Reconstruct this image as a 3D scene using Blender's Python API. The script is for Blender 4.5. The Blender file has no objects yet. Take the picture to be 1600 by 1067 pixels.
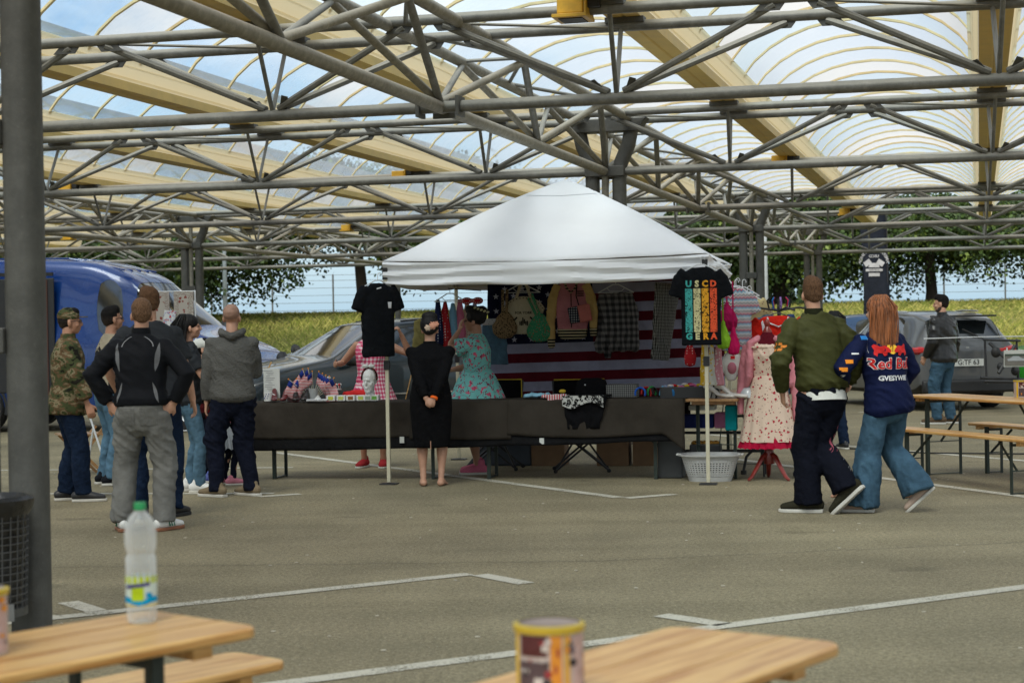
import bpy, bmesh, math, random
import numpy as np
from math import sin, cos, pi, radians as R
from mathutils import Vector as V, Matrix, noise
from mathutils.bvhtree import BVHTree
random.seed(7)
SC = bpy.context.scene
COL = SC.collection
# ---------------------------------------------------------------- camera
PITCH, ROLL, EYE = .009, .017, 1.5
cam = bpy.data.cameras.new('camera'); camo = bpy.data.objects.new('camera', cam); COL.objects.link(camo)
cam.sensor_width = 36; cam.lens = 62.26; cam.clip_start = .1; cam.clip_end = 2000
camo.matrix_world = Matrix.Translation((0, 0, EYE)) @ Matrix.Rotation(pi/2 - PITCH, 4, 'X') @ Matrix.Rotation(-ROLL, 4, 'Z')
cam.dof.use_dof = True; cam.dof.focus_distance = 16.6; cam.dof.aperture_fstop = 4.0
SC.camera = camo
# ---------------------------------------------------------------- sky and sun
SUN_EL, SUN_AZ = R(52), R(200)      # azimuth: clockwise from +Y
w = bpy.data.worlds.new('World'); SC.world = w; w.use_nodes = True
nt = w.node_tree; nt.nodes.clear(); N = nt.nodes.new; L = nt.links.new
out = N('ShaderNodeOutputWorld'); bg = N('ShaderNodeBackground'); L(bg.outputs[0], out.inputs[0])
sky = N('ShaderNodeTexSky'); sky.sky_type = 'NISHITA'; sky.sun_disc = False
sky.sun_elevation = SUN_EL; sky.sun_rotation = SUN_AZ; sky.dust_density = 1.2; sky.ozone_density = 1.5
tc = N('ShaderNodeTexCoord'); mp = N('ShaderNodeMapping'); mp.inputs['Scale'].default_value = (1, 1, 2.2)
L(tc.outputs['Generated'], mp.inputs[0])
nz = N('ShaderNodeTexNoise'); nz.inputs['Scale'].default_value = 3.2; nz.inputs['Detail'].default_value = 9; nz.inputs['Roughness'].default_value = .58
L(mp.outputs[0], nz.inputs['Vector'])
cr = N('ShaderNodeValToRGB'); cr.color_ramp.elements[0].position = .38; cr.color_ramp.elements[1].position = .56
L(nz.outputs['Fac'], cr.inputs[0])
sep = N('ShaderNodeSeparateXYZ'); L(tc.outputs['Generated'], sep.inputs[0])
hr = N('ShaderNodeMapRange'); hr.inputs['From Min'].default_value = .01; hr.inputs['From Max'].default_value = .14; L(sep.outputs['Z'], hr.inputs[0])
mm = N('ShaderNodeMath'); mm.operation = 'MULTIPLY'; L(cr.outputs[0], mm.inputs[0]); L(hr.outputs[0], mm.inputs[1])
mm2 = N('ShaderNodeMath'); mm2.operation = 'MULTIPLY'; mm2.inputs[1].default_value = .85; L(mm.outputs[0], mm2.inputs[0])
mx = N('ShaderNodeMix'); mx.data_type = 'RGBA'; L(mm2.outputs[0], mx.inputs[0]); L(sky.outputs[0], mx.inputs[6]); mx.inputs[7].default_value = (9.2, 8.9, 8.3, 1)
lb = N('ShaderNodeMapRange'); lb.inputs['From Min'].default_value = .0; lb.inputs['From Max'].default_value = .16; lb.inputs['To Min'].default_value = .85; lb.inputs['To Max'].default_value = 0; L(sep.outputs['Z'], lb.inputs[0])
m3 = N('ShaderNodeMix'); m3.data_type = 'RGBA'; L(lb.outputs[0], m3.inputs[0]); L(mx.outputs[2], m3.inputs[6]); m3.inputs[7].default_value = (2.7, 4.1, 5.2, 1)
L(m3.outputs[2], bg.inputs[0]); bg.inputs[1].default_value = .125
sl = bpy.data.lights.new('sun', 'SUN'); sl.energy = 2.5; sl.angle = R(28); sl.color = (1, .93, .80)
so = bpy.data.objects.new('sun', sl); COL.objects.link(so); so.location = (0, 0, 30)
so.rotation_euler = (pi/2 - SUN_EL, 0, pi - SUN_AZ)
SC.view_settings.view_transform = 'Standard'; SC.view_settings.look = 'None'; SC.view_settings.exposure = .48; SC.view_settings.gamma = 1
SC.view_settings.use_curve_mapping = False
SC.render.engine = 'CYCLES'
SC.cycles.max_bounces = 10; SC.cycles.transparent_max_bounces = 16; SC.cycles.use_denoising = True
SC.cycles.caustics_reflective = False; SC.cycles.caustics_refractive = False
# ---------------------------------------------------------------- helpers
def ray(x, y):
    dx, dy = x - 800, y - 533.5; c_, s_ = cos(ROLL), sin(ROLL)
    u = dx*c_ - dy*s_; v = -(dx*s_ + dy*c_); f = 2767.
    return u, f*cos(PITCH) + v*sin(PITCH), -f*sin(PITCH) + v*cos(PITCH)
def gp(x, y, z=0.):                      # point of the photograph -> place on the level z
    u, Y, Z = ray(x, y); t = (z - EYE)/Z; return V((u*t, Y*t, z))
def at(x, y, Y0):                        # point of the photograph -> place at distance Y0
    u, Y, Z = ray(x, y); t = Y0/Y; return V((u*t, Y0, EYE + Z*t))
def tag(o, label=None, cat=None, group=None, kind=None):
    for k, v in (('label', label), ('category', cat), ('group', group), ('kind', kind)):
        if v: o[k] = v
    return o
def empty(name, loc=(0, 0, 0), rz=0, label=None, cat=None, group=None):
    o = bpy.data.objects.new(name, None); COL.objects.link(o); o.location = loc; o.rotation_euler = (0, 0, rz); o.empty_display_size = .1
    return tag(o, label, cat, group)
def inst(name, me, parent=None, loc=None, rot=None, scale=None, M=None):
    o = bpy.data.objects.new(name, me); COL.objects.link(o)
    if parent: o.parent = parent
    if M is not None: o.matrix_basis = M
    if loc is not None: o.location = loc
    if rot is not None: o.rotation_euler = rot
    if scale is not None: o.scale = scale
    return o
class MB:
    def __init__(s): s.v = []; s.f = []; s.m = []; s.mi = 0
    def add(s, vs, fs):
        b = len(s.v); s.v += [tuple(p) for p in vs]; s.f += [tuple(i + b for i in f) for f in fs]; s.m += [s.mi]*len(fs); return s
    def box(s, c, d, rz=0, M=None):
        hx, hy, hz = d[0]/2, d[1]/2, d[2]/2; c = V(c); rm = M or Matrix.Rotation(rz, 3, 'Z')
        vs = [c + rm @ V((x*hx, y*hy, z*hz)) for x in (-1, 1) for y in (-1, 1) for z in (-1, 1)]
        return s.add(vs, [(0, 1, 3, 2), (4, 6, 7, 5), (0, 4, 5, 1), (2, 3, 7, 6), (0, 2, 6, 4), (1, 5, 7, 3)])
    def beam(s, a, b, wd, ht, up=(0, 0, 1)):
        a, b = V(a), V(b); d = (b - a); ln = d.length; d.normalize(); x = d.cross(V(up))
        if x.length < 1e-4: x = V((1, 0, 0))
        x.normalize(); z = x.cross(d)
        return s.box((a + b)/2, (wd, ln, ht), M=Matrix((x, d, z)).transposed())
    def chain(s, pts, side=(1, 0, 0), n=12, cap=True, sq=1.0):
        # pts: [(pos, rx, ry)] rings lofted; rx lies along side
        P = [V(p[0]) for p in pts]; k = len(P); rings = []; side = V(side)
        for i in range(k):
            d = (P[min(i+1, k-1)] - P[max(i-1, 0)])
            if d.length < 1e-6: d = V((0, 0, 1))
            d.normalize(); x = side - d*side.dot(d)
            if x.length < .15: x = V((0, 1, 0)) - d*d.y
            x.normalize(); y = d.cross(x); rings.append((P[i], x, y, pts[i][1], pts[i][2], d))
        if cap:
            p, x, y, a, b, d = rings[0]; r = min(a, b); rings.insert(0, (p - d*r*.45, x, y, a*.86, b*.86, d)); rings.insert(0, (p - d*r*.8, x, y, a*.5, b*.5, d))
            p, x, y, a, b, d = rings[-1]; r = min(a, b); rings.append((p + d*r*.45, x, y, a*.86, b*.86, d)); rings.append((p + d*r*.8, x, y, a*.5, b*.5, d))
        vs = []
        for p, x, y, a, b, d in rings:
            for j in range(n):
                t = 2*pi*j/n; cx, cy = cos(t), sin(t)
                if sq != 1.0: cx = math.copysign(abs(cx)**sq, cx); cy = math.copysign(abs(cy)**sq, cy)
                vs.append(p + x*a*cx + y*b*cy)
        m = len(rings); fs = [(i*n + j, i*n + (j+1) % n, (i+1)*n + (j+1) % n, (i+1)*n + j) for i in range(m-1) for j in range(n)]
        fs.append(tuple(range(n-1, -1, -1))); fs.append(tuple((m-1)*n + j for j in range(n)))
        return s.add(vs, fs)
    def tube(s, pts, r, n=8, side=(1, 0, 0)):
        return s.chain([(p, r, r) for p in pts], side, n, cap=False)
    def ball(s, c, rx, ry=None, rz=None, n=12, M=None):
        ry = ry or rx; rz = rz or rx; c = V(c); vs = []; m = n//2 + 1
        for i in range(1, m):
            t = pi*i/m
            for j in range(n):
                q = 2*pi*j/n; p = V((rx*sin(t)*cos(q), ry*sin(t)*sin(q), -rz*cos(t))); vs.append(c + (M @ p if M else p))
        a = V((0, 0, -rz)); b = V((0, 0, rz)); vs += [c + (M @ a if M else a), c + (M @ b if M else b)]; k = m - 1
        fs = [(i*n + j, i*n + (j+1) % n, (i+1)*n + (j+1) % n, (i+1)*n + j) for i in range(k-1) for j in range(n)]
        fs += [(k*n, (j+1) % n, j) for j in range(n)] + [(k*n + 1, (k-1)*n + j, (k-1)*n + (j+1) % n) for j in range(n)]
        return s.add(vs, fs)
    def lathe(s, prof, c=(0, 0, 0), n=20, fn=None, close=False):
        c = V(c); vs = []
        for i, (r, z) in enumerate(prof):
            for j in range(n):
                t = 2*pi*j/n; rr = fn(r, z, t) if fn else (r, r); vs.append(c + V((rr[0]*cos(t), rr[1]*sin(t), z)))
        m = len(prof); fs = [(i*n + j, i*n + (j+1) % n, (i+1)*n + (j+1) % n, (i+1)*n + j) for i in range(m-1) for j in range(n)]
        if close: fs += [tuple(range(n-1, -1, -1)), tuple((m-1)*n + j for j in range(n))]
        return s.add(vs, fs)
    def prism(s, poly, z0, z1, M=None):
        n = len(poly); vs = [V((x, y, z0)) for x, y in poly] + [V((x, y, z1)) for x, y in poly]
        if M: vs = [M @ p for p in vs]
        return s.add(vs, [tuple(range(n-1, -1, -1)), tuple(range(n, 2*n))] + [(i, (i+1) % n, n + (i+1) % n, n + i) for i in range(n)])
    def grid(s, nu, nv, fn):
        vs = [fn(i/(nu-1), j/(nv-1)) for j in range(nv) for i in range(nu)]
        return s.add(vs, [(j*nu + i, j*nu + i + 1, (j+1)*nu + i + 1, (j+1)*nu + i) for j in range(nv-1) for i in range(nu-1)])
    def mesh(s, name, mats, smooth=True, ang=40):
        me = bpy.data.meshes.new(name); me.from_pydata(s.v, [], s.f)
        if not isinstance(mats, (list, tuple)): mats = [mats]
        for m in mats: me.materials.append(m)
        if len(mats) > 1: me.polygons.foreach_set('material_index', s.m)
        bm = bmesh.new(); bm.from_mesh(me); bmesh.ops.recalc_face_normals(bm, faces=bm.faces); bm.to_mesh(me); bm.free()
        if smooth:
            me.polygons.foreach_set('use_smooth', [True]*len(me.polygons)); me.set_sharp_from_angle(angle=R(ang))
        me.update(); return me
    def build(s, name, mats, parent=None, smooth=True, bevel=0, **k):
        o = inst(name, s.mesh(name, mats, smooth), parent, **k)
        if bevel:
            b = o.modifiers.new('edge', 'BEVEL'); b.width = bevel; b.segments = 2; b.limit_method = 'ANGLE'; b.angle_limit = R(40)
        return o
TS = bpy.data.scenes.new('workshop')     # scratch scene in which garments are fused; removed at the end
def fuse(mb, voxel=.012, it=4, folds=None, fac=.5):
    """closed overlapping shapes -> one continuous skin, with cloth folds pushed into it"""
    me = mb.mesh('raw', M_TMP, smooth=False); o = bpy.data.objects.new('raw', me); TS.collection.objects.link(o)
    m = o.modifiers.new('r', 'REMESH'); m.mode = 'VOXEL'; m.voxel_size = voxel
    q = o.modifiers.new('s', 'SMOOTH'); q.factor = fac; q.iterations = it
    TS.view_layers[0].update(); dg = TS.view_layers[0].depsgraph
    r = bpy.data.meshes.new_from_object(o.evaluated_get(dg), depsgraph=dg)
    bpy.data.objects.remove(o); bpy.data.meshes.remove(me)
    if folds:
        n = len(r.vertices); co = np.empty(n*3); r.vertices.foreach_get('co', co); no = np.empty(n*3); r.vertex_normals.foreach_get('vector', no)
        co = co.reshape(-1, 3); no = no.reshape(-1, 3); amp, sx, sz, seed = folds
        def fold(p):
            q = (p[0]*sx + seed + .7*p[2]*sz, p[1]*sx, p[2]*sz + .5*p[0]*sx); a = 1 - 2.2*abs(noise.noise(q)); b = 1 - 2.4*abs(noise.noise((q[0]*1.9 + 3, q[1]*1.9, q[2]*1.7)))
            m_ = .5 + .9*noise.noise((p[0]*2.1 + seed, p[1]*2.1, p[2]*2.1)); return (a*abs(a) + .55*b*abs(b))*max(.15, m_)*1.25
        d = np.array([fold(p) for p in co]); co += no*((d - .18)*amp)[:, None]; r.vertices.foreach_set('co', co.ravel())
    r.polygons.foreach_set('use_smooth', [True]*len(r.polygons)); r.update(); return r
def fused(name, mb, mat, parent=None, voxel=.012, it=4, folds=None, fac=.5, **k):
    me = fuse(mb, voxel, it, folds, fac); me.materials.clear(); me.materials.append(mat); me.name = name
    return inst(name, me, parent, **k)
def text_mesh(txt, size, bold=0, font_shear=0):
    cu = bpy.data.curves.new('t', 'FONT'); cu.body = txt; cu.size = size; cu.align_x = 'CENTER'; cu.align_y = 'CENTER'; cu.offset = bold; cu.shear = font_shear; cu.resolution_u = 2; cu.fill_mode = 'FRONT'
    o = bpy.data.objects.new('t', cu); TS.collection.objects.link(o); TS.view_layers[0].update(); dg = TS.view_layers[0].depsgraph
    me = bpy.data.meshes.new_from_object(o.evaluated_get(dg), depsgraph=dg); bpy.data.objects.remove(o); bpy.data.curves.remove(cu)
    return me
def put_text(name, txt, size, mat, parent, M, bold=0, onto=None, gap=.003, shear=0, arc=None, depth=.0008):
    """lettering lying in the XY plane of M; onto = mesh it is pressed against along -Z of M"""
    me = text_mesh(txt, size, bold, shear); bm = bmesh.new(); bm.from_mesh(me); bpy.data.meshes.remove(me)
    if arc:
        for v in bm.verts:
            a = v.co.x/arc; r = arc + v.co.y; v.co = V((r*sin(a), r*cos(a) - arc, 0))
    if onto is not None:
        bmesh.ops.subdivide_edges(bm, edges=[e for e in bm.edges if e.calc_length() > .02], cuts=2)
        bmesh.ops.triangulate(bm, faces=bm.faces)
    bm.transform(M)
    if onto is not None: press(bm, onto, -(M.to_3x3() @ V((0, 0, 1))).normalized(), gap)
    me = bpy.data.meshes.new(name); bm.to_mesh(me); bm.free(); me.materials.append(mat); return inst(name, me, parent)
def press(bm, onto, d, gap):
    t = BVHTree.FromPolygons([v.co.copy() for v in onto.vertices], [tuple(p.vertices) for p in onto.polygons])
    lost = []
    for v in bm.verts:
        h = t.ray_cast(v.co - d*(.4 if abs(d.z) < .9 else 0), d)
        if h[0] is not None: v.co = h[0] - d*gap
        else: lost.append(v)
    if lost: bmesh.ops.delete(bm, geom=lost, context='VERTS')
def patch(name, fn, nu, nv, mat, parent, onto, d, gap=.003):
    """a printed or sewn-on panel: a grid pressed onto a garment"""
    mb = MB(); mb.grid(nu, nv, fn); bm = bmesh.new(); me = mb.mesh(name, mat); bm.from_mesh(me); press(bm, onto, V(d).normalized(), gap); bm.to_mesh(me); bm.free()
    return inst(name, me, parent)
def copy_tree(o, parent=None):
    c = o.copy(); COL.objects.link(c); c.parent = parent
    for ch in list(o.children): copy_tree(ch, c)
    return c
# ---------------------------------------------------------------- materials
def S(c):  # picture value 0-255 -> linear
    return tuple(((x/255)/12.92 if x/255 <= .04045 else ((x/255 + .055)/1.055)**2.4) for x in c)
def newmat(name):
    m = bpy.data.materials.new(name); m.use_nodes = True; t = m.node_tree; b = t.nodes['Principled BSDF']; return m, t, b
def mat(name, col, rough=.6, metal=0, var=.12, vs=6., bump=0., bs=40., coord='Object', coat=0, sheen=0, vscale=(1, 1, 1), spec=.5, col2=None, detail=4):
    m, t, b = newmat(name); N = t.nodes.new; L = t.links.new
    b.inputs['Roughness'].default_value = rough; b.inputs['Metallic'].default_value = metal; b.inputs['Coat Weight'].default_value = coat
    b.inputs['Sheen Weight'].default_value = sheen; b.inputs['Specular IOR Level'].default_value = spec
    tc = N('ShaderNodeTexCoord') if coord != 'World' else N('ShaderNodeNewGeometry'); src = tc.outputs['Object'] if coord != 'World' else tc.outputs['Position']
    mp = N('ShaderNodeMapping'); mp.inputs['Scale'].default_value = vscale; L(src, mp.inputs[0])
    nz = N('ShaderNodeTexNoise'); nz.inputs['Scale'].default_value = vs; nz.inputs['Detail'].default_value = detail; nz.inputs['Roughness'].default_value = .62; L(mp.outputs[0], nz.inputs['Vector'])
    mx = N('ShaderNodeMix'); mx.data_type = 'RGBA'; c = V(col[:3]); a = c*(1 - var); d = c*(1 + var) if col2 is None else V(col2[:3])
    mx.inputs[6].default_value = (*a, 1); mx.inputs[7].default_value = (*d, 1)
    mr = N('ShaderNodeMapRange'); mr.inputs[1].default_value = .32; mr.inputs[2].default_value = .68; L(nz.outputs['Fac'], mr.inputs[0]); L(mr.outputs[0], mx.inputs[0])
    L(mx.outputs[2], b.inputs['Base Color'])
    rr = N('ShaderNodeMapRange'); rr.inputs[3].default_value = max(.03, rough - .08); rr.inputs[4].default_value = min(1, rough + .1); L(nz.outputs['Fac'], rr.inputs[0]); L(rr.outputs[0], b.inputs['Roughness'])
    if bump:
        n2 = N('ShaderNodeTexNoise'); n2.inputs['Scale'].default_value = bs; n2.inputs['Detail'].default_value = 5; L(mp.outputs[0], n2.inputs['Vector'])
        bp = N('ShaderNodeBump'); bp.inputs['Strength'].default_value = bump; bp.inputs['Distance'].default_value = .02; L(n2.outputs['Fac'], bp.inputs['Height']); L(bp.outputs[0], b.inputs['Normal'])
    return m
def pmat(name, fn, rough=.85, coord='Object', bump=.3, bs=25):
    """patterned cloth: fn(nodes, link, vector) returns a colour socket"""
    m, t, b = newmat(name); N = t.nodes.new; L = t.links.new; b.inputs['Roughness'].default_value = rough; b.inputs['Specular IOR Level'].default_value = .08
    tc = N('ShaderNodeTexCoord'); s = fn(N, L, tc.outputs[coord]); L(s, b.inputs['Base Color'])
    n2 = N('ShaderNodeTexNoise'); n2.inputs['Scale'].default_value = bs; n2.inputs['Detail'].default_value = 4; L(tc.outputs[coord], n2.inputs['Vector'])
    bp = N('ShaderNodeBump'); bp.inputs['Strength'].default_value = bump; bp.inputs['Distance'].default_value = .01; L(n2.outputs['Fac'], bp.inputs['Height']); L(bp.outputs[0], b.inputs['Normal'])
    return m
def ramp(N, L, src, stops, const=True):
    r = N('ShaderNodeValToRGB'); e = r.color_ramp; e.interpolation = 'CONSTANT' if const else 'LINEAR'
    while len(e.elements) < len(stops): e.elements.new(.5)
    for q, (p, c) in zip(e.elements, stops): q.position = p; q.color = (*c[:3], 1)
    L(src, r.inputs[0]); return r.outputs[0]
def mixc(N, L, f, a, b):
    m = N('ShaderNodeMix'); m.data_type = 'RGBA'
    for i, x in ((0, f), (6, a), (7, b)):
        if isinstance(x, (tuple, list, V)): m.inputs[i].default_value = (*x[:3], 1)
        elif isinstance(x, (int, float)): m.inputs[i].default_value = x
        else: L(x, m.inputs[i])
    return m.outputs[2]
def math_(N, L, op, a, b=None):
    m = N('ShaderNodeMath'); m.operation = op
    for i, x in ((0, a), (1, b)):
        if x is None: continue
        if isinstance(x, (int, float)): m.inputs[i].default_value = x
        else: L(x, m.inputs[i])
    return m.outputs[0]
def noise_(N, L, v, s, d=3, out='Fac', rough=.5):
    n = N('ShaderNodeTexNoise'); n.inputs['Scale'].default_value = s; n.inputs['Detail'].default_value = d; n.inputs['Roughness'].default_value = rough; L(v, n.inputs['Vector']); return n.outputs[out]
def vor(N, L, v, s, out='Distance', rnd=1):
    n = N('ShaderNodeTexVoronoi'); n.inputs['Scale'].default_value = s; n.inputs['Randomness'].default_value = rnd; L(v, n.inputs['Vector']); return n.outputs[out]
def axis(N, L, v, i):
    s = N('ShaderNodeSeparateXYZ'); L(v, s.inputs[0]); return s.outputs[i]
def scaled(N, L, v, s):
    m = N('ShaderNodeMapping'); m.inputs['Scale'].default_value = s; L(v, m.inputs[0]); return m.outputs[0]
def dots(base, spot, s, r=.3, spot2=None, rnd=1.):
    def fn(N, L, v):
        wv = N('ShaderNodeVectorMath'); wv.operation = 'ADD'; L(v, wv.inputs[0]); n = N('ShaderNodeTexNoise'); n.inputs['Scale'].default_value = s*2.2; L(v, n.inputs['Vector'])
        sc = N('ShaderNodeVectorMath'); sc.operation = 'SCALE'; sc.inputs['Scale'].default_value = .5/s*rnd; L(n.outputs['Color'], sc.inputs[0]); L(sc.outputs[0], wv.inputs[1])
        d = vor(N, L, wv.outputs[0], s, 'Distance', rnd); f = math_(N, L, 'LESS_THAN', d, r); c = mixc(N, L, f, base, spot)
        if spot2:
            d2 = vor(N, L, wv.outputs[0], s*1.7, 'Distance', rnd); f2 = math_(N, L, 'LESS_THAN', d2, r*.7); c = mixc(N, L, f2, c, spot2)
        return c
    return fn
def checks(a, b, c, s, soft=False):
    def fn(N, L, v):
        x = axis(N, L, v, 0); y = axis(N, L, v, 1); z = axis(N, L, v, 2)
        h = math_(N, L, 'ADD', x, y); sx = math_(N, L, 'GREATER_THAN', math_(N, L, 'SINE', math_(N, L, 'MULTIPLY', h, s)), 0.); sz = math_(N, L, 'GREATER_THAN', math_(N, L, 'SINE', math_(N, L, 'MULTIPLY', z, s)), 0.)
        q = math_(N, L, 'MULTIPLY', math_(N, L, 'ADD', sx, sz), .5); return ramp(N, L, q, [(0, a), (.3, b), (.8, c)])
    return fn
def stripes(a, b, s, ax=2, ph=0, duty=0.):
    def fn(N, L, v):
        z = axis(N, L, v, ax); f = math_(N, L, 'GREATER_THAN', math_(N, L, 'SINE', math_(N, L, 'MULTIPLY_ADD' if False else 'ADD', math_(N, L, 'MULTIPLY', z, s), ph)), duty); return mixc(N, L, f, a, b)
    return fn
M_TMP = bpy.data.materials.new('tmp')
def world_metal(name, base, dust, rough=.5, metal=.55, s=9):
    m, t, b = newmat(name); N = t.nodes.new; L = t.links.new; g = N('ShaderNodeNewGeometry'); p = g.outputs['Position']
    a = noise_(N, L, p, s, 6, rough=.7); fine = noise_(N, L, p, s*9, 3, rough=.7); big = noise_(N, L, p, 1.3, 3)
    c = ramp(N, L, a, [(.3, V(base)*.72), (.5, V(base)), (.72, V(base)*1.45)], False)
    sp = ramp(N, L, fine, [(.62, (0, 0, 0)), (.72, (1, 1, 1))], False); c = mixc(N, L, math_(N, L, 'MULTIPLY', sp, .35), c, V(base)*2.2)
    nz_ = axis(N, L, g.outputs['Normal'], 2); up = N('ShaderNodeMapRange'); up.inputs[1].default_value = -.1; up.inputs[2].default_value = .85; L(nz_, up.inputs[0])
    f = math_(N, L, 'MULTIPLY', up.outputs[0], math_(N, L, 'ADD', math_(N, L, 'MULTIPLY', big, .9), .35)); f = math_(N, L, 'MINIMUM', f, .95); c = mixc(N, L, f, c, dust)
    L(c, b.inputs['Base Color']); b.inputs['Metallic'].default_value = 0
    mr = N('ShaderNodeMapRange'); mr.inputs[3].default_value = metal; mr.inputs[4].default_value = 0; L(f, mr.inputs[0]); L(mr.outputs[0], b.inputs['Metallic'])
    b.inputs['Roughness'].default_value = rough
    bp = N('ShaderNodeBump'); bp.inputs['Strength'].default_value = .25; bp.inputs['Distance'].default_value = .01; L(fine, bp.inputs['Height']); L(bp.outputs[0], b.inputs['Normal']); return m
MAT = {}
MAT['pipe'] = world_metal('galvanised_pipe', (.165, .163, .150), (.43, .40, .33), .5, .25)
MAT['pipe2'] = world_metal('galvanised_pipe_dusty', (.24, .225, .185), (.52, .47, .38), .6, .15, 14)
MAT['post'] = world_metal('galvanised_post', (.08, .079, .072), (.11, .105, .095), .55, .25, 5)
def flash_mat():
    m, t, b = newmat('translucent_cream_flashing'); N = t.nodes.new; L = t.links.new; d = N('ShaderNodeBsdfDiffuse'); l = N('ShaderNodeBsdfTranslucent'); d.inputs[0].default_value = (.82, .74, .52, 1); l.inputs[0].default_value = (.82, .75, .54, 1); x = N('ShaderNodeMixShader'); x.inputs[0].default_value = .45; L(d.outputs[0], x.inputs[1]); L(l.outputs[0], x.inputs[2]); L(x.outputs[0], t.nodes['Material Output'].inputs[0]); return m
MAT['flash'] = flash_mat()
MAT['cream'] = mat('cream_painted_steel', (.60, .42, .12), .5, var=.10, vs=3, bump=.1, bs=9, coord='World')
MAT['rib'] = mat('cream_rib', (.74, .61, .33), .5, var=.12, vs=5, coord='World')
MAT['gasket'] = mat('black_gasket', (.06, .035, .015), .7)
MAT['yellow'] = mat('yellow_enamel', (.62, .36, .03), .45, var=.15, vs=12, coord='World')
MAT['dark'] = mat('dark_parts_and_shade', (.02, .02, .022), .6)
def panel_mat(name, tint, trans, milk):
    m, t, b = newmat(name); N = t.nodes.new; L = t.links.new; o = t.nodes['Material Output']; t.nodes.remove(b)
    g = N('ShaderNodeNewGeometry'); tr = N('ShaderNodeBsdfTransparent'); tr.inputs[0].default_value = (*tint, 1)
    tl = N('ShaderNodeBsdfTranslucent'); dif = N('ShaderNodeBsdfDiffuse'); tl.inputs[0].default_value = (*milk, 1); dif.inputs[0].default_value = (*milk, 1)
    gl = N('ShaderNodeBsdfGlossy'); gl.inputs['Roughness'].default_value = .25
    a = N('ShaderNodeMixShader'); a.inputs[0].default_value = .2; L(tl.outputs[0], a.inputs[1]); L(dif.outputs[0], a.inputs[2])
    n = noise_(N, L, scaled(N, L, g.outputs['Position'], (1, 1, .4)), 2.2, 5, rough=.65); mr = N('ShaderNodeMapRange'); mr.inputs[1].default_value = .3; mr.inputs[2].default_value = .7; mr.inputs[3].default_value = trans + .12; mr.inputs[4].default_value = trans - .14; L(n, mr.inputs[0])
    lw = N('ShaderNodeLayerWeight'); lw.inputs[0].default_value = .5; gz = N('ShaderNodeMapRange'); gz.inputs[1].default_value = .62; gz.inputs[2].default_value = .88; gz.inputs[3].default_value = 1; gz.inputs[4].default_value = .12; L(lw.outputs['Facing'], gz.inputs[0]); x = N('ShaderNodeMixShader'); L(math_(N, L, 'MULTIPLY', mr.outputs[0], gz.outputs[0]), x.inputs[0]); L(a.outputs[0], x.inputs[1]); L(tr.outputs[0], x.inputs[2])
    y = N('ShaderNodeMixShader'); y.inputs[0].default_value = .06; L(x.outputs[0], y.inputs[1]); L(gl.outputs[0], y.inputs[2]); L(y.outputs[0], o.inputs[0]); return m
MAT['pc'] = [panel_mat('clear_roof_sheet', (.80, .89, .95), .80, (.52, .58, .66)), panel_mat('milky_roof_sheet', (.9, .9, .88), .55, (.60, .62, .64)), panel_mat('bluish_roof_sheet', (.70, .84, .93), .82, (.50, .58, .66))]
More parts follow.
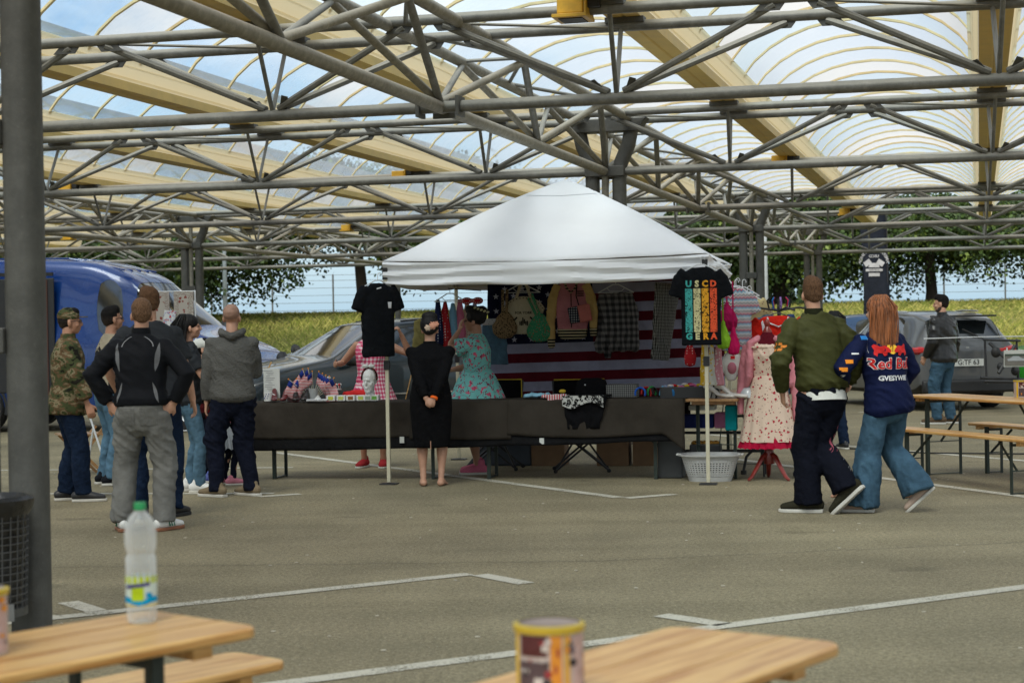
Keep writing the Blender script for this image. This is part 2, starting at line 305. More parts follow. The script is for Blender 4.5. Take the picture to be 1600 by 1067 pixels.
# asphalt
def asphalt():
    m, t, b = newmat('asphalt'); N = t.nodes.new; L = t.links.new; p = N('ShaderNodeNewGeometry').outputs['Position']
    a = math_(N, L, 'ADD', math_(N, L, 'MULTIPLY', noise_(N, L, p, 34, 4, rough=.85), .55), math_(N, L, 'MULTIPLY', noise_(N, L, p, 95, 3, rough=.7), .45)); sp = vor(N, L, p, 70, 'Distance'); big = noise_(N, L, p, .35, 5); mid = noise_(N, L, scaled(N, L, p, (1, .5, 1)), 2.4, 6, rough=.65)
    c = ramp(N, L, a, [(.36, (.103, .087, .054)), (.5, (.235, .202, .129)), (.64, (.42, .362, .237))], False)
    f = ramp(N, L, big, [(.3, (.8, .8, .8)), (.7, (1.2, 1.19, 1.16))], False); mm = N('ShaderNodeMix'); mm.data_type = 'RGBA'; mm.blend_type = 'MULTIPLY'; mm.inputs[0].default_value = 1; L(c, mm.inputs[6]); L(f, mm.inputs[7]); c = mm.outputs[2]
    f = ramp(N, L, mid, [(.28, (.88, .875, .86)), (.6, (1.04, 1.04, 1.04))], False); mm = N('ShaderNodeMix'); mm.data_type = 'RGBA'; mm.blend_type = 'MULTIPLY'; mm.inputs[0].default_value = 1; L(c, mm.inputs[6]); L(f, mm.inputs[7]); c = mm.outputs[2]
    st = noise_(N, L, p, 62, 1); wsp = math_(N, L, 'GREATER_THAN', st, .74); c = mixc(N, L, math_(N, L, 'MULTIPLY', wsp, .6), c, (.7, .66, .52))
    sk = noise_(N, L, p, 40, 2); ss = math_(N, L, 'GREATER_THAN', sk, .73); c = mixc(N, L, math_(N, L, 'MULTIPLY', ss, .5), c, (.07, .06, .045))
    ol = vor(N, L, scaled(N, L, p, (.5, .8, 1)), 1.1, 'Distance'); og = ramp(N, L, math_(N, L, 'ADD', ol, math_(N, L, 'MULTIPLY', noise_(N, L, p, 5, 4), .25)), [(.14, (.55, .55, .55)), (.24, (1, 1, 1))], False); mm = N('ShaderNodeMix'); mm.data_type = 'RGBA'; mm.blend_type = 'MULTIPLY'; mm.inputs[0].default_value = .8; L(c, mm.inputs[6]); L(og, mm.inputs[7]); c = mm.outputs[2]
    tb = noise_(N, L, scaled(N, L, p, (.12, 1.1, 1)), 1.6, 4); tg = ramp(N, L, tb, [(.35, (.86, .86, .85)), (.6, (1.05, 1.05, 1.05))], False); mm = N('ShaderNodeMix'); mm.data_type = 'RGBA'; mm.blend_type = 'MULTIPLY'; mm.inputs[0].default_value = 1; L(c, mm.inputs[6]); L(tg, mm.inputs[7]); c = mm.outputs[2]
    L(c, b.inputs['Base Color']); b.inputs['Roughness'].default_value = .82; b.inputs['Specular IOR Level'].default_value = .3
    bp = N('ShaderNodeBump'); bp.inputs['Strength'].default_value = .8; bp.inputs['Distance'].default_value = .006; L(math_(N, L, 'ADD', a, sp), bp.inputs['Height']); L(bp.outputs[0], b.inputs['Normal']); return m
MAT['asphalt'] = asphalt()
def lines():
    m, t, b = newmat('worn_road_paint'); N = t.nodes.new; L = t.links.new; p = N('ShaderNodeNewGeometry').outputs['Position']; o = t.nodes['Material Output']
    a = noise_(N, L, p, 60, 4, rough=.75); a2 = noise_(N, L, p, 3, 3); f = ramp(N, L, math_(N, L, 'ADD', math_(N, L, 'MULTIPLY', a, .7), math_(N, L, 'MULTIPLY', a2, .3)), [(.40, (0, 0, 0)), (.46, (1, 1, 1))], False)
    c = mixc(N, L, a, (.44, .41, .33), (.60, .57, .48)); L(c, b.inputs['Base Color']); b.inputs['Roughness'].default_value = .8
    tr = N('ShaderNodeBsdfTransparent'); mx = N('ShaderNodeMixShader'); L(f, mx.inputs[0]); L(tr.outputs[0], mx.inputs[1]); L(b.outputs[0], mx.inputs[2]); L(mx.outputs[0], o.inputs[0]); return m
MAT['line'] = lines()
def woodm(name, c1, c2, rough=.4, coat=.3):
    def fn(N, L, v):
        s = scaled(N, L, v, (1.3, 22, 22)); a = noise_(N, L, s, 1.6, 6, rough=.6); b = noise_(N, L, scaled(N, L, v, (2, 6, 6)), 1.2, 3); k = vor(N, L, scaled(N, L, v, (1, 2.6, 1)), 2.6, 'Distance')
        c = ramp(N, L, a, [(.38, c1), (.5, tuple(V(c1)*.45 + V(c2)*.55)), (.62, c2)], False); c = mixc(N, L, math_(N, L, 'MULTIPLY', b, .35), c, tuple(V(c1)*.75))
        return mixc(N, L, math_(N, L, 'MULTIPLY', math_(N, L, 'LESS_THAN', k, .05), .6), c, tuple(V(c1)*.35))
    m = pmat(name, fn, rough, bump=.12, bs=14); m.node_tree.nodes['Principled BSDF'].inputs['Coat Weight'].default_value = coat; m.node_tree.nodes['Principled BSDF'].inputs['Coat Roughness'].default_value = .35; m.node_tree.nodes['Principled BSDF'].inputs['Specular IOR Level'].default_value = .4; return m
MAT['wood'] = woodm('varnished_pine', (.50, .22, .05), (.86, .54, .20), .35)
MAT['wood2'] = woodm('dark_varnished_pine', (.3, .15, .06), (.48, .27, .11))
MAT['legs'] = mat('dark_green_steel', (.022, .032, .026), .5, var=.2, spec=.4)
MAT['black'] = mat('black_metal', (.02, .02, .022), .45)
MAT['ivory'] = mat('ivory_tent_pole', (.58, .54, .40), .45, var=.08)
def fabric(name, c, rough=.9, var=.1, bump=.35, bs=18, **k):
    m = mat(name, c, rough, 0, max(var, .14), 5, min(1, bump*2.2), bs, spec=.06, **k); return m
MAT['tent'] = mat('white_tent_fabric', (.80, .81, .84), .75, 0, .02, 3, .06, 3, spec=.2)
MAT['cloth'] = fabric('dark_brown_grey_cloth', (.038, .032, .026), .85, .12, .3, 9)
MAT['clothk'] = fabric('black_cloth', (.012, .012, .013), .9)
MAT['white'] = mat('white_plastic', (.72, .72, .7), .45, var=.05)
MAT['whitemetal'] = mat('white_coated_metal', (.7, .72, .74), .4, var=.05)
MAT['card'] = mat('cardboard', (.2, .12, .065), .85, var=.12)
MAT['paper'] = mat('paper', (.62, .63, .6), .8, var=.05)
MAT['rubber'] = mat('rubber', (.02, .02, .02), .75, var=.2)
MAT['sole'] = mat('shoe_sole_white', (.55, .53, .48), .7)
MAT['skin'] = mat('skin', (.50, .27, .18), .5, var=.10, vs=14, bump=.1, bs=90)
MAT['skin2'] = mat('skin_tanned', (.40, .20, .125), .5, var=.12, vs=14, bump=.1, bs=90)
MAT['hair_brown'] = mat('short_brown_hair', (.075, .04, .022), .75, var=.35, vs=60, bump=.6, bs=120)
MAT['hair_dark'] = mat('black_hair', (.008, .007, .007), .6, var=.4, vs=50, bump=.5, bs=90, vscale=(1, 1, .3), spec=.25)
MAT['hair_red'] = mat('auburn_hair', (.26, .085, .026), .5, var=.7, vs=45, bump=.6, bs=60, vscale=(1.6, 1.6, .12))
MAT['eye'] = mat('eye_dark', (.02, .015, .012), .2)
# ---------------------------------------------------------------- ground
def struct(o, kind='structure'): o['kind'] = kind; return o
def bank_z(x, y):        # the lot is flat, a grass bank rises behind it
    t = min(1, max(0, (y - 47 + .12*x)/15)); return 1.95*t*t*(3 - 2*t)
mb = MB(); mb.box((0, 18, -.15), (120, 92, .3)); struct(mb.build('asphalt_ground', MAT['asphalt'], smooth=False))
mb = MB(); xs = np.concatenate([np.linspace(-900, -60, 8), np.linspace(-50, 50, 41), np.linspace(60, 900, 8)]); ys = np.concatenate([np.linspace(40, 80, 33), [100, 150, 300, 900]])
vs = [V((x, y, bank_z(x, y) + .012 + (.08*noise.noise((x*.3, y*.3, 0)) if y > 48 else -.03))) for y in ys for x in xs]; n = len(xs)
mb.add(vs, [(j*n + i, j*n + i + 1, (j+1)*n + i + 1, (j+1)*n + i) for j in range(len(ys)-1) for i in range(n-1)])
M_MEADOW = mat('meadow', (.16, .18, .03), .95, var=.35, vs=.5, bump=.5, bs=6, col2=(.2, .19, .06), coord='World')
struct(mb.build('grass_bank', M_MEADOW))
mb = MB(); mb.box((0, 430, -.4), (2400, 900, .5)); mb.box((0, -300, -.4), (2400, 520, .5)); struct(mb.build('far_field', mat('far_field', (.09, .11, .04), .95, var=.3, vs=.02, coord='World'), smooth=False))
# grass blades of the bank: tufts, denser toward the viewer
rg = random.Random(3); mb = MB()
for i in range(210000):
    y = 49 + 27*rg.random()**1.3; x = rg.uniform(-30, 36)*(y/58); z = bank_z(x, y); h = rg.uniform(.07, .22)*(1 + .6*noise.noise((x*.2, y*.2, 3))); a = rg.random()*pi; w_ = rg.uniform(.008, .02)
    dx, dy = cos(a)*w_, sin(a)*w_; lx, ly = rg.uniform(-.12, .12), rg.uniform(-.12, .12)
    b = len(mb.v); mb.v += [(x - dx, y - dy, z - .03), (x + dx, y + dy, z - .03), (x + dx*.5 + lx, y + dy*.5 + ly, z + h*.6), (x + lx*2, y + ly*2, z + h)]; mb.f += [(b, b+1, b+2), (b, b+2, b+3)]; mb.m += [0 if rg.random() < .6 else 1]*2
M_G1 = mat('grass_green', (.13, .19, .02), .8, var=.3, vs=.6, coord='World', col2=(.26, .29, .045)); M_G2 = mat('grass_seed_heads', (.40, .38, .10), .8, var=.25, vs=.6, coord='World')
o = inst('meadow_grass', mb.mesh('meadow_grass', [M_G1, M_G2], False)); struct(o, 'stuff'); tag(o, 'tall unmown yellow-green meadow grass on the bank behind the cars', 'grass')
# painted parking markings
def marking(pts, wd=.12):
    mb = MB()
    for a, b in zip(pts[:-1], pts[1:]):
        a, b = V((*a, 0)), V((*b, 0)); d = (b - a).normalized(); s = V((-d.y, d.x, 0))*wd/2
        k = max(2, int((b - a).length/.5)); 
        for i in range(k):
            p, q = a.lerp(b, i/k), a.lerp(b, (i+1)/k); mb.add([p - s + V((0, 0, .004)), q - s + V((0, 0, .004)), q + s + V((0, 0, .004)), p + s + V((0, 0, .004))], [(0, 1, 2, 3)])
    struct(mb.build('parking_marking', MAT['line'], smooth=False))
for ln in ([(-2.66, 9.18), (-.28, 10.71)], [(-.22, 10.67), (.06, 10.27)], [(-2.50, 9.86), (-2.26, 9.52)], [(-1.6, 7.12), (2.82, 9.82), (8, 12.98)], [(.74, 9.08), (1.03, 8.76)],
           [(-2.91, 21.6), (.90, 15.27)], [(.96, 15.2), (1.4, 15.48)], [(5.0, 12.9), (1.9, 20.6)], [(9.5, 10.0), (5.31, 18.44), (2.6, 23.6)], [(5.6, 28.6), (14, 34.2)], [(-6.4, 16.9), (-2.2, 16.2)], [(-2.3, 15.9), (-1.95, 16.1)], [(-8, 19.7), (-2.4, 19.2)]):
    marking(ln)
for ln in ([(-6, 9.6), (-3, 11.35), (.5, 11.2), (5, 12.1), (12, 13.2)],):
    mb = MB(); 
    for a, b in zip(ln[:-1], ln[1:]):
        k = 30; P = [V((a[0] + (b[0]-a[0])*i/k, a[1] + (b[1]-a[1])*i/k + .03*noise.noise((i*.4 + a[0], 1, 2)), .003)) for i in range(k+1)]
        for p, q in zip(P[:-1], P[1:]): mb.add([p - V((0, .004, 0)), q - V((0, .004, 0)), q + V((0, .004, 0)), p + V((0, .004, 0))], [(0, 1, 2, 3)])
    struct(mb.build('asphalt_seam', mat('tar_seam', (.10, .09, .07), .8), smooth=False))
# ---------------------------------------------------------------- the canopy over the car park
TH, PL, HB, HT, TW, PP = .258, 4.49, 3.40, 4.08, .90, 3.115
AK = [7.45, 14.71, 21.76, 29.3, 36.4, 43.6, 50.3]
def cw(a, l, h=0.): x = l - PL; return V((x*cos(TH) + a*sin(TH), -x*sin(TH) + a*cos(TH), h))   # canopy grid -> world
canopy = empty('parking_canopy', (0, 0, 0), 0, 'open car park canopy of galvanised pipe trusses under arched clear roof sheets and cream gutters', 'canopy')
_unit = {}
def pipe(name, a, b, r, parent, mk='pipe', n=10):
    k = (r, mk, n)
    if k not in _unit: _unit[k] = MB().tube([(0, 0, 0), (0, 0, 1)], r, n).mesh('pipe', MAT[mk])
    a, b = V(a), V(b); d = b - a
    return inst(name, _unit[k], parent, M=Matrix.Translation(a) @ d.to_track_quat('Z', 'Y').to_matrix().to_4x4() @ Matrix.Diagonal((1, 1, d.length, 1)))
GUS = {}
def gusset(parent, c, right, up, w_, h_, flip=1):
    k = (w_, h_)
    if k not in GUS: GUS[k] = MB().prism([(-w_*.2, -h_/2), (w_/2, -h_/2), (w_*.1, h_/2), (-w_/2, h_/2)], -.006, .006).mesh('gusset', MAT['post'], False)
    x = V(right).normalized()*flip; y = V(up); z = x.cross(y); return inst('gusset', GUS[k], parent, M=Matrix.Translation(V(c)) @ Matrix((x, y, z)).transposed().to_4x4())
U = (cw(0, 1) - cw(0, 0)); Vd = (cw(1, 0) - cw(0, 0))
JL, JR = -8, 4
def transverse(k, far):
    a = AK[k]; t = empty('transverse_truss', (0, 0, 0)); t.parent = canopy
    for (aa, h, r) in ((a, HB, .052), (a - TW/2, HT, .047), (a + TW/2, HT, .047)):
        for j in range(JL, JR, 4): pipe('chord', cw(aa, j*PP, h), cw(aa, (j+4)*PP, h), r, t, n=12)
    lo = -4.6 if k < 2 else (JL if k > 2 else -6)
    mb = MB(); 
    for j in range(JL, JR):
        c = cw(a, (j + .5)*PP, HB + .03)
        for s in (-1, 1):
            aa = a + s*TW/2
            top = cw(aa, (j + .5)*PP - .04*s, HT); ends = [cw(aa, j*PP + .17, HT - .05), cw(aa, (j+1)*PP - .17, HT - .05)]
            if far:
                mb.tube([c, top], .021, 6)
                for e in ends: mb.tube([c, e], .031, 6)
            elif (j + 1)*PP > lo*PP:
                pipe('upright', c, top, .021, t, n=8)
                for q, e in enumerate(ends):
                    pipe('diagonal', c + (e - c)*.05, e, .031, t, n=8); fl = 1 if q == 0 else -1
                    gusset(t, e + V((0, 0, .01)) + U*(.02*fl), U, (0, 0, 1), .30, .12, fl)
                    gusset(t, c + (e - c)*.09 + V((0, 0, -.005)), U, (e - c).normalized(), .1, .22, 1)
        # distribution plates between bottom chord and the gutter bracket
        if not far and (j + 1)*PP > lo*PP: pipe('bracing', cw(a - TW/2, j*PP, HT - .02), cw(a + TW/2, (j + .5)*PP, HT - .02), .014, t, n=6)
    if far: mb.build('web', MAT['pipe'], t)['kind'] = 'stuff'
    return t
for k in range(7): transverse(k, k >= 4)
LW = .62
def longitudinal(l, kmin, far):
    t = empty('longitudinal_truss', (0, 0, 0)); t.parent = canopy; mb = MB()
    a0 = AK[kmin]
    for k in range(kmin, 6):
        a, b = AK[k], AK[k+1]; m = (a + b)/2
        for (ll, h, r) in ((l, HB, .055), (l - LW/2, HT - .03, .05), (l + LW/2, HT - .03, .05)): pipe('chord', cw(a, ll, h), cw(b, ll, h), r, t, 'pipe2', n=12)
        for (p, q) in ((a, m), (m, b)):
            u = (p + q)/2
            for s in (-1, 1):
                T_ = cw(u, l + s*LW/2, HT - .06)
                for x, r in ((p, .036 if s > 0 else .03), (q, .036)):
                    B_ = cw(x, l, HB + .04)
                    if far: mb.tube([B_, T_], r, 6)
                    else: pipe('web', B_, T_, r, t, 'pipe2' if (x == p) == (s > 0) else 'pipe', n=10)
            zz = [(p, l - LW/2), (u, l + LW/2), (q, l - LW/2)]
            for x, y in zip(zz[:-1], zz[1:]):
                if far: mb.tube([cw(*x, HT), cw(*y, HT)], .02, 6)
                else: pipe('bracing', cw(*x, HT - .01), cw(*y, HT - .01), .02, t, n=8)
            if not far: pipe('bracing', cw(u, l - LW/2, HT - .02), cw(u, l + LW/2, HT - .02), .018, t, n=8)
        if not far:
            for x in (a,):   # bolted flanges where the bays meet
                o = MB().box((0, 0, 0), (.2, .03, .17)).mesh('flange', MAT['post'], False)
                inst('flange', o, t, M=Matrix.Translation(cw(x + .12, l, HB)) @ Matrix.Rotation(-TH, 4, 'Z')); inst('flange', o, t, M=Matrix.Translation(cw(x, l + .18, HB)) @ Matrix.Rotation(-TH + pi/2, 4, 'Z')); inst('flange', o, t, M=Matrix.Translation(cw(x, l - .18, HB)) @ Matrix.Rotation(-TH + pi/2, 4, 'Z'))
    if far: mb.build('web', MAT['pipe2'], t)['kind'] = 'stuff'
longitudinal(0, 0, False); longitudinal(-4*PP, 1, True); longitudinal(-8*PP, 2, True); longitudinal(4*PP, 0, True)
def post_mesh(h, w_=.088):
    mb = MB(); pts = [(0, 0, 0), (0, 0, HB + .02), (.03, 0, HB + .12), (.12, 0, HB + .32), (.17, 0, HT - .12)]
    mb.chain([(p, w_, w_) for p in pts], (1, 0, 0), 16, False, .75); return mb.mesh('post', MAT['post'])
PM = post_mesh(HB)
def column(k, l):
    c = empty('column', cw(AK[k], l), -TH); c.parent = canopy
    for s in (-1, 1): inst('post', PM, c, loc=(s*.17, 0, 0), rot=(0, 0, 0 if s > 0 else pi))
    MB().tube([(0, -.05, .05), (0, -.05, HT)], .045, 10).build('drainpipe', MAT['pipe2'], c)
    for z in (.6, 1.47, 2.44): MB().box((0, 0, z), (.21, .2, .12)).build('bracket', MAT['post'], c, False, .008)
    MB().box((0, 0, HB), (.5, .24, .13)).build('collar', MAT['post'], c, False, .01)
    MB().prism([(-.55, .07), (.55, .07), (.42, -.09), (-.42, -.09)], -.12, .12, Matrix.Translation((0, 0, HT - .1)) @ Matrix.Rotation(pi/2, 4, 'X')).build('head_beam', MAT['post'], c, False, .008)
    for s in (-1, 1): MB().box((s*.17, 0, .012), (.3, .3, .024)).build('base_plate', MAT['post'], c, False)
for k, l in ((0, 0), (2, 0), (4, 0), (6, 0), (4, -4), (6, -4), (2, -4), (6, -8), (2, 4), (4, 4)): column(k, l*PP)
# gutters
gp_ = [(-.15, 0), (-.02, 0), (0, .012), (.02, 0), (.15, 0), (.153, .11), (.165, .11), (.167, .135), (.155, .14), (.165, .30), (.20, .31), (.20, .35), (-.20, .35), (-.20, .31), (-.165, .30), (-.155, .14), (-.167, .135), (-.165, .11), (-.153, .11)]
A0, A1 = -8., AK[6] + .9
MG = Matrix.Rotation(pi/2, 4, 'X') @ Matrix.Scale(-1, 4, (0, 0, 1)); GM = MB().prism([(-.15, 0), (-.02, 0), (0, .012), (.02, 0), (.15, 0), (.15, .10), (-.15, .10)], 0, A1 - A0, MG).mesh('gutter', MAT['cream'], False)
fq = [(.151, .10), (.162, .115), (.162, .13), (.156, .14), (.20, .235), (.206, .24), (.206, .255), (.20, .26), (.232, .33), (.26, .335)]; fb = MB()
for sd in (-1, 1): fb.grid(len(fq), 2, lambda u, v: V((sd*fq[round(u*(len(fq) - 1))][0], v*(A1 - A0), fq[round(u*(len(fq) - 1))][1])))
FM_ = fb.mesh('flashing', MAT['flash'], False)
BR = MB().box((0, 0, 0), (.34, .14, .05)).mesh('gutter_bracket', MAT['post'], False)
for j in range(JL, JR + 1):
    l = (j - .5)*PP; g = inst('gutter', GM, canopy, loc=cw(A0, l, HT + .07), rot=(0, 0, -TH))
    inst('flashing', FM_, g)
    for k in range(7):
        for s in (-1, 1): inst('bracket', BR, g, loc=(0, AK[k] + s*TW/2 - A0, -.022))
# vaults: ribs and sheets
HSP = HT + .07 + .33; SPAN = PP - .42; RISE = .62; NS = 12
def arc(i, z=0.): t = i/NS*2 - 1; q = 1.15; return V((sin(q*t)/sin(q)*SPAN/2, 0, (cos(q*t) - cos(q))/(1 - cos(q))*RISE + z))
STEP = 1.18
rbm = MB()
for i in range(NS):
    for (y0, y1, zz, mi) in ((-.022, .022, -.03, 0), (.022, .036, -.012, 1)):
        rbm.mi = mi; a, b = arc(i, zz), arc(i+1, zz); c_, d = arc(i, 0), arc(i+1, 0)
        vs = [a + V((0, y0, 0)), a + V((0, y1, 0)), b + V((0, y1, 0)), b + V((0, y0, 0)), c_ + V((0, y0, 0)), c_ + V((0, y1, 0)), d + V((0, y1, 0)), d + V((0, y0, 0))]
        rbm.add(vs, [(0, 1, 2, 3), (0, 3, 7, 4), (1, 5, 6, 2)])
RIB = rbm.mesh('rib', [MAT['rib'], MAT['gasket']], True, 30)
RIBf = None
SH = []
for m_ in MAT['pc']:
    mb = MB(); mb.grid(NS + 1, 2, lambda u, v: arc(u*NS, .004) + V((0, v*STEP, 0))); SH.append(mb.mesh('sheet', m_))
rr = random.Random(11); restr = MB(); rest = [MB(), MB(), MB()]; nrow = int((A1 - A0)/STEP)
vaults = {}
for j in range(JL, JR):
    for i in range(nrow):
        a = A0 + i*STEP; base = cw(a, (j + .5)*PP + PP/2 - PP/2, HSP); base = cw(a, j*PP, HSP)
        rot = Matrix.Rotation(-TH, 4, 'Z'); Mx = Matrix.Translation(base) @ rot; q = rr.random(); kk = 0 if q < .6 else (2 if q < .85 else 1)
        near = 8.5 < a < 34 and j > JL + (3 if a < 20 else 1) and j < 3 and not (a > 28 and j < -4)
        if near:
            if j not in vaults: vaults[j] = empty('roof_vault'); vaults[j].parent = canopy
            inst('roof_sheet', SH[kk], vaults[j], M=Mx); inst('rib', RIB, vaults[j], M=Mx)
        else:
            for src, dst in ((SH[kk], rest[kk]), (RIB, restr)):
                b = len(dst.v); dst.v += [tuple(Mx @ v.co) for v in src.vertices]; dst.f += [tuple(x + b for x in p.vertices) for p in src.polygons]; dst.m += [p.material_index for p in src.polygons]
inst('far_ribs', restr.mesh('far_ribs', [MAT['rib'], MAT['gasket']]), canopy)['kind'] = 'stuff'
for kk in range(3): inst('far_roof_sheets', rest[kk].mesh('far_roof_sheets', MAT['pc'][kk]), canopy)['kind'] = 'stuff'
# yellow lamp boxes
def lamp_box(k, l, lab):
    o = empty('lamp_box', cw(AK[k] - TW/2 - .02, l, HT + .08), -TH, lab, 'lamp box', 'yellow lamp boxes on the canopy trusses')
    MB().box((0, -.0, -.06), (.22, .26, .13)).build('housing', MAT['yellow'], o, False, .01)
    f = MB(); f.box((0, 0, -.145), (.29, .34, .03)); f.box((.13, .0, -.07), (.02, .3, .16)); f.build('frame', MAT['yellow'], o, False, .004)
    MB().box((0, 0, -.162), (.2, .24, .012)).build('lens', MAT['dark'], o, False)
    MB().box((.18, 0, -.02), (.12, .2, .12)).build('ballast', MAT['dark'], o, False, .01)
def lby(x, k):   # lateral place on truss k seen at picture column x
    best = min((abs((lambda p: 800 + 2767*p.x/p.y)(cw(AK[k] - TW/2, l*.05, 0)) - x), l*.05) for l in range(-560, 160)); return best[1]
for x, k, lab in ((905, 1, 'largest yellow lamp box, clamped to the pipe above the middle of the tent'), (630, 3, 'yellow lamp box hanging left of the tent peak under a cream gutter'), (1222, 3, 'yellow lamp box under the cream gutter above the right tent corner'),
                  (112, 3, 'yellow lamp box at far left above the blue van roof'), (1322, 5, 'small yellow lamp box above the dark feather banner'), (545, 5, 'small yellow lamp box above the trees left of the white tent'),
                  (112, 5, 'small yellow lamp box just above the blue van roof beside the near pillar')):
    lamp_box(k, lby(x, k), lab)
# ---------------------------------------------------------------- trees
M_BARK = mat('bark', (.05, .04, .03), .9, var=.4, vs=5, bump=.8, bs=14, vscale=(1, 1, .3))
LEAFM = [mat('leaf_dark', (.026, .055, .014), .6, var=.35, vs=1.5, coord='World'), mat('leaf_mid', (.055, .105, .02), .6, var=.35, vs=1.5, coord='World'), mat('leaf_light', (.13, .19, .03), .6, var=.3, vs=1.5, coord='World')]
for m_ in LEAFM: m_.node_tree.nodes['Principled BSDF'].inputs['Transmission Weight'].default_value = 0
def tree(x, y, seed, lab, rad=5.0, low=2.6, top=9.5, tr=.18, zb=None, leaves=46000, bare=0):
    low -= 1.15; top -= 5.0; rg = random.Random(seed); z0 = bank_z(x, y) if zb is None else zb
    t = empty('tree', (x, y, z0), 0, lab, 'tree', 'trees along the grass bank')
    mb = MB(); lx = rg.uniform(-.3, .3)
    mb.chain([((0, 0, -.2), tr*1.35, tr*1.35), ((.02, 0, .5), tr*1.05, tr), ((lx*.4, 0, 1.8), tr*.9, tr*.9), ((lx, .1, low + .8), tr*.75, tr*.7), ((lx*1.3, .2, low + 1.8), tr*.5, tr*.45), ((lx, .2, top - .6), tr*.15, tr*.15)], n=10)
    lobes = []
    for i in range(15):
        a = i*2.4 + rg.random(); h = low + .9 + max(.8, top - low - 1.6)*(i/15)**1.1; rr_ = rad*(1 - .55*((h - low)/(top - low + .6))**2)*rg.uniform(.55, .95); e = V((cos(a)*rr_, sin(a)*rr_, h + rg.uniform(-.5, .5)))
        s = V((lx*.8, .1, min(low + .4 + i*.22, top - 2))); m_ = s.lerp(e, .5) + V((0, 0, .5)); mb.chain([(s, tr*.42, tr*.42), (m_, tr*.22, tr*.22), (e, .03, .03)], n=6)
        lobes.append((e, rg.uniform(1.3, 2.1))); lobes.append((m_, rg.uniform(1.1, 1.7)))
    mb.build('trunk', M_BARK, t)
    mb = MB(); cl = []
    for i in range(leaves//12):
        e, r_ = rg.choice(lobes); d = V((rg.gauss(0, 1), rg.gauss(0, 1), rg.gauss(0, .75))); d = d.normalized()*r_*rg.random()**.45
        c = e + d
        if c.z < low - .3 + .9*noise.noise((c.x*.7 + seed, c.y*.7, 0)): continue
        if noise.noise((c.x*.9 + seed, c.y*.9, c.z*.9)) < -.34: continue
        mi = rg.choices((0, 1, 2), (.5, .36, .14))[0]
        for q in range(12):
            p = c + V((rg.gauss(0, .22), rg.gauss(0, .22), rg.gauss(0, .16))); s = rg.uniform(.045, .10); u = V((rg.uniform(-1, 1), rg.uniform(-1, 1), rg.uniform(-1, 1))).normalized(); v = u.cross(V((rg.uniform(-1, 1), rg.uniform(-1, 1), rg.uniform(-1, 1)))).normalized()
            b = len(mb.v); mb.v += [tuple(p - u*s), tuple(p + v*s*.7), tuple(p + u*s), tuple(p - v*s*.7)]; mb.f.append((b, b+1, b+2, b+3)); mb.m.append(mi)
    inst('crown', mb.mesh('crown', LEAFM, False), t)
for args in ((-5.2, 62, 1, 'dark tree whose trunk stands just left of the white tent', 5.6, 2.9, 10, .20), (-12.0, 60, 2, 'tree whose low branches hang over the meadow left of the tent', 5.2, 2.1, 9), (-17.5, 63, 3, 'leafy tree behind the blue van', 5, 2.2, 9),
             (.9, 66, 5, 'tree hidden behind the white tent canopy', 5, 2.5, 9.5), (6.5, 63, 6, 'broad dark tree behind the right tent corner', 5.6, 1.6, 10), (9.5, 62.5, 7, 'thick brown trunk tree behind the man in the olive jacket', 4.6, 1.9, 9.5, .26),
             (14.7, 62, 8, 'spreading tree with a forked trunk between two fence posts', 5.4, 2.35, 9, .19), (20.5, 60, 9, 'tree overhanging the right end of the fence', 5.2, 2.2, 9), (-23.5, 64, 4, 'tree beyond the blue van and the near pillar', 5, 2.2, 9), (26.5, 62, 10, 'tree past the right end of the meadow', 5, 2.2, 9)):
    tree(*args)
# hedge mass far left and right beyond (reads as one wood)
mb = MB(); rg = random.Random(5)
for i in range(16000):
    side = rg.random() < .5; x = rg.uniform(-34, -18) if side else rg.uniform(2, 12); y = rg.uniform(70, 76); z = 1.6 + rg.random()**.8*(4.4 + 1.2*noise.noise((x*.3, 0, 0))) ; 
    if not side and noise.noise((x*.5, z*.5, 7)) < -.1 + .02*(z): continue
    s = rg.uniform(.12, .3); u = V((rg.uniform(-1, 1), rg.uniform(-1, 1), rg.uniform(-1, 1))).normalized(); v = u.orthogonal().normalized(); b = len(mb.v); p = V((x, y, z)); mb.v += [tuple(p - u*s), tuple(p + v*s*.7), tuple(p + u*s), tuple(p - v*s*.7)]; mb.f.append((b, b+1, b+2, b+3)); mb.m.append(rg.choice((0, 0, 1)))
o = inst('shrubbery', mb.mesh('shrubbery', LEAFM[:2], False)); struct(o, 'stuff'); tag(o, 'dense dark shrubbery behind the row of trees', 'shrubbery')
# fence
fe = empty('wire_fence', (0, 0, 0), 0, 'tall thin wire fence with slim grey posts along the top of the grass bank', 'fence')
FM = mat('fence_grey', (.12, .13, .13), .6); FP = MB().tube([(0, 0, -.4), (0, 0, 1.75)], .035, 6).mesh('post', FM)
for i in range(-12, 13): inst('post', FP, fe, loc=(.2 + i*2.48, 72 - .02*i, bank_z(0, 72)))
for z in (.3, .6, .9, 1.2, 1.5, 1.72): MB().tube([(-30, 72, bank_z(0, 72) + z), (31, 71.6, bank_z(0, 72) + z)], .008, 4).build('wire', FM, fe)
# lamp posts
for x, y, lab in ((352, 56, 'pale street lamp post right of the van windscreen'), (1197, 56, 'pale street lamp post between the canopy columns right of the tent')):
    p = at(x, 480, y); o = empty('lamp_post', (p.x, y, 0), 0, lab, 'lamp post', 'lamp posts in the car park')
    MB().chain([((0, 0, 0), .085, .085), ((0, 0, 3), .07, .07), ((0, 0, 5.0), .05, .05)], n=12).build('pole', mat('pale_grey_pole', (.38, .42, .44), .45), o)
    MB().lathe([(.05, 4.95), (.16, 5.0), (.16, 5.06), (.0, 5.12)], n=14).build('lamp_head', MAT['pipe'], o)
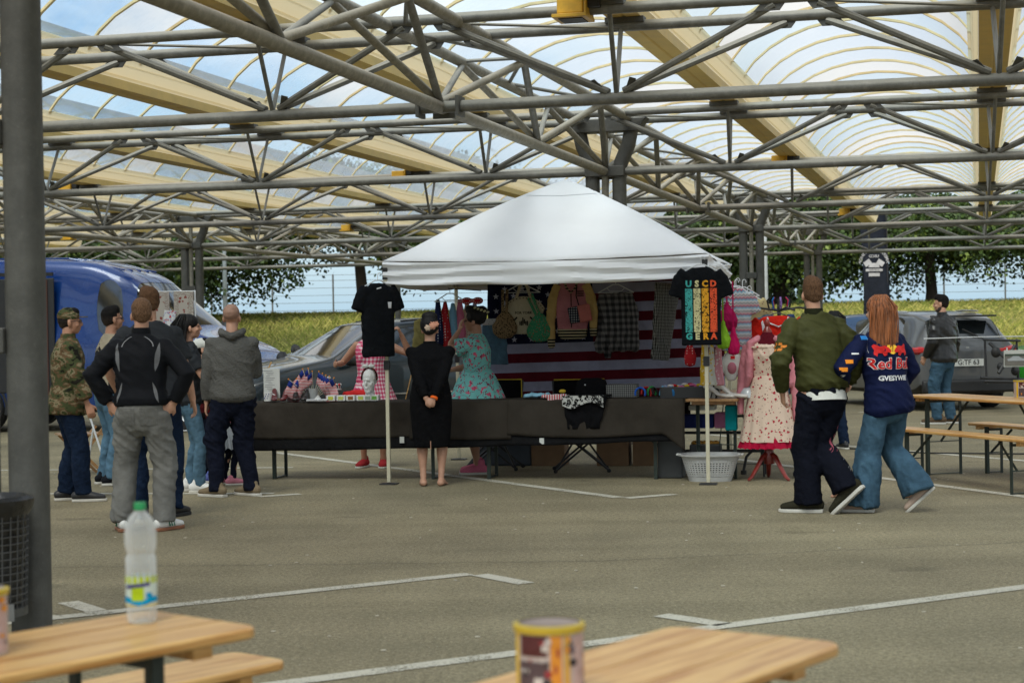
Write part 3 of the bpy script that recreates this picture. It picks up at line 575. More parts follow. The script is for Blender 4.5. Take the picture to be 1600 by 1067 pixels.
# ---------------------------------------------------------------- people
M_OLIVE = fabric('olive_nylon', (.05, .052, .018), .5, .2, .35, 8)
M_JEANS_D = fabric('dark_blue_jeans', (.010, .019, .042), .85, .35, .3, 30); M_JEANS_L = fabric('light_blue_jeans', (.085, .16, .23), .85, .35, .3, 20); M_JEANS_M = fabric('mid_blue_jeans', (.05, .10, .15), .85, .35, .3, 16)
M_GREYTR = fabric('grey_jeans', (.17, .17, .16), .85, .18, .3, 16); M_BLACKJ = fabric('black_softshell', (.011, .012, .015), .6, .2, .2, 10); M_PANEL = fabric('grey_panel', (.16, .165, .175), .7); M_PIPING = fabric('pale_piping', (.3, .31, .33), .7)
M_TEE = fabric('charcoal_jersey', (.030, .033, .038), .85, .12, .3, 9); M_GREYH = fabric('grey_marl_jersey', (.10, .098, .092), .9, .12, .3, 60); M_NAVYSW = fabric('navy_sweatcloth', (.008, .010, .020), .85, .15)
M_BLACKD = fabric('black_dress_cloth', (.006, .006, .007), .85, .1); M_LEATHER = mat('black_leather', (.010, .010, .011), .32, var=.2, vs=8, bump=.35, bs=12, spec=.55)
M_NAVYJ = fabric('navy_team_jacket', (.008, .012, .045), .65, .12, .25, 10); M_WHITE = fabric('white_jersey', (.62, .62, .58), .9); M_BEIGE = fabric('beige_cloth', (.34, .29, .21), .9)
M_CAMO = pmat('camouflage', lambda N, L, v: ramp(N, L, noise_(N, L, scaled(N, L, v, (1, 1, 1.7)), 7.5, 3, rough=.6), [(0, (.015, .014, .010)), (.40, (.055, .065, .028)), (.50, (.12, .075, .04)), (.56, (.20, .165, .10)), (.63, (.06, .07, .03)), (.7, (.02, .02, .014))]))
M_CHECK = pmat('red_black_check', checks((.006, .005, .006), (.07, .008, .01), (.22, .015, .02), 36.)); M_PINKF = fabric('pink_jersey', (.55, .2, .26), .9); M_TULLE = fabric('grey_tulle', (.34, .36, .38), .8)
M_GING = pmat('pink_gingham', checks((.75, .62, .64), (.66, .22, .3), (.52, .04, .12), 150.)); M_TURQ = pmat('turquoise_floral', lambda N, L, v: dots(dots((.17, .50, .48), (.62, .06, .14), 17, .24)(N, L, v), (.10, .05, .05), 27, .15)(N, L, v) if False else mixc(N, L, math_(N, L, 'LESS_THAN', math_(N, L, 'ABSOLUTE', math_(N, L, 'SUBTRACT', noise_(N, L, v, 13, 2), .5)), .016), mixc(N, L, math_(N, L, 'GREATER_THAN', noise_(N, L, v, 22, 2), .60), (.20, .55, .52), (.66, .10, .18)), (.22, .05, .09)))
M_SUIT = fabric('dark_jacket_cloth', (.02, .018, .02))
M_ORANGE = fabric('orange_wristband', (.8, .13, .02), .6); M_HAIRFUZZ = mat('shaved_scalp', (.30, .17, .12), .6, var=.15, vs=30, bump=.1, bs=90); M_BEARD = mat('dark_beard', (.04, .025, .018), .8, var=.3, vs=60, bump=.5, bs=100)
M_FADED = mat('clipped_dark_hair', (.045, .032, .026), .8, var=.25, vs=50, bump=.5, bs=140); M_FADE = mat('clipped_hair', (.13, .075, .045), .8, var=.25, vs=50, bump=.5, bs=140)
def ik(a, b, l1, l2, pole):
    a, b = V(a), V(b); d = b - a; D = min(d.length, (l1 + l2)*.999); d.normalize(); x = (l1*l1 - l2*l2 + D*D)/(2*D); h = math.sqrt(max(0, l1*l1 - x*x)); p = V(pole); p = p - d*p.dot(d)
    if p.length < 1e-5: p = V((0, 1, 0))
    return a + d*x + p.normalized()*h, a + d*D
def rz(v, a): c, s = cos(a), sin(a); return V((v[0]*c - v[1]*s, v[0]*s + v[1]*c, v[2]))
class P: pass
def pose(h=1.78, w=1., feet=((-.12, 0, 0), (.12, 0, 0)), knees=None, hands=None, elbows=None, hipy=0., hipx=0., neck=(0, 0), look=0., nod=0., yaws=(.15, -.15), twist=0., lift=(0, 0), toe=(0, 0), sw=1.):
    p = P(); s = h/1.78; p.s = s; p.w = w; p.h = h; p.hip = V((hipx, hipy, .93*s)); nx, ny = neck; p.nk = V((hipx + nx, hipy + ny, 1.50*s)); p.look = look; p.nod = nod
    p.leg = []
    for i, sx in enumerate((-1, 1)):
        hj = p.hip + rz((sx*.09*s*w, 0, -.02), twist*.4); f = V(feet[i]); an = V((f.x, f.y, f.z + .085*s + lift[i]))
        dirf = rz((0, 1, 0), yaws[i]); k, an = ik(hj, an, .43*s, .408*s, knees[i] if knees else dirf); p.leg.append((hj, k, an, yaws[i], toe[i]))
    p.arm = []
    for i, sx in enumerate((-1, 1)):
        sh = V((p.nk.x, p.nk.y, 1.405*s)) + rz((sx*.178*s*sw, -.01, 0), twist)
        hd = hands[i] if hands and hands[i] else (p.nk.x + sx*.27*s*sw, p.nk.y + .06, .86*s)
        el = elbows[i] if elbows and elbows[i] else (sx*.5, -1, -.2)
        e, wr = ik(sh, hd, .29*s, .255*s, el); p.arm.append((sh, e, wr))
    p.twist = twist; c = p.nk + V((0, .02, .145*s)); p.head = c; return p
def headm(p, c=None):
    return Matrix.Translation(p.head) @ Matrix.Rotation(p.look, 4, 'Z') @ Matrix.Rotation(-p.nod, 4, 'X') @ Matrix.Scale(1.0*p.s**.5, 4)
def mball(mb, M, c, r, n=12): mb.ball(M @ V(c), *(x*M.to_scale()[0] for x in r), n=n, M=M.to_3x3().normalized())
def hand(mb, wr, d, nrm, s, side=1, curl=.5, spread=1.):
    """palm and five bent fingers; d runs along the hand, nrm out of its back, thumb on 'side'"""
    d = V(d).normalized(); nrm = V(nrm); nrm = (nrm - d*nrm.dot(d)).normalized(); x = d.cross(nrm)*side
    mb.chain([(wr - d*.01*s, .028*s, .020*s), (wr + d*.03*s, .036*s, .017*s), (wr + d*.085*s, .042*s, .015*s)], x, 10)
    for i, (o, ln) in enumerate(((-.031, .062), (-.011, .074), (.010, .070), (.030, .054))):
        b = wr + d*.082*s + x*(-o)*s; d2 = (d*cos(curl*.5) - nrm*sin(curl*.5) - x*o*spread*2).normalized(); m = b + d2*ln*s*.45; d3 = (d*cos(curl*1.5) - nrm*sin(curl*1.5)).normalized(); m2 = m + d3*ln*s*.33; d4 = (d*cos(curl*2.3) - nrm*sin(curl*2.3)).normalized(); e = m2 + d4*ln*s*.26
        mb.chain([(b - d*.02*s, .0095*s, .0095*s), (b, .0098*s, .0095*s), (m, .009*s, .009*s), (m2, .0082*s, .0082*s), (e, .007*s, .007*s)], x, 8)
    b = wr + d*.022*s + x*.028*s; m = b + (d*.6 + x*.75 - nrm*.3).normalized()*.036*s; e = m + (d*.95 + x*.2 - nrm*.35).normalized()*.03*s
    mb.chain([(b - x*.012*s, .013*s, .013*s), (b, .0135*s, .013*s), (m, .011*s, .011*s), (e, .009*s, .009*s)], d, 8)
def body(root, p, skin, hair=None, barefoot=False, hd=(None, None), curl=(.5, .5), beard=None, female=False, vox=.0085):
    s, w = p.s, p.w; mb = MB(); T = p.twist; ax = rz((1, 0, 0), T); hx = rz((1, 0, 0), T*.4)
    a, b = p.hip, p.nk
    q = lambda t: a.lerp(b, t)
    mb.chain([(a + V((0, 0, -.05*s)), .135*s*w, .09*s*w), (a + V((0, 0, .04*s)), .15*s*w, .10*s*w), (q(.3), .125*s*w, .088*s*w), (q(.62), .148*s*w, .10*s*w), (q(.84), .15*s*w, .085*s*w), (b + V((0, 0, -.03*s)), .075*s, .06*s)], ax, 16)
    M = headm(p); mb.chain([(b + V((0, -.01, -.06*s)), .062*s*w**.5, .06*s), (b + V((0, 0, .03*s)), .053*s*w**.5, .055*s), (M @ V((0, -.015, -.06)), .052*s*w**.5, .056*s)], ax, 12)
    B = lambda c, r: mball(mb, M, c, r)
    B((0, -.012, .035), (.077, .096, .086)); B((0, .025, -.03), (.060, .066, .075)); B((0, .045, -.085), (.036, .035, .026)); B((0, .01, -.075), (.056, .05, .03)); B((0, .086, .012), (.045, .010, .012))
    mb.chain([(M @ V((0, .088, .012)), .008, .008), (M @ V((0, .106, -.018)), .010, .010), (M @ V((0, .108, -.030)), .015, .010), (M @ V((0, .090, -.036)), .014, .008)], (1, 0, 0), 8)
    B((0, .088, -.060), (.022, .008, .005)); B((0, .086, -.069), (.020, .008, .006)); B((.040, .066, -.03), (.018, .018, .016)); B((-.040, .066, -.03), (.018, .018, .016))
    for x in (-1, 1): B((x*.077, -.004, -.016), (.010, .019, .031)); B((x*.072, -.002, -.03), (.012, .012, .018))
    for i, (sh, e, wr) in enumerate(p.arm):
        mb.chain([(sh, .052*s*w, .05*s*w), (sh.lerp(e, .35), .046*s*w, .046*s*w), (e, .036*s*w, .037*s*w), (e.lerp(wr, .3), .038*s*w, .036*s*w), (wr, .027*s, .022*s)], ax, 12)
        d = hd[i][0] if hd[i] else (wr - e).normalized(); nn = hd[i][1] if hd[i] else V((-1 if i == 0 else 1, 0, 0)); hand(mb, wr, d, nn, s*(.92 if female else 1), (1 if i == 0 else -1), curl[i])
    for i, (hj, k, an, yw, to) in enumerate(p.leg):
        g = 1.06 if female else 1
        mb.chain([(hj, .085*s*w*g, .09*s*w), (hj.lerp(k, .5), .070*s*w*g, .075*s*w), (k, .052*s*w, .055*s*w), (k.lerp(an, .3) + V((0, -.012*s, 0)), .052*s*w, .056*s*w), (k.lerp(an, .75), .036*s, .038*s), (an, .033*s, .038*s)], hx, 12)
        fd = rz((0, 1, 0), yw)
        if barefoot:
            f = V((an.x, an.y, an.z - .085*s)); sx = rz((1, 0, 0), yw)
            mb.chain([(f - fd*.055*s + V((0, 0, .034*s)), .037*s, .034*s), (f + fd*.0*s + V((0, 0, .045*s)), .040*s, .045*s), (f + fd*.07*s + V((0, 0, .032*s)), .042*s, .030*s), (f + fd*.135*s + V((0, 0, .018*s)), .044*s, .016*s)], sx, 10)
            for t in range(5):
                o = (t - 2)*.0175*s*(-1 if i == 0 else 1); ln = (.05, .05, .046, .04, .03)[::-1][t]*s; c = f + fd*.14*s + sx*o*(1 if i == 0 else 1) + V((0, 0, .013*s)); mb.chain([(c - fd*.02, .010, .010), (c + fd*ln, .0085, .0085)], sx, 6)
        else:
            f = an; mb.chain([(f, .034*s, .036*s), (f + fd*.05*s + V((0, 0, -.045*s)), .03*s, .025*s), (f + fd*.11*s + V((0, 0, -.06*s)), .03*s, .015*s)], rz((1, 0, 0), yw), 8)
    bo = fused('body', mb, skin, root, vox, 3)
    eb = MB()
    for x in (-1, 1): mball(eb, M, (x*.031, .083, .0), (.010, .006, .0055), 8); eb.beam(M @ V((x*.018, .092, .018)), M @ V((x*.046, .085, .019)), .006, .004)
    eb.build('eyes', M_BEARD if False else MAT['eye'], root)
    if beard: mb = MB(); mball(mb, M, (0, .035, -.088), (.048, .044, .034)); mball(mb, M, (0, .088, -.050), (.026, .008, .005)); mball(mb, M, (.045, .012, -.07), (.018, .03, .04)); mball(mb, M, (-.045, .012, -.07), (.018, .03, .04)); fused('beard', mb, beard, root, .008, 2)
    return bo
def hair_short(root, p, m, fade=None, top=.0):
    M = headm(p); mb = MB(); ca = m.node_tree.nodes['Mix'].inputs[7].default_value[:3]; cb_ = (fade or m).node_tree.nodes['Mix'].inputs[7].default_value[:3]; zc = p.head.z
    def fn(N, L, v):
        z = axis(N, L, v, 2); g = N('ShaderNodeMapRange'); g.inputs[1].default_value = zc - .055; g.inputs[2].default_value = zc + .05; L(math_(N, L, 'ADD', z, math_(N, L, 'MULTIPLY', noise_(N, L, v, 40, 3), .03)), g.inputs[0]); n = noise_(N, L, scaled(N, L, v, (1, 1, .35)), 130, 3, rough=.8); c = mixc(N, L, g.outputs[0], cb_, ca); mm = N('ShaderNodeMix'); mm.data_type = 'RGBA'; mm.blend_type = 'MULTIPLY'; mm.inputs[0].default_value = 1; L(c, mm.inputs[6]); L(ramp(N, L, n, [(.35, (.45, .45, .45)), (.65, (1.5, 1.5, 1.5))], False), mm.inputs[7]); return mm.outputs[2]
    hm = pmat('short_hair', fn, .7, bump=.7, bs=140)
    mball(mb, M, (0, -.018, .05), (.080, .097, .080 + top)); mball(mb, M, (0, .03, .085 + top*.5), (.062, .058, .046 + top)); mball(mb, M, (0, -.026, .018), (.0785, .089, .080)); mball(mb, M, (0, -.055, -.022), (.052, .046, .042)); fused('hair', mb, hm, root, .008, 2, (.003, 45, 45, 2)); return
    mb = MB(); mball(mb, M, (0, -.018, .05), (.081, .098, .080 + top)); mball(mb, M, (0, .03, .085 + top*.5), (.064, .06, .046 + top)); 
    fused('hair', mb, m, root, .008, 2)
    mb = MB(); mball(mb, M, (0, -.026, .018), (.0795, .090, .080)); mball(mb, M, (0, -.055, -.022), (.058, .050, .048)); fused('hair_sides', mb, fade or m, root, .008, 2)
def top(root, p, m, name='jacket', hem=.90, ease=1.0, sleeve=1., r=None, folds=(.010, 6, 10., 3), collar=True, hemr=None, vox=.0125, sl=1., blouson=0, cuff=None, rib=None, bust=0, skin_it=3):
    """upper garment: torso, shoulders and sleeves fused into one cloth skin"""
    s, w = p.s, p.w*ease; ax = rz((1, 0, 0), p.twist); mb = MB(); a, b = p.hip, p.nk; g = lambda z: a.lerp(b, (z*s - a.z)/(b.z - a.z)); hr = hemr or (.168, .118)
    rings = [(g(hem), hr[0]*s*w, hr[1]*s*w), (g(hem + .05), (hr[0] + .012 + blouson)*s*w, (hr[1] + .012 + blouson)*s*w), (g(1.08), .160*s*w + blouson*.8*s, .118*s*w + blouson*s), (g(1.22), .172*s*w + blouson*.6*s, .125*s*w + blouson*.8*s), (g(1.34), .182*s*w, (.126)*s*w + blouson*.3*s), (g(1.405), .172*s*w, .102*s*w), (g(1.445), .150*s*w, .088*s*w), (g(1.475), .105*s*w, .075*s*w), (g(1.50), .072*s*w, .066*s*w)]
    mb.chain(rings, ax, 20, False, .9)
    if bust:
        for x in (-1, 1): mb.ball(g(1.27) + rz((x*.075*s, .085*s, 0), p.twist), .075*s, .065*s, .07*s)
    for i, (sh, e, wr) in enumerate(p.arm):
        if sleeve <= 0: continue
        L_ = [(sh + rz(((1, -1)[i]*.02, 0, .0), p.twist), .058*s*w, .062*s*w), (sh.lerp(e, .4), .060*s*w*sl, .062*s*w*sl)]
        if sleeve < .5: L_.append((sh.lerp(e, sleeve*2), .068*s*w*sl, .070*s*w*sl))
        elif sleeve < .95: L_ += [(e, .056*s*w*sl, .058*s*w*sl), (e.lerp(wr, (sleeve - .5)*2), .052*s*w*sl, .05*s*w*sl)]
        else: L_ += [(e, .057*s*w*sl, .060*s*w*sl), (e.lerp(wr, .45), .052*s*w*sl, .052*s*w*sl), (e.lerp(wr, .93), .040*s*w*sl, .038*s*w*sl)]
        mb.chain(L_, ax, 14, False)
        mb.ball(sh, .060*s*w, .060*s*w, .056*s*w)
    mb.chain([(g(1.40) + V((0, -.005, 0)), .12*s*w, .09*s*w), (g(1.50), .075*s*w, .066*s)], ax, 14, False) if False else None
    o = fused(name, mb, m, root, vox, skin_it, folds)
    if collar:
        cb = MB(); n = 18; c = p.nk + V((0, 0, -.012)); hh = collar if isinstance(collar, float) else .05
        cb.lathe([(.070, -.03), (.068, hh*.6), (.064, hh), (.058, hh), (.060, 0)], c, n, lambda r, z, t: (r*s*w**.5, r*s*1.02))
        cb.build('collar', rib or m, o)
    if cuff:
        for (sh, e, wr) in p.arm: q = MB(); q.chain([(e.lerp(wr, .86), .041*s*w, .040*s*w), (e.lerp(wr, .99), .038*s*w, .037*s*w)], ax, 12); q.build('cuff', cuff, o)
    if rib: q = MB(); q.chain([(g(hem - .045), hr[0]*s*w*.97, hr[1]*s*w*.97), (g(hem + .02), hr[0]*s*w*1.01, hr[1]*s*w*1.01)], ax, 24, False); q.build('hem_band', rib, o)
    return o
def trousers(root, p, m, thigh=.095, knee=.072, hemr=.062, hem=.075, folds=(.013, 9, 7, 9), seat=1., name='trousers', vox=.0125, rise=.08, hemz=None):
    s, w = p.s, p.w; mb = MB(); hx = rz((1, 0, 0), p.twist*.4); a = p.hip
    mb.chain([(a + V((0, 0, -.10*s)), .150*s*w*seat, .112*s*w*seat), (a + V((0, -.005, 0)), .166*s*w*seat, .122*s*w*seat), (a + V((0, 0, rise*s)), .150*s*w, .105*s*w)], hx, 18, True, .95)
    for i, (hj, k, an, yw, to) in enumerate(p.leg):
        an2 = k.lerp(an, 1.02); fd = rz((0, 1, 0), yw)
        mb.chain([(hj + V((0, 0, -.01)), thigh*s*w*1.02, thigh*1.1*s*w), (hj.lerp(k, .5), thigh*.93*s*w, thigh*.97*s*w), (k, knee*s*w, knee*1.06*s*w), (k.lerp(an2, .5) - fd*.01, (knee*.5 + hemr*.5)*s*w, (knee*.5 + hemr*.5)*1.08*s*w), (k.lerp(an2, .85), hemr*s*w, hemr*1.12*s*w), (k.lerp(an2, .97) + V((0, 0, -hem*.3*s)), hemr*1.02*s*w, hemr*1.18*s*w)], hx, 14, False)
    return fused(name, mb, m, root, vox, 3, folds)
def shoes(root, p, m, solem=None, hi=.0, big=1., accent=None):
    s = p.s*big*1.08
    for i, (hj, k, an, yw, to) in enumerate(p.leg):
        Mf = Matrix.Translation(an) @ Matrix.Rotation(yw, 4, 'Z') @ Matrix.Rotation(-to, 4, 'X') @ Matrix.Translation((0, 0, -.085*p.s)); T = lambda x, y, z: Mf @ V((x*s, y*s, z*s)); sx = Mf.to_3x3() @ V((1, 0, 0))
        mb = MB(); mb.chain([(T(0, -.074, .050), .032*s, .038*s), (T(0, -.03, .058), .042*s, .045*s), (T(0, .04, .052), .046*s, .042*s), (T(0, .11, .042), .050*s, .032*s), (T(0, .165, .036), .043*s, .024*s)], sx, 12); mb.chain([(T(0, -.02, .05), .04*s, .046*s), (T(0, -.022, .10 + hi), .038*s, .044*s)], sx, 12)
        sh = fused('shoe', mb, m, root, .009, 2)
        mb = MB(); pr = [(.030, -.095), (.042, -.05), (.041, .03), (.052, .11), (.045, .165), (.022, .195)]; poly = [(x*s, y*s) for x, y in pr] + [(-x*s, y*s) for x, y in reversed(pr)]
        mb.prism(poly, 0, .024*s, Mf); mb.build('sole', solem or MAT['sole'], sh, True, .006)
        if accent:
            for q in range(3): mb = MB(); 
            mb = MB()
            for q in range(3):
                for sd in (-1, 1): mb.beam(T(sd*.047, .012 + q*.024, .032), T(sd*.040, -.002 + q*.024, .078), .008, .006, sx)
            mb.build('stripe', accent, sh)
def glasses(root, p, m):
    M = headm(p); mb = MB()
    for x in (-1, 1):
        mb.tube([M @ V((x*.032 + .022*cos(t*pi/5), .098, .001 + .018*sin(t*pi/5))) for t in range(11)], .0028, 5, (0, 1, 0)); mb.tube([M @ V((x*.054, .097, .005)), M @ V((x*.079, .005, .004))], .0025, 5)
    mb.build('glasses', m, root)
def cap(root, p, m, brimm=None, back=False):
    M = headm(p); mb = MB(); mball(mb, M, (0, -.014, .055), (.086, .104, .080)); c = fused('cap', mb, m, root, .009, 2)
    mb = MB(); pts = [(.070*cos(t), .075 + .085*sin(t)**.7 if sin(t) > 0 else .075) for t in np.linspace(0, pi, 13)]
    mb.prism([(x, y) for x, y in pts], .038, .046, M); mb.build('brim', brimm or m, c)
GR = 'visitors and stallholders at the flea market'
def person(lab, x, y, rot): return empty('person', (x, y, 0), rot, lab, 'person', GR)
# 1 man in camouflage shirt
r_ = person('man in camouflage shirt and camouflage cap with dark blue jeans, standing beside the pillar', -3.98, 15.8, R(-72)); p = pose(1.73, 1.12, ((-.10, -.02, 0), (.10, .12, 0)), hands=((-.30, .02, .84), (.28, .16, .86)), neck=(0, .02), nod=-.02, look=-.1)
body(r_, p, MAT['skin2'], curl=(.7, .7)); hair_short(r_, p, MAT['hair_dark'], M_FADED); cap(r_, p, M_CAMO); top(r_, p, M_CAMO, 'shirt', .80, 1.08, .9, hemr=(.18, .145), sl=1.1, folds=(.010, 6, 8, 1)); trousers(r_, p, M_JEANS_D); shoes(r_, p, MAT['black']); glasses(r_, p, MAT['black'])
# 2 man with sunglasses and beige collar
r_ = person('man in sunglasses with beige-shouldered dark jacket and light jeans, half hidden behind the black jacket', -4.0, 17.45, R(-60)); p = pose(1.76, 1., neck=(.0, .05), nod=-.12, hands=((-.22, .3, 1.02), (.2, .28, 1.0)))
body(r_, p, MAT['skin2']); hair_short(r_, p, MAT['hair_dark'], M_FADED, .01); j = top(r_, p, M_BLACKJ, 'jacket', .9, 1., .45, collar=False); trousers(r_, p, M_JEANS_L); shoes(r_, p, M_BLACKJ); glasses(r_, p, MAT['eye'])
patch('shoulder_panel', lambda u, v: V((-.17 + .34*u, -.09 + .17*v, 1.6)), 24, 14, M_BEIGE, j, j.data, (0, 0, -1), .004)
# 3 man, black softshell, grey trousers, hands on hips
r_ = person('man with hands on hips in black sport jacket with grey inserts and grey trousers', -2.80, 13.35, R(-4)); p = pose(1.76, 1.1, ((-.16, 0, 0), (.15, .02, 0)), hands=((-.245, .0, .96), (.245, .0, .96)), elbows=((-1, -.35, 0), (1, -.35, 0)), yaws=(.35, -.45), look=.35, neck=(.0, .02), sw=1.03)
body(r_, p, MAT['skin'], hd=((V((.55, -.1, -.55)), V((-.3, -1, .1))), (V((-.55, -.1, -.55)), V((.3, -1, .1)))), curl=(.25, .25)); hair_short(r_, p, M_FADE, M_FADE, .004)
j = top(r_, p, M_BLACKJ, 'jacket', .955, 1.06, 1, folds=(.012, 5.5, 9, 21), hemr=(.172, .125), sl=1.05, collar=.06); trousers(r_, p, M_GREYTR, .098, .080, .078, folds=(.017, 8, 8, 4)); shoes(r_, p, MAT['white'], mat('gum_sole', (.25, .1, .05), .7), accent=mat('green_stripe', (.02, .16, .08), .6))
for sx in (-1, 1):
    patch('grey_insert', lambda u, v: V((sx*(.135 + .035*(1 - (2*v - 1)**2)*(u - .2) + .025*v*v), -.4, 1.20 + .22*v)), 5, 18, M_PANEL, j, j.data, (0, 1, 0))
    patch('grey_insert', lambda u, v: V((sx*(.115 + .045*(1 - v)**2 + .022*u*(1 - (2*v - 1)**2)), -.4, .965 + .16*v)), 4, 14, M_PANEL, j, j.data, (0, 1, 0))
    patch('piping', lambda u, v: V((sx*(.115 + .008*u - .07*v**2), -.4, 1.39 + .075*v)), 3, 8, M_PIPING, j, j.data, (0, 1, 0))
    patch('back_pocket', lambda u, v: V((sx*.085 + (u - .5)*.13, -.4, .80 + .13*v)), 6, 6, fabric('grey_denim_pocket', (.14, .14, .132), .85), r_.children[-3] if False else j, [c for c in r_.children if c.name.startswith('trousers')][0].data, (0, 1, 0), .004)
# 4 man in charcoal t-shirt
r_ = person('tall man in charcoal t-shirt and dark jeans behind the man with hands on hips', -2.90, 14.3, R(22)); p = pose(1.87, 1.08, ((-.13, 0, 0), (.14, -.02, 0)), hands=((-.24, .22, 1.0), (.34, .10, .92)), elbows=((-1, -.2, 0), (.8, -.8, 0)), neck=(-.02, .03), look=.25, yaws=(.3, -.75), sw=1.06)
body(r_, p, MAT['skin'], curl=(.5, .6)); hair_short(r_, p, MAT['hair_brown'], M_FADE, .008); top(r_, p, M_TEE, 't_shirt', .86, 1.08, .36, hemr=(.175, .13), folds=(.014, 5.5, 8, 31), collar=.015, sl=1.15); trousers(r_, p, M_JEANS_D); shoes(r_, p, MAT['black'], MAT['rubber'])
# 5 woman with long dark hair
r_ = person('woman with long dark hair and light blue jeans behind the man in the charcoal t-shirt', -3.02, 16.5, R(-78)); p = pose(1.66, .95, ((-.09, 0, 0), (.09, .08, 0)), hands=((-.2, .3, .95), (.2, .3, .92)), nod=-.1)
body(r_, p, MAT['skin'], female=True); top(r_, p, M_TEE, 't_shirt', .86, 1., .36, collar=False, bust=1); trousers(r_, p, M_JEANS_L, .088, .062, .055); shoes(r_, p, MAT['white'])
def long_hair(root, p, m, ln=.34, wd=.095):
    M = headm(p); mb = MB(); mball(mb, M, (0, -.016, .045), (.088, .106, .090)); rg = random.Random(4); b = M @ V((0, -.03, 0))
    for i in range(16):
        a = -2.9 + i*2.65/15; x, y = cos(a)*wd, sin(a)*.10; l = ln*rg.uniform(.82, 1.05); mb.chain([(b + V((x*.85, y*.85, .02)), .03, .03), (b + V((x, y - .01, -.10)), .027, .027), (b + V((x*1.12, y - .015, -.10 - l*.5)), .027, .022), (b + V((x*1.05 + rg.uniform(-.02, .02), y*.9 - .015, -.10 - l)), .010, .010)], n=8)
    hr = fused('hair', mb, m, root, .009, 2, (.008, 30, 3, 5)); mb = MB()
    for i in range(70):
        a = -3.0 + 2.86*rg.random(); l = ln*rg.uniform(.75, 1.12); o_ = rg.uniform(-.015, .02); pts = []
        for q in range(7):
            t = q/6; rr_ = wd*(1.0 + .12*sin(t*2.6 + i)) + .016 + o_*.5; pts.append(b + V((cos(a)*rr_ + .012*sin(t*5 + i), sin(a)*rr_*1.06 - .012, .10 - t*(l + .20)))) if q else pts.append(b + V((cos(a)*.05, sin(a)*.06, .128)))
        mb.chain([(p_, .0055*(1 - .7*(k_/6)**2), .0045*(1 - .7*(k_/6)**2)) for k_, p_ in enumerate(pts)], n=5, cap=False)
    st = mb.build('hair_strands', m, hr); st['kind'] = 'stuff'; return hr
long_hair(r_, p, MAT['hair_dark'], .30)
# 6 boy with cap
r_ = person('boy in white and black cap, glasses and red-black checked shirt', -3.08, 17.5, R(-78)); p = pose(1.42, .95, ((-.09, 0, 0), (.09, .1, 0)), hands=((-.2, .18, .72), (.2, .16, .74)), nod=-.15)
body(r_, p, MAT['skin']); hair_short(r_, p, MAT['hair_dark']); cap(r_, p, M_WHITE, MAT['black']); top(r_, p, M_CHECK, 'shirt', .78, 1.1, 1, collar=.03); trousers(r_, p, M_NAVYSW, hemr=.055); shoes(r_, p, fabric('blue_white_shoe', (.12, .15, .4)), big=1.15); glasses(r_, p, MAT['black'])
# 7 girl
r_ = person('small girl in pink top and grey tulle skirt beside the bald man', -2.80, 17.2, R(-60)); p = pose(1.06, .9, ((-.08, 0, 0), (.08, .04, 0)), hands=((-.3, .32, .72), (.16, .2, .5)), nod=-.1)
body(r_, p, MAT['skin'], female=True); long_hair(r_, p, MAT['hair_brown'], .12, .08); top(r_, p, M_PINKF, 'pink_top', .85, 1.1, 1, collar=.04); trousers(r_, p, M_NAVYSW, .08, .06, .05); shoes(r_, p, M_PINKF, big=1.2)
def skirt(root, z0, z1, r0, r1, m, c=(0, 0), n=72, pl=14, amp=.05, ry=.8, name='skirt', flare=1.2, wav=.01):
    mb = MB(); K = 14; prof = [(i/(K-1), 0) for i in range(K)]; vs = []
    for i in range(K):
        t = i/(K-1); z = z0 + (z1 - z0)*t; r = r0 + (r1 - r0)*t**flare
        for j in range(n):
            a = 2*pi*j/n; q = 1 + amp*t*sin(a*pl + 1.3*sin(3*a)) + amp*.5*t*sin(a*pl*.5 + 2); vs.append(V((c[0] + cos(a)*r*q, c[1] + sin(a)*r*q*ry, z + wav*t*sin(a*pl + .7))))
    vs += [v.copy() + V((0, 0, .004)) - V((v.x - c[0], v.y - c[1], 0)).normalized()*.006 for v in vs]; H_ = n*K
    fs = [(i*n + j, i*n + (j+1) % n, (i+1)*n + (j+1) % n, (i+1)*n + j) for i in range(K-1) for j in range(n)]; fs += [tuple(x + H_ for x in reversed(f)) for f in fs]
    fs += [((K-1)*n + j, (K-1)*n + (j+1) % n, H_ + (K-1)*n + (j+1) % n, H_ + (K-1)*n + j) for j in range(n)] + [(j, H_ + j, H_ + (j+1) % n, (j+1) % n) for j in range(n)]
    mb.add(vs, fs); return mb.build(name, m, root)
skirt(r_, .60, .36, .11, .22, M_TULLE, pl=18, amp=.1, name='tulle_skirt')
# 8 bald man
r_ = person('bald man in grey hoodie and navy sweatpants seen from behind, left end of the stall', -2.53, 16.0, R(6)); p = pose(1.75, 1.03, ((-.16, -.02, 0), (.15, .02, 0)), hands=((-.24, .05, .84), (.10, .34, 1.14)), elbows=((-.4, -1, 0), (.45, -1, -.5)), yaws=(.85, .75), look=-.15, neck=(.0, .03), nod=-.12, sw=1.02)
body(r_, p, MAT['skin'], curl=(.6, .8)); M = headm(p); mb = MB(); mball(mb, M, (0, -.018, .042), (.0785, .096, .084)); fused('shaved_hair', mb, M_HAIRFUZZ, r_, .008, 2)
j = top(r_, p, M_GREYH, 'hoodie', .86, 1.08, 1, hemr=(.165, .12), folds=(.010, 5, 6, 41), collar=False, sl=1.12, blouson=.012)
mb = MB(); b = p.nk; mb.chain([(b + V((-.10, .02, .02)), .03, .03), (b + V((-.085, -.06, .0)), .035, .04), (b + V((0, -.10, -.035)), .04, .06), (b + V((.085, -.06, .0)), .035, .04), (b + V((.10, .02, .02)), .03, .03)], (0, 0, 1), 10); fused('hood', mb, M_GREYH, j, .01, 3, (.008, 14, 14, 2))
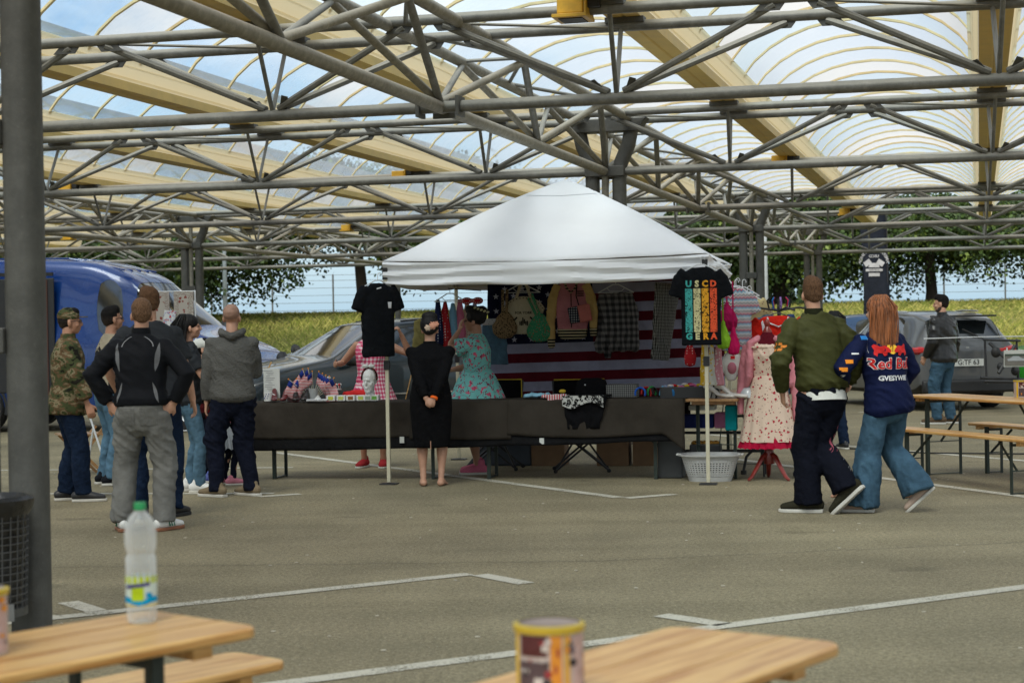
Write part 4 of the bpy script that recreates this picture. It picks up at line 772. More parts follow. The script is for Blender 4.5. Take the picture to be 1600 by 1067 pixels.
trousers(r_, p, M_NAVYSW, .105, .088, .068, folds=(.02, 7, 8, 8), hem=.12, seat=1.04); shoes(r_, p, fabric('tan_brown_shoe', (.22, .17, .11), .8), big=1.06)
# 9 woman in gingham dress
r_ = person('woman in pink gingham dress holding up an olive cloth behind the black t-shirt', -1.50, 19.0, R(172)); p = pose(1.66, 1.1, ((-.1, 0, 0), (.12, -.05, 0)), hands=((-.34, .10, 1.42), (.36, .16, 1.12)), elbows=((-1, 0, -.6), (1, 0, -1)), neck=(0, 0))
body(r_, p, MAT['skin2'], female=True, curl=(1.0, 1.0)); long_hair(r_, p, MAT['hair_dark'], .1); d = top(r_, p, M_GING, 'dress_bodice', .95, 1.0, 0, collar=False, bust=1, folds=None); skirt(d, 1.02, .55, .15, .33, M_GING, amp=.06); shoes(r_, p, fabric('red_canvas', (.35, .03, .035)))
# 10 barefoot woman in black
r_ = person('barefoot woman in black dress with peach roses in her hair, hands clasped behind', -.775, 16.72, R(-2)); p = pose(1.60, 1.15, ((-.085, 0, 0), (.085, 0, 0)), hands=((-.02, -.21, .80), (.03, -.22, .79)), elbows=((-1, -.3, 0), (1, -.3, 0)), yaws=(.1, -.12), sw=1.10)
body(r_, p, MAT['skin'], barefoot=True, female=True, hd=((V((.7, -.1, -.5)), V((0, -1, .3))), (V((-.6, -.1, -.6)), V((0, -1, .3)))), curl=(.9, 1.1))
d = top(r_, p, M_BLACKD, 'dress', .93, 1.0, 1, hemr=(.160, .12), folds=(.005, 5, 6, 51), collar=.03, sl=1.0)
mb = MB(); mb.chain([((0, .0, 1.0), .168, .125), ((0, 0, .84), .200, .148), ((0, 0, .70), .198, .143), ((0, 0, .52), .185, .128), ((0, 0, .365), .170, .115)], n=24, cap=False); fused('skirt', mb, M_BLACKD, d, .011, 3, (.004, 7, 5, 6)); MB().beam((0, -.113, .352), (0, -.121, .43), .007, .004, (0, 1, 0)).build('slit', MAT['skin'], d)
mb = MB(); M = headm(p); mball(mb, M, (0, -.02, .045), (.098, .115, .098)); mball(mb, M, (0, -.02, .125), (.082, .08, .055)); mball(mb, M, (0, -.075, -.01), (.065, .05, .05)); fused('hair', mb, MAT['hair_dark'], r_, .008, 2, (.004, 25, 25, 3))
def rose(parent, c, r, m, nrm=(0, -1, 0)):
    mb = MB(); q = V(nrm).to_track_quat('Z', 'Y').to_matrix(); 
    for k in range(3):
        for i in range(6): a = i*pi/3 + k*.5; rr_ = r*(.72 - .22*k); mb.ball(V(c) + q @ V((cos(a)*rr_, sin(a)*rr_, r*.22*k)), r*.36, r*.36, r*.16, 8, q @ Matrix.Rotation(a, 3, 'Z') @ Matrix.Rotation(-.6, 3, 'Y'))
    mb.ball(V(c) + V(nrm)*r*.5, r*.3, n=8); return mb.build('rose', m, parent)
hr_ = [c for c in r_.children if c.name.startswith('hair')][0]; M_PEACH = fabric('peach_petals', (.72, .36, .25), .7); M_CREAMP = fabric('cream_petals', (.75, .58, .45), .7)
rose(hr_, M @ V((.035, -.115, .035)), .040, M_PEACH); rose(hr_, M @ V((-.01, -.122, .015)), .032, M_CREAMP); rose(hr_, M @ V((.070, -.09, .05)), .028, M_PEACH)
mb = MB(); wv = p.arm[1][2]; dv = (p.arm[1][2] - p.arm[1][1]).normalized(); mb.chain([(wv - dv*.02, .036, .032), (wv + dv*.004, .037, .033)], n=12, cap=False); mb.build('wristband', M_ORANGE, r_)
# 11 woman in turquoise dress
r_ = person('woman in turquoise floral dress touching her cheek, flowers in her dark hair', -.36, 18.0, R(78)); p = pose(1.68, 1.12, ((-.10, -.02, 0), (.10, .04, 0)), hands=((-.10, .155, 1.46), (.13, .34, 1.05)), elbows=((-.5, .3, -1), (.6, -1, -.4)), look=.05, yaws=(.2, -.3))
body(r_, p, MAT['skin2'], female=True, hd=((V((.1, -.25, 1)), V((-.6, .8, .2))), None), curl=(.3, .6)); d = top(r_, p, M_TURQ, 'dress', .96, 1.05, .34, hemr=(.15, .11), collar=.02, bust=1, sl=1.2, folds=(.006, 5, 6, 61)); skirt(d, 1.06, .52, .155, .40, M_TURQ, pl=16, amp=.06, ry=.92, flare=.8)
MB().chain([((0, 0, 1.04), .162, .122), ((0, 0, 1.075), .160, .120)], n=24, cap=False).build('belt', M_TURQ, d)
shoes(r_, p, fabric('pink_canvas', (.62, .16, .25)), hi=.03); glasses(r_, p, MAT['black']); M = headm(p); mb = MB(); mball(mb, M, (0, -.025, .045), (.094, .110, .094)); mball(mb, M, (0, -.07, .09), (.080, .076, .070)); mball(mb, M, (0, .035, .12), (.07, .06, .045)); hr_ = fused('hair', mb, MAT['hair_dark'], r_, .008, 2, (.006, 22, 22, 7))
M_CRF = fabric('cream_flowers', (.62, .60, .38), .7)
for i in range(7): a = -.6 + i*.42; rose(hr_, M @ V((-.045 - .03*sin(a), .05 - .035*i, .135 - .012*abs(i - 2))), .017, M_CRF, (-.5, .2, .8))
# 12 man in olive bomber jacket, walking
r_ = person('man in olive bomber jacket walking arm in arm with the auburn-haired woman', 2.38, 13.75, R(14)); p = pose(1.84, 1.03, ((-.06, .10, 0), (.16, -.12, 0)), hands=((-.265, .10, .94), (.26, .06, 1.00)), elbows=((-.9, -.8, 0), (.6, -1, 0)), hipx=.03, neck=(-.05, .04), yaws=(1.0, .85), lift=(0, .11), toe=(0, .75), look=-.12, sw=1.06, knees=((-.6, 1, 0), (-.5, 1, 0)))
body(r_, p, MAT['skin'], curl=(.7, .5)); hair_short(r_, p, MAT['hair_brown'], M_FADE, .014)
j = top(r_, p, M_OLIVE, 'jacket', .93, 1.04, 1, hemr=(.165, .122), blouson=.020, folds=(.017, 5.5, 9, 71), sl=1.15, collar=.055, rib=fabric('dark_olive_rib', (.018, .02, .010))); mb = MB(); mb.chain([((.03, -.01, .875), .186, .146), ((.03, 0, .96), .176, .134)], n=24, cap=False); mb.build('white_shirt_hem', M_WHITE, r_)
trousers(r_, p, fabric('black_printed_trousers', (.007, .008, .014)), .105, .092, .098, folds=(.018, 7, 7, 14)); shoes(r_, p, fabric('dark_olive_suede', (.03, .028, .018)), big=1.08)
tr_ = [c for c in r_.children if c.name.startswith('trousers')][0]; M_PRW = fabric('pale_print', (.42, .42, .45)); M_PRP = fabric('pink_print', (.4, .1, .14)); rg = random.Random(2)
for (x0, z0, m_, n_) in ((.20, .42, M_PRW, 7), (.16, .58, M_PRP, 4), (.06, .50, M_PRP, 3)):
    for i in range(n_):
        xa, za = x0 + rg.uniform(-.03, .03), z0 + rg.uniform(-.07, .07); aa = rg.uniform(-1, 1); patch('print', lambda u, v: V((xa + .05*(u - .5)*cos(aa) + .012*v + .02*sin(u*5), -.5, za + .09*(u - .5) + .012*(v - .5))), 10, 2, m_, tr_, tr_.data, (0, 1, 0), .004)
for q in range(6): patch('sleeve_badge', lambda u, v: V((-.6, -.02 + .035*cos(q)*1. + (u - .5)*.022, 1.30 + .026*sin(q) + (v - .5)*.02)), 3, 3, fabric('orange_embroidery', (.6, .2, .04)), j, j.data, (1, 0, 0), .004)
# 13 woman in navy team jacket
r_ = person('woman with long auburn hair in navy team jacket and wide blue jeans', 2.86, 13.72, R(24)); p = pose(1.69, 1.0, ((-.12, .12, 0), (.26, -.10, 0)), hands=((-.22, .20, 1.0), (.25, .2, .92)), elbows=((-.8, -.6, 0), (.9, -.7, 0)), hipx=.06, neck=(-.06, .03), yaws=(.8, .9), lift=(0, .10), toe=(0, .75), look=.1, sw=1.05, knees=((-.4, 1, 0), (-.2, 1, 0)))
body(r_, p, MAT['skin'], female=True, curl=(.7, .6)); long_hair(r_, p, MAT['hair_red'], .27, .092)
j = top(r_, p, M_NAVYJ, 'jacket', .80, 1.08, 1, hemr=(.182, .135), folds=(.012, 5.5, 8, 81), sl=1.18, collar=.05, blouson=.012)
trousers(r_, p, M_JEANS_M, .100, .100, .125, folds=(.018, 8, 4, 17), hem=.12, seat=1.03); shoes(r_, p, fabric('white_tan_trainer', (.4, .3, .24)), big=1.0)
M_LR = fabric('red_lettering', (.62, .03, .03), .6); M_LW = fabric('white_lettering', (.7, .7, .72), .6); M_LO = fabric('orange_lettering', (.85, .28, .03), .6); M_LB = fabric('sky_blue_band', (.03, .2, .55), .6); M_LY = fabric('yellow_disc', (.85, .5, .05), .6)
def back(name, txt, x, z, size, m_, bold=0, dx=0, arc_=None, sh=0): return put_text(name, txt, size, m_, j, Matrix.Translation((x, -.5, z)) @ Matrix.Rotation(pi/2, 4, 'X'), bold, j.data, .004, sh, arc_)
cx = p.nk.x + .018
back('lettering', 'Red Bull', cx, 1.155, .117, M_LW, .006); put_text('lettering', 'Red Bull', .117, M_LR, j, Matrix.Translation((cx, -.5, 1.155)) @ Matrix.Rotation(pi/2, 4, 'X'), .002, j.data, .0075)
back('lettering', 'GVESYWIE', cx + .01, 1.045, .052, M_LW, .002)
def blob(pts, m_, nm, gap): 
    mb = MB(); mb.prism([(x, z) for x, z in pts], 0, .0001); bm = bmesh.new(); me = mb.mesh(nm, m_, False); bm.from_mesh(me); bmesh.ops.delete(bm, geom=[f for f in bm.faces if abs(f.normal.z) < .5 or f.calc_center_median().z > .00005], context='FACES'); bmesh.ops.triangulate(bm, faces=bm.faces); bmesh.ops.subdivide_edges(bm, edges=bm.edges, cuts=2); bm.transform(Matrix.Translation((0, -.5, 0)) @ Matrix.Rotation(pi/2, 4, 'X')); press(bm, j.data, V((0, 1, 0)), gap); bm.to_mesh(me); bm.free(); return inst(nm, me, j)
sun_ = [(cx + .045*cos(t), 1.275 + .045*sin(t)) for t in np.linspace(0, 2*pi, 17)[:-1]]; blob(sun_, M_LY, 'sun_disc', .004)
for sx in (-1, 1): blob([(cx + sx*x, 1.235 + z) for x, z in ((.012, .02), (.03, .045), (.06, .062), (.10, .055), (.135, .075), (.15, .06), (.14, .03), (.145, -.005), (.125, -.02), (.115, .005), (.085, .005), (.07, -.018), (.05, -.012), (.05, .012), (.025, .008))], M_LR, 'bull_emblem', .007)
for (z, m_, hh) in ((1.18, M_LO, .03), (1.12, M_LO, .032), (1.24, M_LW, .012), (1.07, M_LW, .014), (1.02, M_LR, .03), (1.36, M_LB, .03)): 
    sh, e, wr = p.arm[0]; t = (sh.z - z)/(sh.z - e.z) if z > e.z else 1; cxx = sh.lerp(e, min(t, 1)); patch('sleeve_logo', lambda u, v: V((cxx.x - .025 + (u - .5)*.055, -.5, z + (v - .5)*hh)), 6, 4, m_, j, j.data, (0, 1, 0), .004)
patch('white_piping', lambda u, v: V((p.nk.x - .15 - .05*v + .05*v*v, -.5, 1.40 - .16*v + .006*u)), 2, 14, M_LW, j, j.data, (0, 1, 0), .004)
# 14 man in leather jacket
r_ = person('bearded man in black leather jacket and blue jeans standing by the grey car', 6.12, 25.1, R(42)); p = pose(1.84, 1.08, ((-.12, .04, 0), (.12, -.02, 0)), hands=((-.20, .18, .95), (.27, .04, .9)), look=.5, yaws=(.5, .3), neck=(0, .02), sw=1.05)
body(r_, p, MAT['skin'], beard=M_BEARD); hair_short(r_, p, MAT['hair_dark'], M_FADED, .01); top(r_, p, M_LEATHER, 'leather_jacket', .84, 1.12, 1, folds=(.012, 5, 8, 91), sl=1.15, collar=.05); trousers(r_, p, M_JEANS_M, .092, .07, .06); shoes(r_, p, fabric('brown_boot', (.12, .08, .05)), big=1.1)
# 15 person further back
r_ = person('dark-haired person mostly hidden between the couple and the grey car', 3.72, 20.5, R(20)); p = pose(1.60, 1.0); body(r_, p, MAT['skin'], female=True); long_hair(r_, p, MAT['hair_dark'], .1); top(r_, p, M_PINKF, 'blouse', .85); trousers(r_, p, M_JEANS_D); shoes(r_, p, MAT['black'])
# ---------------------------------------------------------------- the stall (its own square frame: u to the right, v to the back)
TA = R(-11); TU = V((cos(TA), sin(TA), 0)); TV = V((-sin(TA), cos(TA), 0)); T0 = V((-1.20, 16.95, 0))
def tp(u, v, z=0.): return T0 + TU*u + TV*v + V((0, 0, z))
def thing(name, u, v, z, lab, cat, group=None, rot=0): return empty(name, tp(u, v, z), TA + rot, lab, cat, group)
def px(x, y, v):        # stall coordinates (u, z) of a picture point lying at depth v of the stall
    a, b, c = ray(x, y); d = V((a, b, c)); n = TV; q = V((0, 0, EYE)); t = ((tp(0, v) - q).dot(n))/d.dot(n); P_ = q + d*t; return (P_ - T0).dot(TU), P_.z
WT = 3.05
tent = thing('market_tent', 0, 0, 0, 'white pop-up market tent with pyramid roof and ivory legs', 'tent')
EV, PK = 2.13, 2.99
def canopy_top():
    mb = MB(); n = 36; c = V((WT/2, WT/2, 0)); vs = []
    for j in range(n + 1):
        for i in range(n + 1):
            u, v = i/n*2 - 1, j/n*2 - 1; m_ = max(abs(u), abs(v)); lo_ = min(abs(u), abs(v))/(m_ + 1e-6); h = EV + (PK - EV)*(1 - m_) ; h += .10*math.sin(pi*min(1, m_*1.0))*(.6 + .4*lo_)*(1 - m_)**.6*.6
            h += -.035*(1 - lo_)*m_**2.5*(1 - m_*.2) ; h += .014*noise.noise((u*3 + (8*v if abs(u) > abs(v) else 0)*.2, v*3, 1))*m_
            al = (v if abs(u) > abs(v) else u); crn = 1 - abs(abs(al) - 1) ; fold = .016*sin(22*(m_ - .2*abs(al)) + 3*abs(al))*max(0, abs(al) - .25)*max(0, m_ - .55)*1.6; h += fold
            k = 1 + .006*(m_ > .99); vs.append(c + V((u*WT/2*1.012, v*WT/2*1.012, h)))
    fs = [(j*(n+1) + i, j*(n+1) + i + 1, (j+1)*(n+1) + i + 1, (j+1)*(n+1) + i) for j in range(n) for i in range(n)]; mb.add(vs, fs); o = mb.build('roof', MAT['tent'], tent); MS_ = mat('tent_seam', (.60, .61, .64), .8)
    for q_ in range(4): patch('crown_seam', lambda a_, b_: (Matrix.Translation((WT/2, WT/2, 0)) @ Matrix.Rotation(q_*pi/2, 4, 'Z')) @ V(((a_*2 - 1)*.40, -.40 - (b_ - .5)*.010, 4)), 30, 2, MS_, o, o.data, (0, 0, -1), .004)
    sd = o.modifiers.new('t', 'SOLIDIFY'); sd.thickness = .004; sd.offset = -1
    mb = MB(); e = WT/2*1.012; pts = [(-e, -e), (e, -e), (e, e), (-e, e), (-e, -e)]; K = 60; rows = 9; vs = []; tot = 4*K
    for r in range(rows):
        t = r/(rows - 1)
        for s_ in range(4):
            a, b = V((*pts[s_], 0)), V((*pts[s_+1], 0)); nn = (b - a).cross(V((0, 0, 1))).normalized()
            for i in range(K):
                q = i/K; ed = abs(q*2 - 1); p_ = a.lerp(b, q); wr = .017*sin(13*t + 5*(1 - ed) + s_)*(.35 + ed) + .022*noise.noise((q*3 + s_*7, t*2.4, 3)); z = EV - .03*(1 - ed**4) - (.205 + .012*noise.noise((q*5, s_, 0)) + .012*(1 - ed))*t
                vs.append(c + p_ + nn*(wr + .006 + .01*t*(1-ed)) + V((0, 0, z)))
    fs = [(r*tot + i, r*tot + (i+1) % tot, (r+1)*tot + (i+1) % tot, (r+1)*tot + i) for r in range(rows-1) for i in range(tot)]; mb.add(vs, fs); o = mb.build('valance', MAT['tent'], tent); sd = o.modifiers.new('t', 'SOLIDIFY'); sd.thickness = .004
canopy_top()
for u, v in ((0, 0), (WT, 0), (WT, WT), (0, WT)):
    l = MB().box((u, v, 1.03), (.034, .034, 2.02)).build('leg', MAT['ivory'], tent, False, .004)
    MB().box((u, v, 1.14), (.055, .055, .09)).build('clamp', MAT['black'], l, False, .006); MB().box((u, v, .006), (.16, .14, .012)).build('foot', MAT['black'], l, False)
    MB().box((u, v, 2.02), (.05, .05, .12)).build('corner_joint', MAT['black'], l, False)
mb = MB()
for (a, b) in (((WT, 0), (WT, WT)), ((0, WT), (WT, WT)), ((0, 0), (0, WT))):
    for k in range(2):
        p0, p1 = V((*a, 2.05)), V((*b, 2.05)); m0, m1 = p0.lerp(p1, k/2), p0.lerp(p1, (k+1)/2); mb.beam(m0, m1 - V((0, 0, .12)), .02, .012); mb.beam(m0 - V((0, 0, .12)), m1, .02, .012)
mb.build('scissor_frame', MAT['ivory'], tent, False)
# ---- beer tables of the stall and their cloths
def beer_table(o, L_=2.2, W_=.5, h=.76, wood='wood', bench=False, frame=True, leg_in=.28, cr_=.05):
    pl = []; r = cr_; 
    for cx, cy, a0 in ((L_ - r, W_ - r, 0), (r, W_ - r, 1), (r, r, 2), (L_ - r, r, 3)):
        for k in range(5): t = (a0 + k/4)*pi/2; pl.append((cx + r*cos(t), cy + r*sin(t)))
    tp_ = MB().prism(pl, h - .028, h).build('top' if not bench else 'seat', MAT[wood], o, True, .007)
    nb = 3 if not bench else 1
    for k in range(1, nb): MB().box((L_/2, W_*k/nb, h + .0006), (L_ - .01, .0022, .001)).build('plank_joint', mat('joint', (.12, .06, .025), .8) if 'J' not in MAT else MAT['J'], o, False)
    for x in (.16, L_ - .16): MB().box((x, W_/2, h - .045), (.06 if not bench else .05, W_*.84, .034)).build('batten', MAT[wood], o, False, .003)
    for x, s in ((leg_in, 1), (L_ - leg_in, -1)):
        f = MB(); y0, y1 = (.06, W_ - .06) if not bench else (.035, W_ - .035)
        for y in (y0, y1):
            g = MB(); g.box((x, y, (h - .03)/2), (.035 if not bench else .03, .006, h - .03)); g.box((x + .015*s, y + (.014 if y == y0 else -.014), (h - .03)/2), (.006, .028, h - .03)); g.build('leg', MAT['legs'], o, False)
        for z_ in (.012, h*.42, h - .06): MB().box((x, W_/2, z_), (.03, y1 - y0, .008 if z_ < h*.5 else .02)).build('crossbar', MAT['legs'], o, False)
        f.beam((x, W_/2 - .03, h*.42), (x + s*(.42 if not bench else .3), W_/2, h - .045), .024, .006, (0, 1, 0)); f.build('brace', MAT['legs'], o, False)
MAT['J'] = mat('plank_joint', (.34, .16, .05), .8)
TABV, TABD, TABH = .50, .50, .765
for u0, lab in ((-1.62, 'left beer table of the stall under the long dark cloth'), (.58, 'right beer table of the stall under the dark cloth')):
    o = thing('stall_table', u0, TABV, 0, lab, 'table', 'tables of the clothes stall'); beer_table(o, 2.2, TABD, TABH - .012, 'wood2')
def cloth(lab, u0, u1, drop, mk, seed, z=TABH, lift=0., dv=0., side=(0, 0)):
    mb = MB(); nu = int((u1 - u0)/.035); prof = []   # cross-section from the back edge over the top and down the front
    def fn(a, b):
        u = u0 + (u1 - u0)*a; top_ = TABD + .06; tot = .30 + top_ + drop(u); s = b*tot
        if s < .30: v, zz = TABV + TABD + .03 + .012*noise.noise((u*4, s*3, seed)), z - (.30 - s)
        elif s < .30 + top_: v, zz = TABV + TABD + .03 - (s - .30), z
        else: d = s - .30 - top_; v, zz = TABV - .03 - dv - .018*min(1, d*6) - .038*min(1, d*5)*(noise.noise((u*3.2, d*1.5, 2)) + .6*noise.noise((u*8, d*3, 5))) - .05*min(1, d*2), z - d
        return tp(u, v, zz + lift)
    mb.grid(nu, 44, fn); o = mb.build('tablecloth', MAT[mk]); sd = o.modifiers.new('t', 'SOLIDIFY'); sd.thickness = .003
    return tag(o, lab, 'tablecloth', None)
cloth('black under-cloth hanging lower than the dark cloth on the stall', -1.60, 2.74, lambda u: .45 + .02*noise.noise((u, 0, 5)) - .02*u, 'clothk', 2)
cloth('long dark brown-grey cloth over the left stall table', -1.63, .18, lambda u: .345 - .01*u + .012*noise.noise((u*1.5, 2, 0)), 'cloth', 9, lift=.005, dv=.006)
cloth('dark brown-grey cloth over the middle of the stall tables', .10, 1.12, lambda u: .375 + .02*noise.noise((u*1.5, 2, 8)), 'cloth', 13, lift=.009, dv=.012)
cloth('dark brown-grey cloth falling to a point at the right end of the stall', 1.08, 2.80, lambda u: .335 + .03*sin((u - 1.1)*2.2) - .0*u + max(0, u - 2.6)*.9, 'cloth', 17, lift=.013, dv=.018)
for u, z in ((.03, .40), (1.42, .38)): tag(MB().box(tuple(tp(u, TABV - .10, z)), (.045, .004, .062), TA).build('care_label', MAT['paper'], None, False), 'small white label under the hem of the %s cloth' % ('left' if u < 1 else 'middle'), 'label')
# ---- hanging garments
def hanger(parent, w_=.40, m_=None, hook=.07):
    mb = MB(); mb.tube([(-w_/2, 0, -.09), (-.03, 0, -.005), (.03, 0, -.005), (w_/2, 0, -.09)], .006, 6, (0, 1, 0)); mb.tube([(-w_/2, 0, -.09), (w_/2, 0, -.09)], .004, 6, (0, 1, 0)); mb.tube([(.0, 0, -.005), (0, 0, hook*.5)] + [(.02 - .02*cos(t), 0, hook*.5 + .012 + .022*sin(t)) for t in np.linspace(0, 3.6, 8)], .0035, 6, (0, 1, 0)); mb.tube([(-.09, 0, -.045), (-.06, 0, -.075), (.06, 0, -.075), (.09, 0, -.045)], .004, 6, (0, 1, 0)); return mb.build('hanger', m_ or MAT['whitemetal'], parent)
def tee(parent, m_, L_=.70, W_=.52, dep=.05, slv=.2, name='shirt', seed=1, hw=.95, sag=.9, long_=False):
    mb = MB(); w = W_/2
    mb.chain([((0, 0, -L_), w*hw, dep), ((0, 0, -L_*.6), w*hw*.98, dep*1.1), ((0, 0, -.22), w*.96, dep*1.1), ((0, 0, -.12), w*.93, dep), ((0, 0, -.075), w*.72, dep*.85), ((0, 0, -.035), w*.42, dep*.75)], (1, 0, 0), 20, False, .7)
    for s in (-1, 1):
        if long_: mb.chain([((s*w*.72, 0, -.10), .06, .035), ((s*(w + .02), 0, -.25), .062, .035), ((s*(w + .045), 0, -.45), .055, .035), ((s*(w + .04), 0, -.66), .045, .03)], (1, 0, 0), 12, False)
        else: mb.chain([((s*w*.66, 0, -.085), .07, .045), ((s*(w*.92), 0, -.15), .075, .04), ((s*(w + slv*.22), 0, -.15 - slv), .078, .032)], (1, 0, 0), 14, False)
    return fused(name, mb, m_, parent, .009, 3, (.010, 6, 3.2, seed), loc=(0, 0, 0))
def front(o, name, fn, nu, nv, m_, gap=.003): return patch(name, fn, nu, nv, m_, o, o.data, (0, 1, 0), gap)
# black shirt, left front leg
M_BT = fabric('black_cotton', (.007, .008, .010), .8, .1)
o = thing('hanging_t_shirt', -.05, -.10, 1.955, 'plain black t-shirt with small white chest badge on the left tent leg', 't-shirt', 'clothes hanging at the stall', R(44)); hanger(o); s_ = tee(o, M_BT, .73, .36, .045, .14, 't_shirt', 3)
M_WP = fabric('white_print', (.6, .6, .62)); front(s_, 'badge', lambda u, v: V((.10 + (u - .5)*.045*(1 - .3*(1-v)), -.3, -.24 + (v - .5)*.06)), 5, 5, M_WP); front(s_, 'neck_logo', lambda u, v: V((-.01 + (u - .5)*.05, -.3, -.085 + (v - .5)*.012 + .012*u)), 5, 3, M_WP)
# printed shirt, right front leg
o = thing('hanging_t_shirt', WT - .03, -.12, 2.035, 'black t-shirt printed USCD GERA with four coloured stripes on the right tent leg', 't-shirt', 'clothes hanging at the stall', R(10)); hanger(o); s_ = tee(o, M_BT, .745, .385, .05, .15, 't_shirt', 9)
CC = [fabric('teal_print', (.06, .36, .34)), fabric('cream_print', (.60, .55, .30)), fabric('amber_print', (.72, .34, .03)), fabric('coral_print', (.75, .10, .04))]
def scr(c):
    def fn(N, L, v): n = noise_(N, L, v, 40, 4, rough=.7); l_ = math_(N, L, 'LESS_THAN', math_(N, L, 'ABSOLUTE', math_(N, L, 'SUBTRACT', noise_(N, L, v, 26, 1), .5)), .015); return mixc(N, L, math_(N, L, 'MAXIMUM', l_, math_(N, L, 'GREATER_THAN', n, .60)), c, (.01, .01, .012))
    return fn
for i, c in enumerate(((.06, .36, .34), (.60, .55, .30), (.72, .34, .03), (.75, .10, .04))):
    x0 = -.117 + i*.075; front(s_, 'stripe', lambda u, v: V((x0 + (u - .5)*.064, -.3, -.425 + (v - .5)*.40)), 5, 16, pmat('worn_stripe', scr(c)), .004)
    for ch, z in (('USCD'[i], -.185), ('GERA'[i], -.665)): put_text('lettering', ch, .078, CC[i], s_, Matrix.Translation((x0, -.3, z)) @ Matrix.Rotation(pi/2, 4, 'X'), .004, s_.data, .004)
# ---- flag at the back
M_FRED = fabric('flag_dark_red', (.095, .008, .016), .75); M_FWH = fabric('flag_white', (.31, .32, .44), .75, .08, .4, 7); M_FNV = fabric('flag_navy', (.008, .010, .035), .8); M_FST = fabric('flag_star', (.42, .44, .52), .8)
FV = 2.72; fl = thing('flag', 0, 0, 0, 'large stars and stripes flag hung as the back wall of the stall', 'flag')
def fpt(u, z, off=0.): return V((u, FV - .03*sin(u*3 + z*2) - .025*noise.noise((u*3, z*5, 4)) - .012*noise.noise((u*11, z*9, 2)) - off, z))
f0, f1, zt, zb = .42, 3.02, 2.02, .66; ns = 13; sh_ = (zt - zb)/ns; tilt = lambda u: .05*(u - f0)/(f1 - f0)*1.0
for k in range(ns):
    z1 = zt - k*sh_; z0 = z1 - sh_; ua = f0 if k >= 7 else f0 + 1.18
    MB().grid(60, 4, lambda a, b: fpt(ua + (f1 - ua)*a, z0 + (z1 - z0)*b + tilt(ua + (f1 - ua)*a))).build('stripe', M_FRED if k % 2 == 0 else M_FWH, fl)
MB().grid(30, 22, lambda a, b: fpt(f0 + 1.18*a, zt - 7*sh_ + 7*sh_*b + tilt(f0 + 1.18*a))).build('canton', M_FNV, fl)
def star(c, r): 
    mb = MB(); P_ = [c]; 
    for i in range(10): a = pi/2 + i*pi/5; rr_ = r if i % 2 == 0 else r*.42; P_.append((c[0] + rr_*cos(a), c[1] + rr_*sin(a)))
    mb.add([fpt(x, z + tilt(x), .006) for x, z in P_], [(0, i, i % 10 + 1) for i in range(1, 11)]); return mb.build('star', M_FST, fl, False)
for r_i in range(9):
    for c_i in range(6 if r_i % 2 == 0 else 5): star((f0 + .10 + (c_i + (0 if r_i % 2 == 0 else .5))*.196, zt - .042 - r_i*.080), .036)
# things hung in front of the flag; depth v given, picture position turned into stall coordinates
def hung(name, x, y, v, lab, cat='garment', rot=0): u, z = px(x, y, v); return thing(name, u, v, z, lab, cat, 'clothes hanging at the stall', rot)
GV = 2.1
# bags on a hanger
o = hung('hanging_bags_hanger', 815, 444, GV, 'white wire hanger carrying three fabric bags before the starry flag', 'hanger'); hanger(o, .40)
def bag(x, y, w_, h_, m_, lab, strap, seed, v=GV - .06):
    o = hung('fabric_bag', x, y, v, lab, 'bag'); mb = MB(); mb.chain([((0, 0, 0), w_*.16, .02), ((0, 0, -h_*.25), w_*.33, .045), ((0, 0, -h_*.6), w_*.48, .06), ((0, 0, -h_*.85), w_*.46, .055), ((0, 0, -h_), w_*.30, .03)], n=18); fused('bag', mb, m_, o, .009, 3, (.008, 9, 5, seed))
    for sx, zz, tx in strap:
        q = MB(); q.beam((sx*.02, -.02, -.03), (tx, -.01, zz), .028, .008, (0, 1, 0)); q.build('strap', m_, o)
M_LEO = pmat('brown_speckled_cloth', dots((.22, .15, .08), (.014, .010, .008), 52, .36)); M_GFL = pmat('green_floral_cloth', dots((.04, .22, .11), (.35, .05, .04), 42, .26, (.45, .45, .36)))
bag(789, 488, .28, .25, M_LEO, 'brown leopard-speckled shoulder bag hanging on the left', ((-1, .24, -.02), (1, .24, .03)), 1); bag(843, 492, .30, .26, M_GFL, 'green floral shoulder bag hanging right of the cream corset bag', ((-1, .18, -.12), (1, .22, -.08)), 2)
o = hung('corset_bag', 818, 466, GV - .02, 'cream fan-shaped tote bag with black trim, printed FOR YORK', 'bag'); M_CRM = fabric('cream_canvas', (.45, .39, .28))
fan = [(.25*sin(t), .22*cos(t) - .12) for t in np.linspace(-1.15, 1.15, 15)] + [(.12, -.30), (-.12, -.30)]
b_ = MB().prism(fan, -.012, .012, Matrix.Translation((0, 0, -.08)) @ Matrix.Rotation(pi/2, 4, 'X')).build('bag', M_CRM, o, True, .008)
for sx in (-1, 1): MB().beam((sx*.07, -.014, -.20), (sx*.16, -.014, -.29), .016, .008, (0, 1, 0)).build('black_trim', MAT['clothk'], o, False); MB().beam((sx*.02, 0, .18), (sx*.08, 0, .0), .03, .006, (0, 1, 0)).build('handle', M_CRM, o, False)
for i in range(15): a = -1.1 + i*2.2/14; MB().box((.232*sin(a), -.015, .202*cos(a) - .20), (.012, .004, .010)).build('stud', MAT['clothk'], o, False)
TM = Matrix.Translation((0, -.0165, -.155)) @ Matrix.Rotation(pi/2, 4, 'X'); put_text('lettering', 'FOR YORK', .038, MAT['clothk'], o, TM, .001)
for i in range(6): MB().box(((i - 2.5)*.016, -.0155, -.265 + (.02 if i in (2, 3) else 0)), (.011, .004, .04 + (.045 if i == 2 else 0) + .01*(i % 2))).build('printed_tower', MAT['clothk'], o, False)
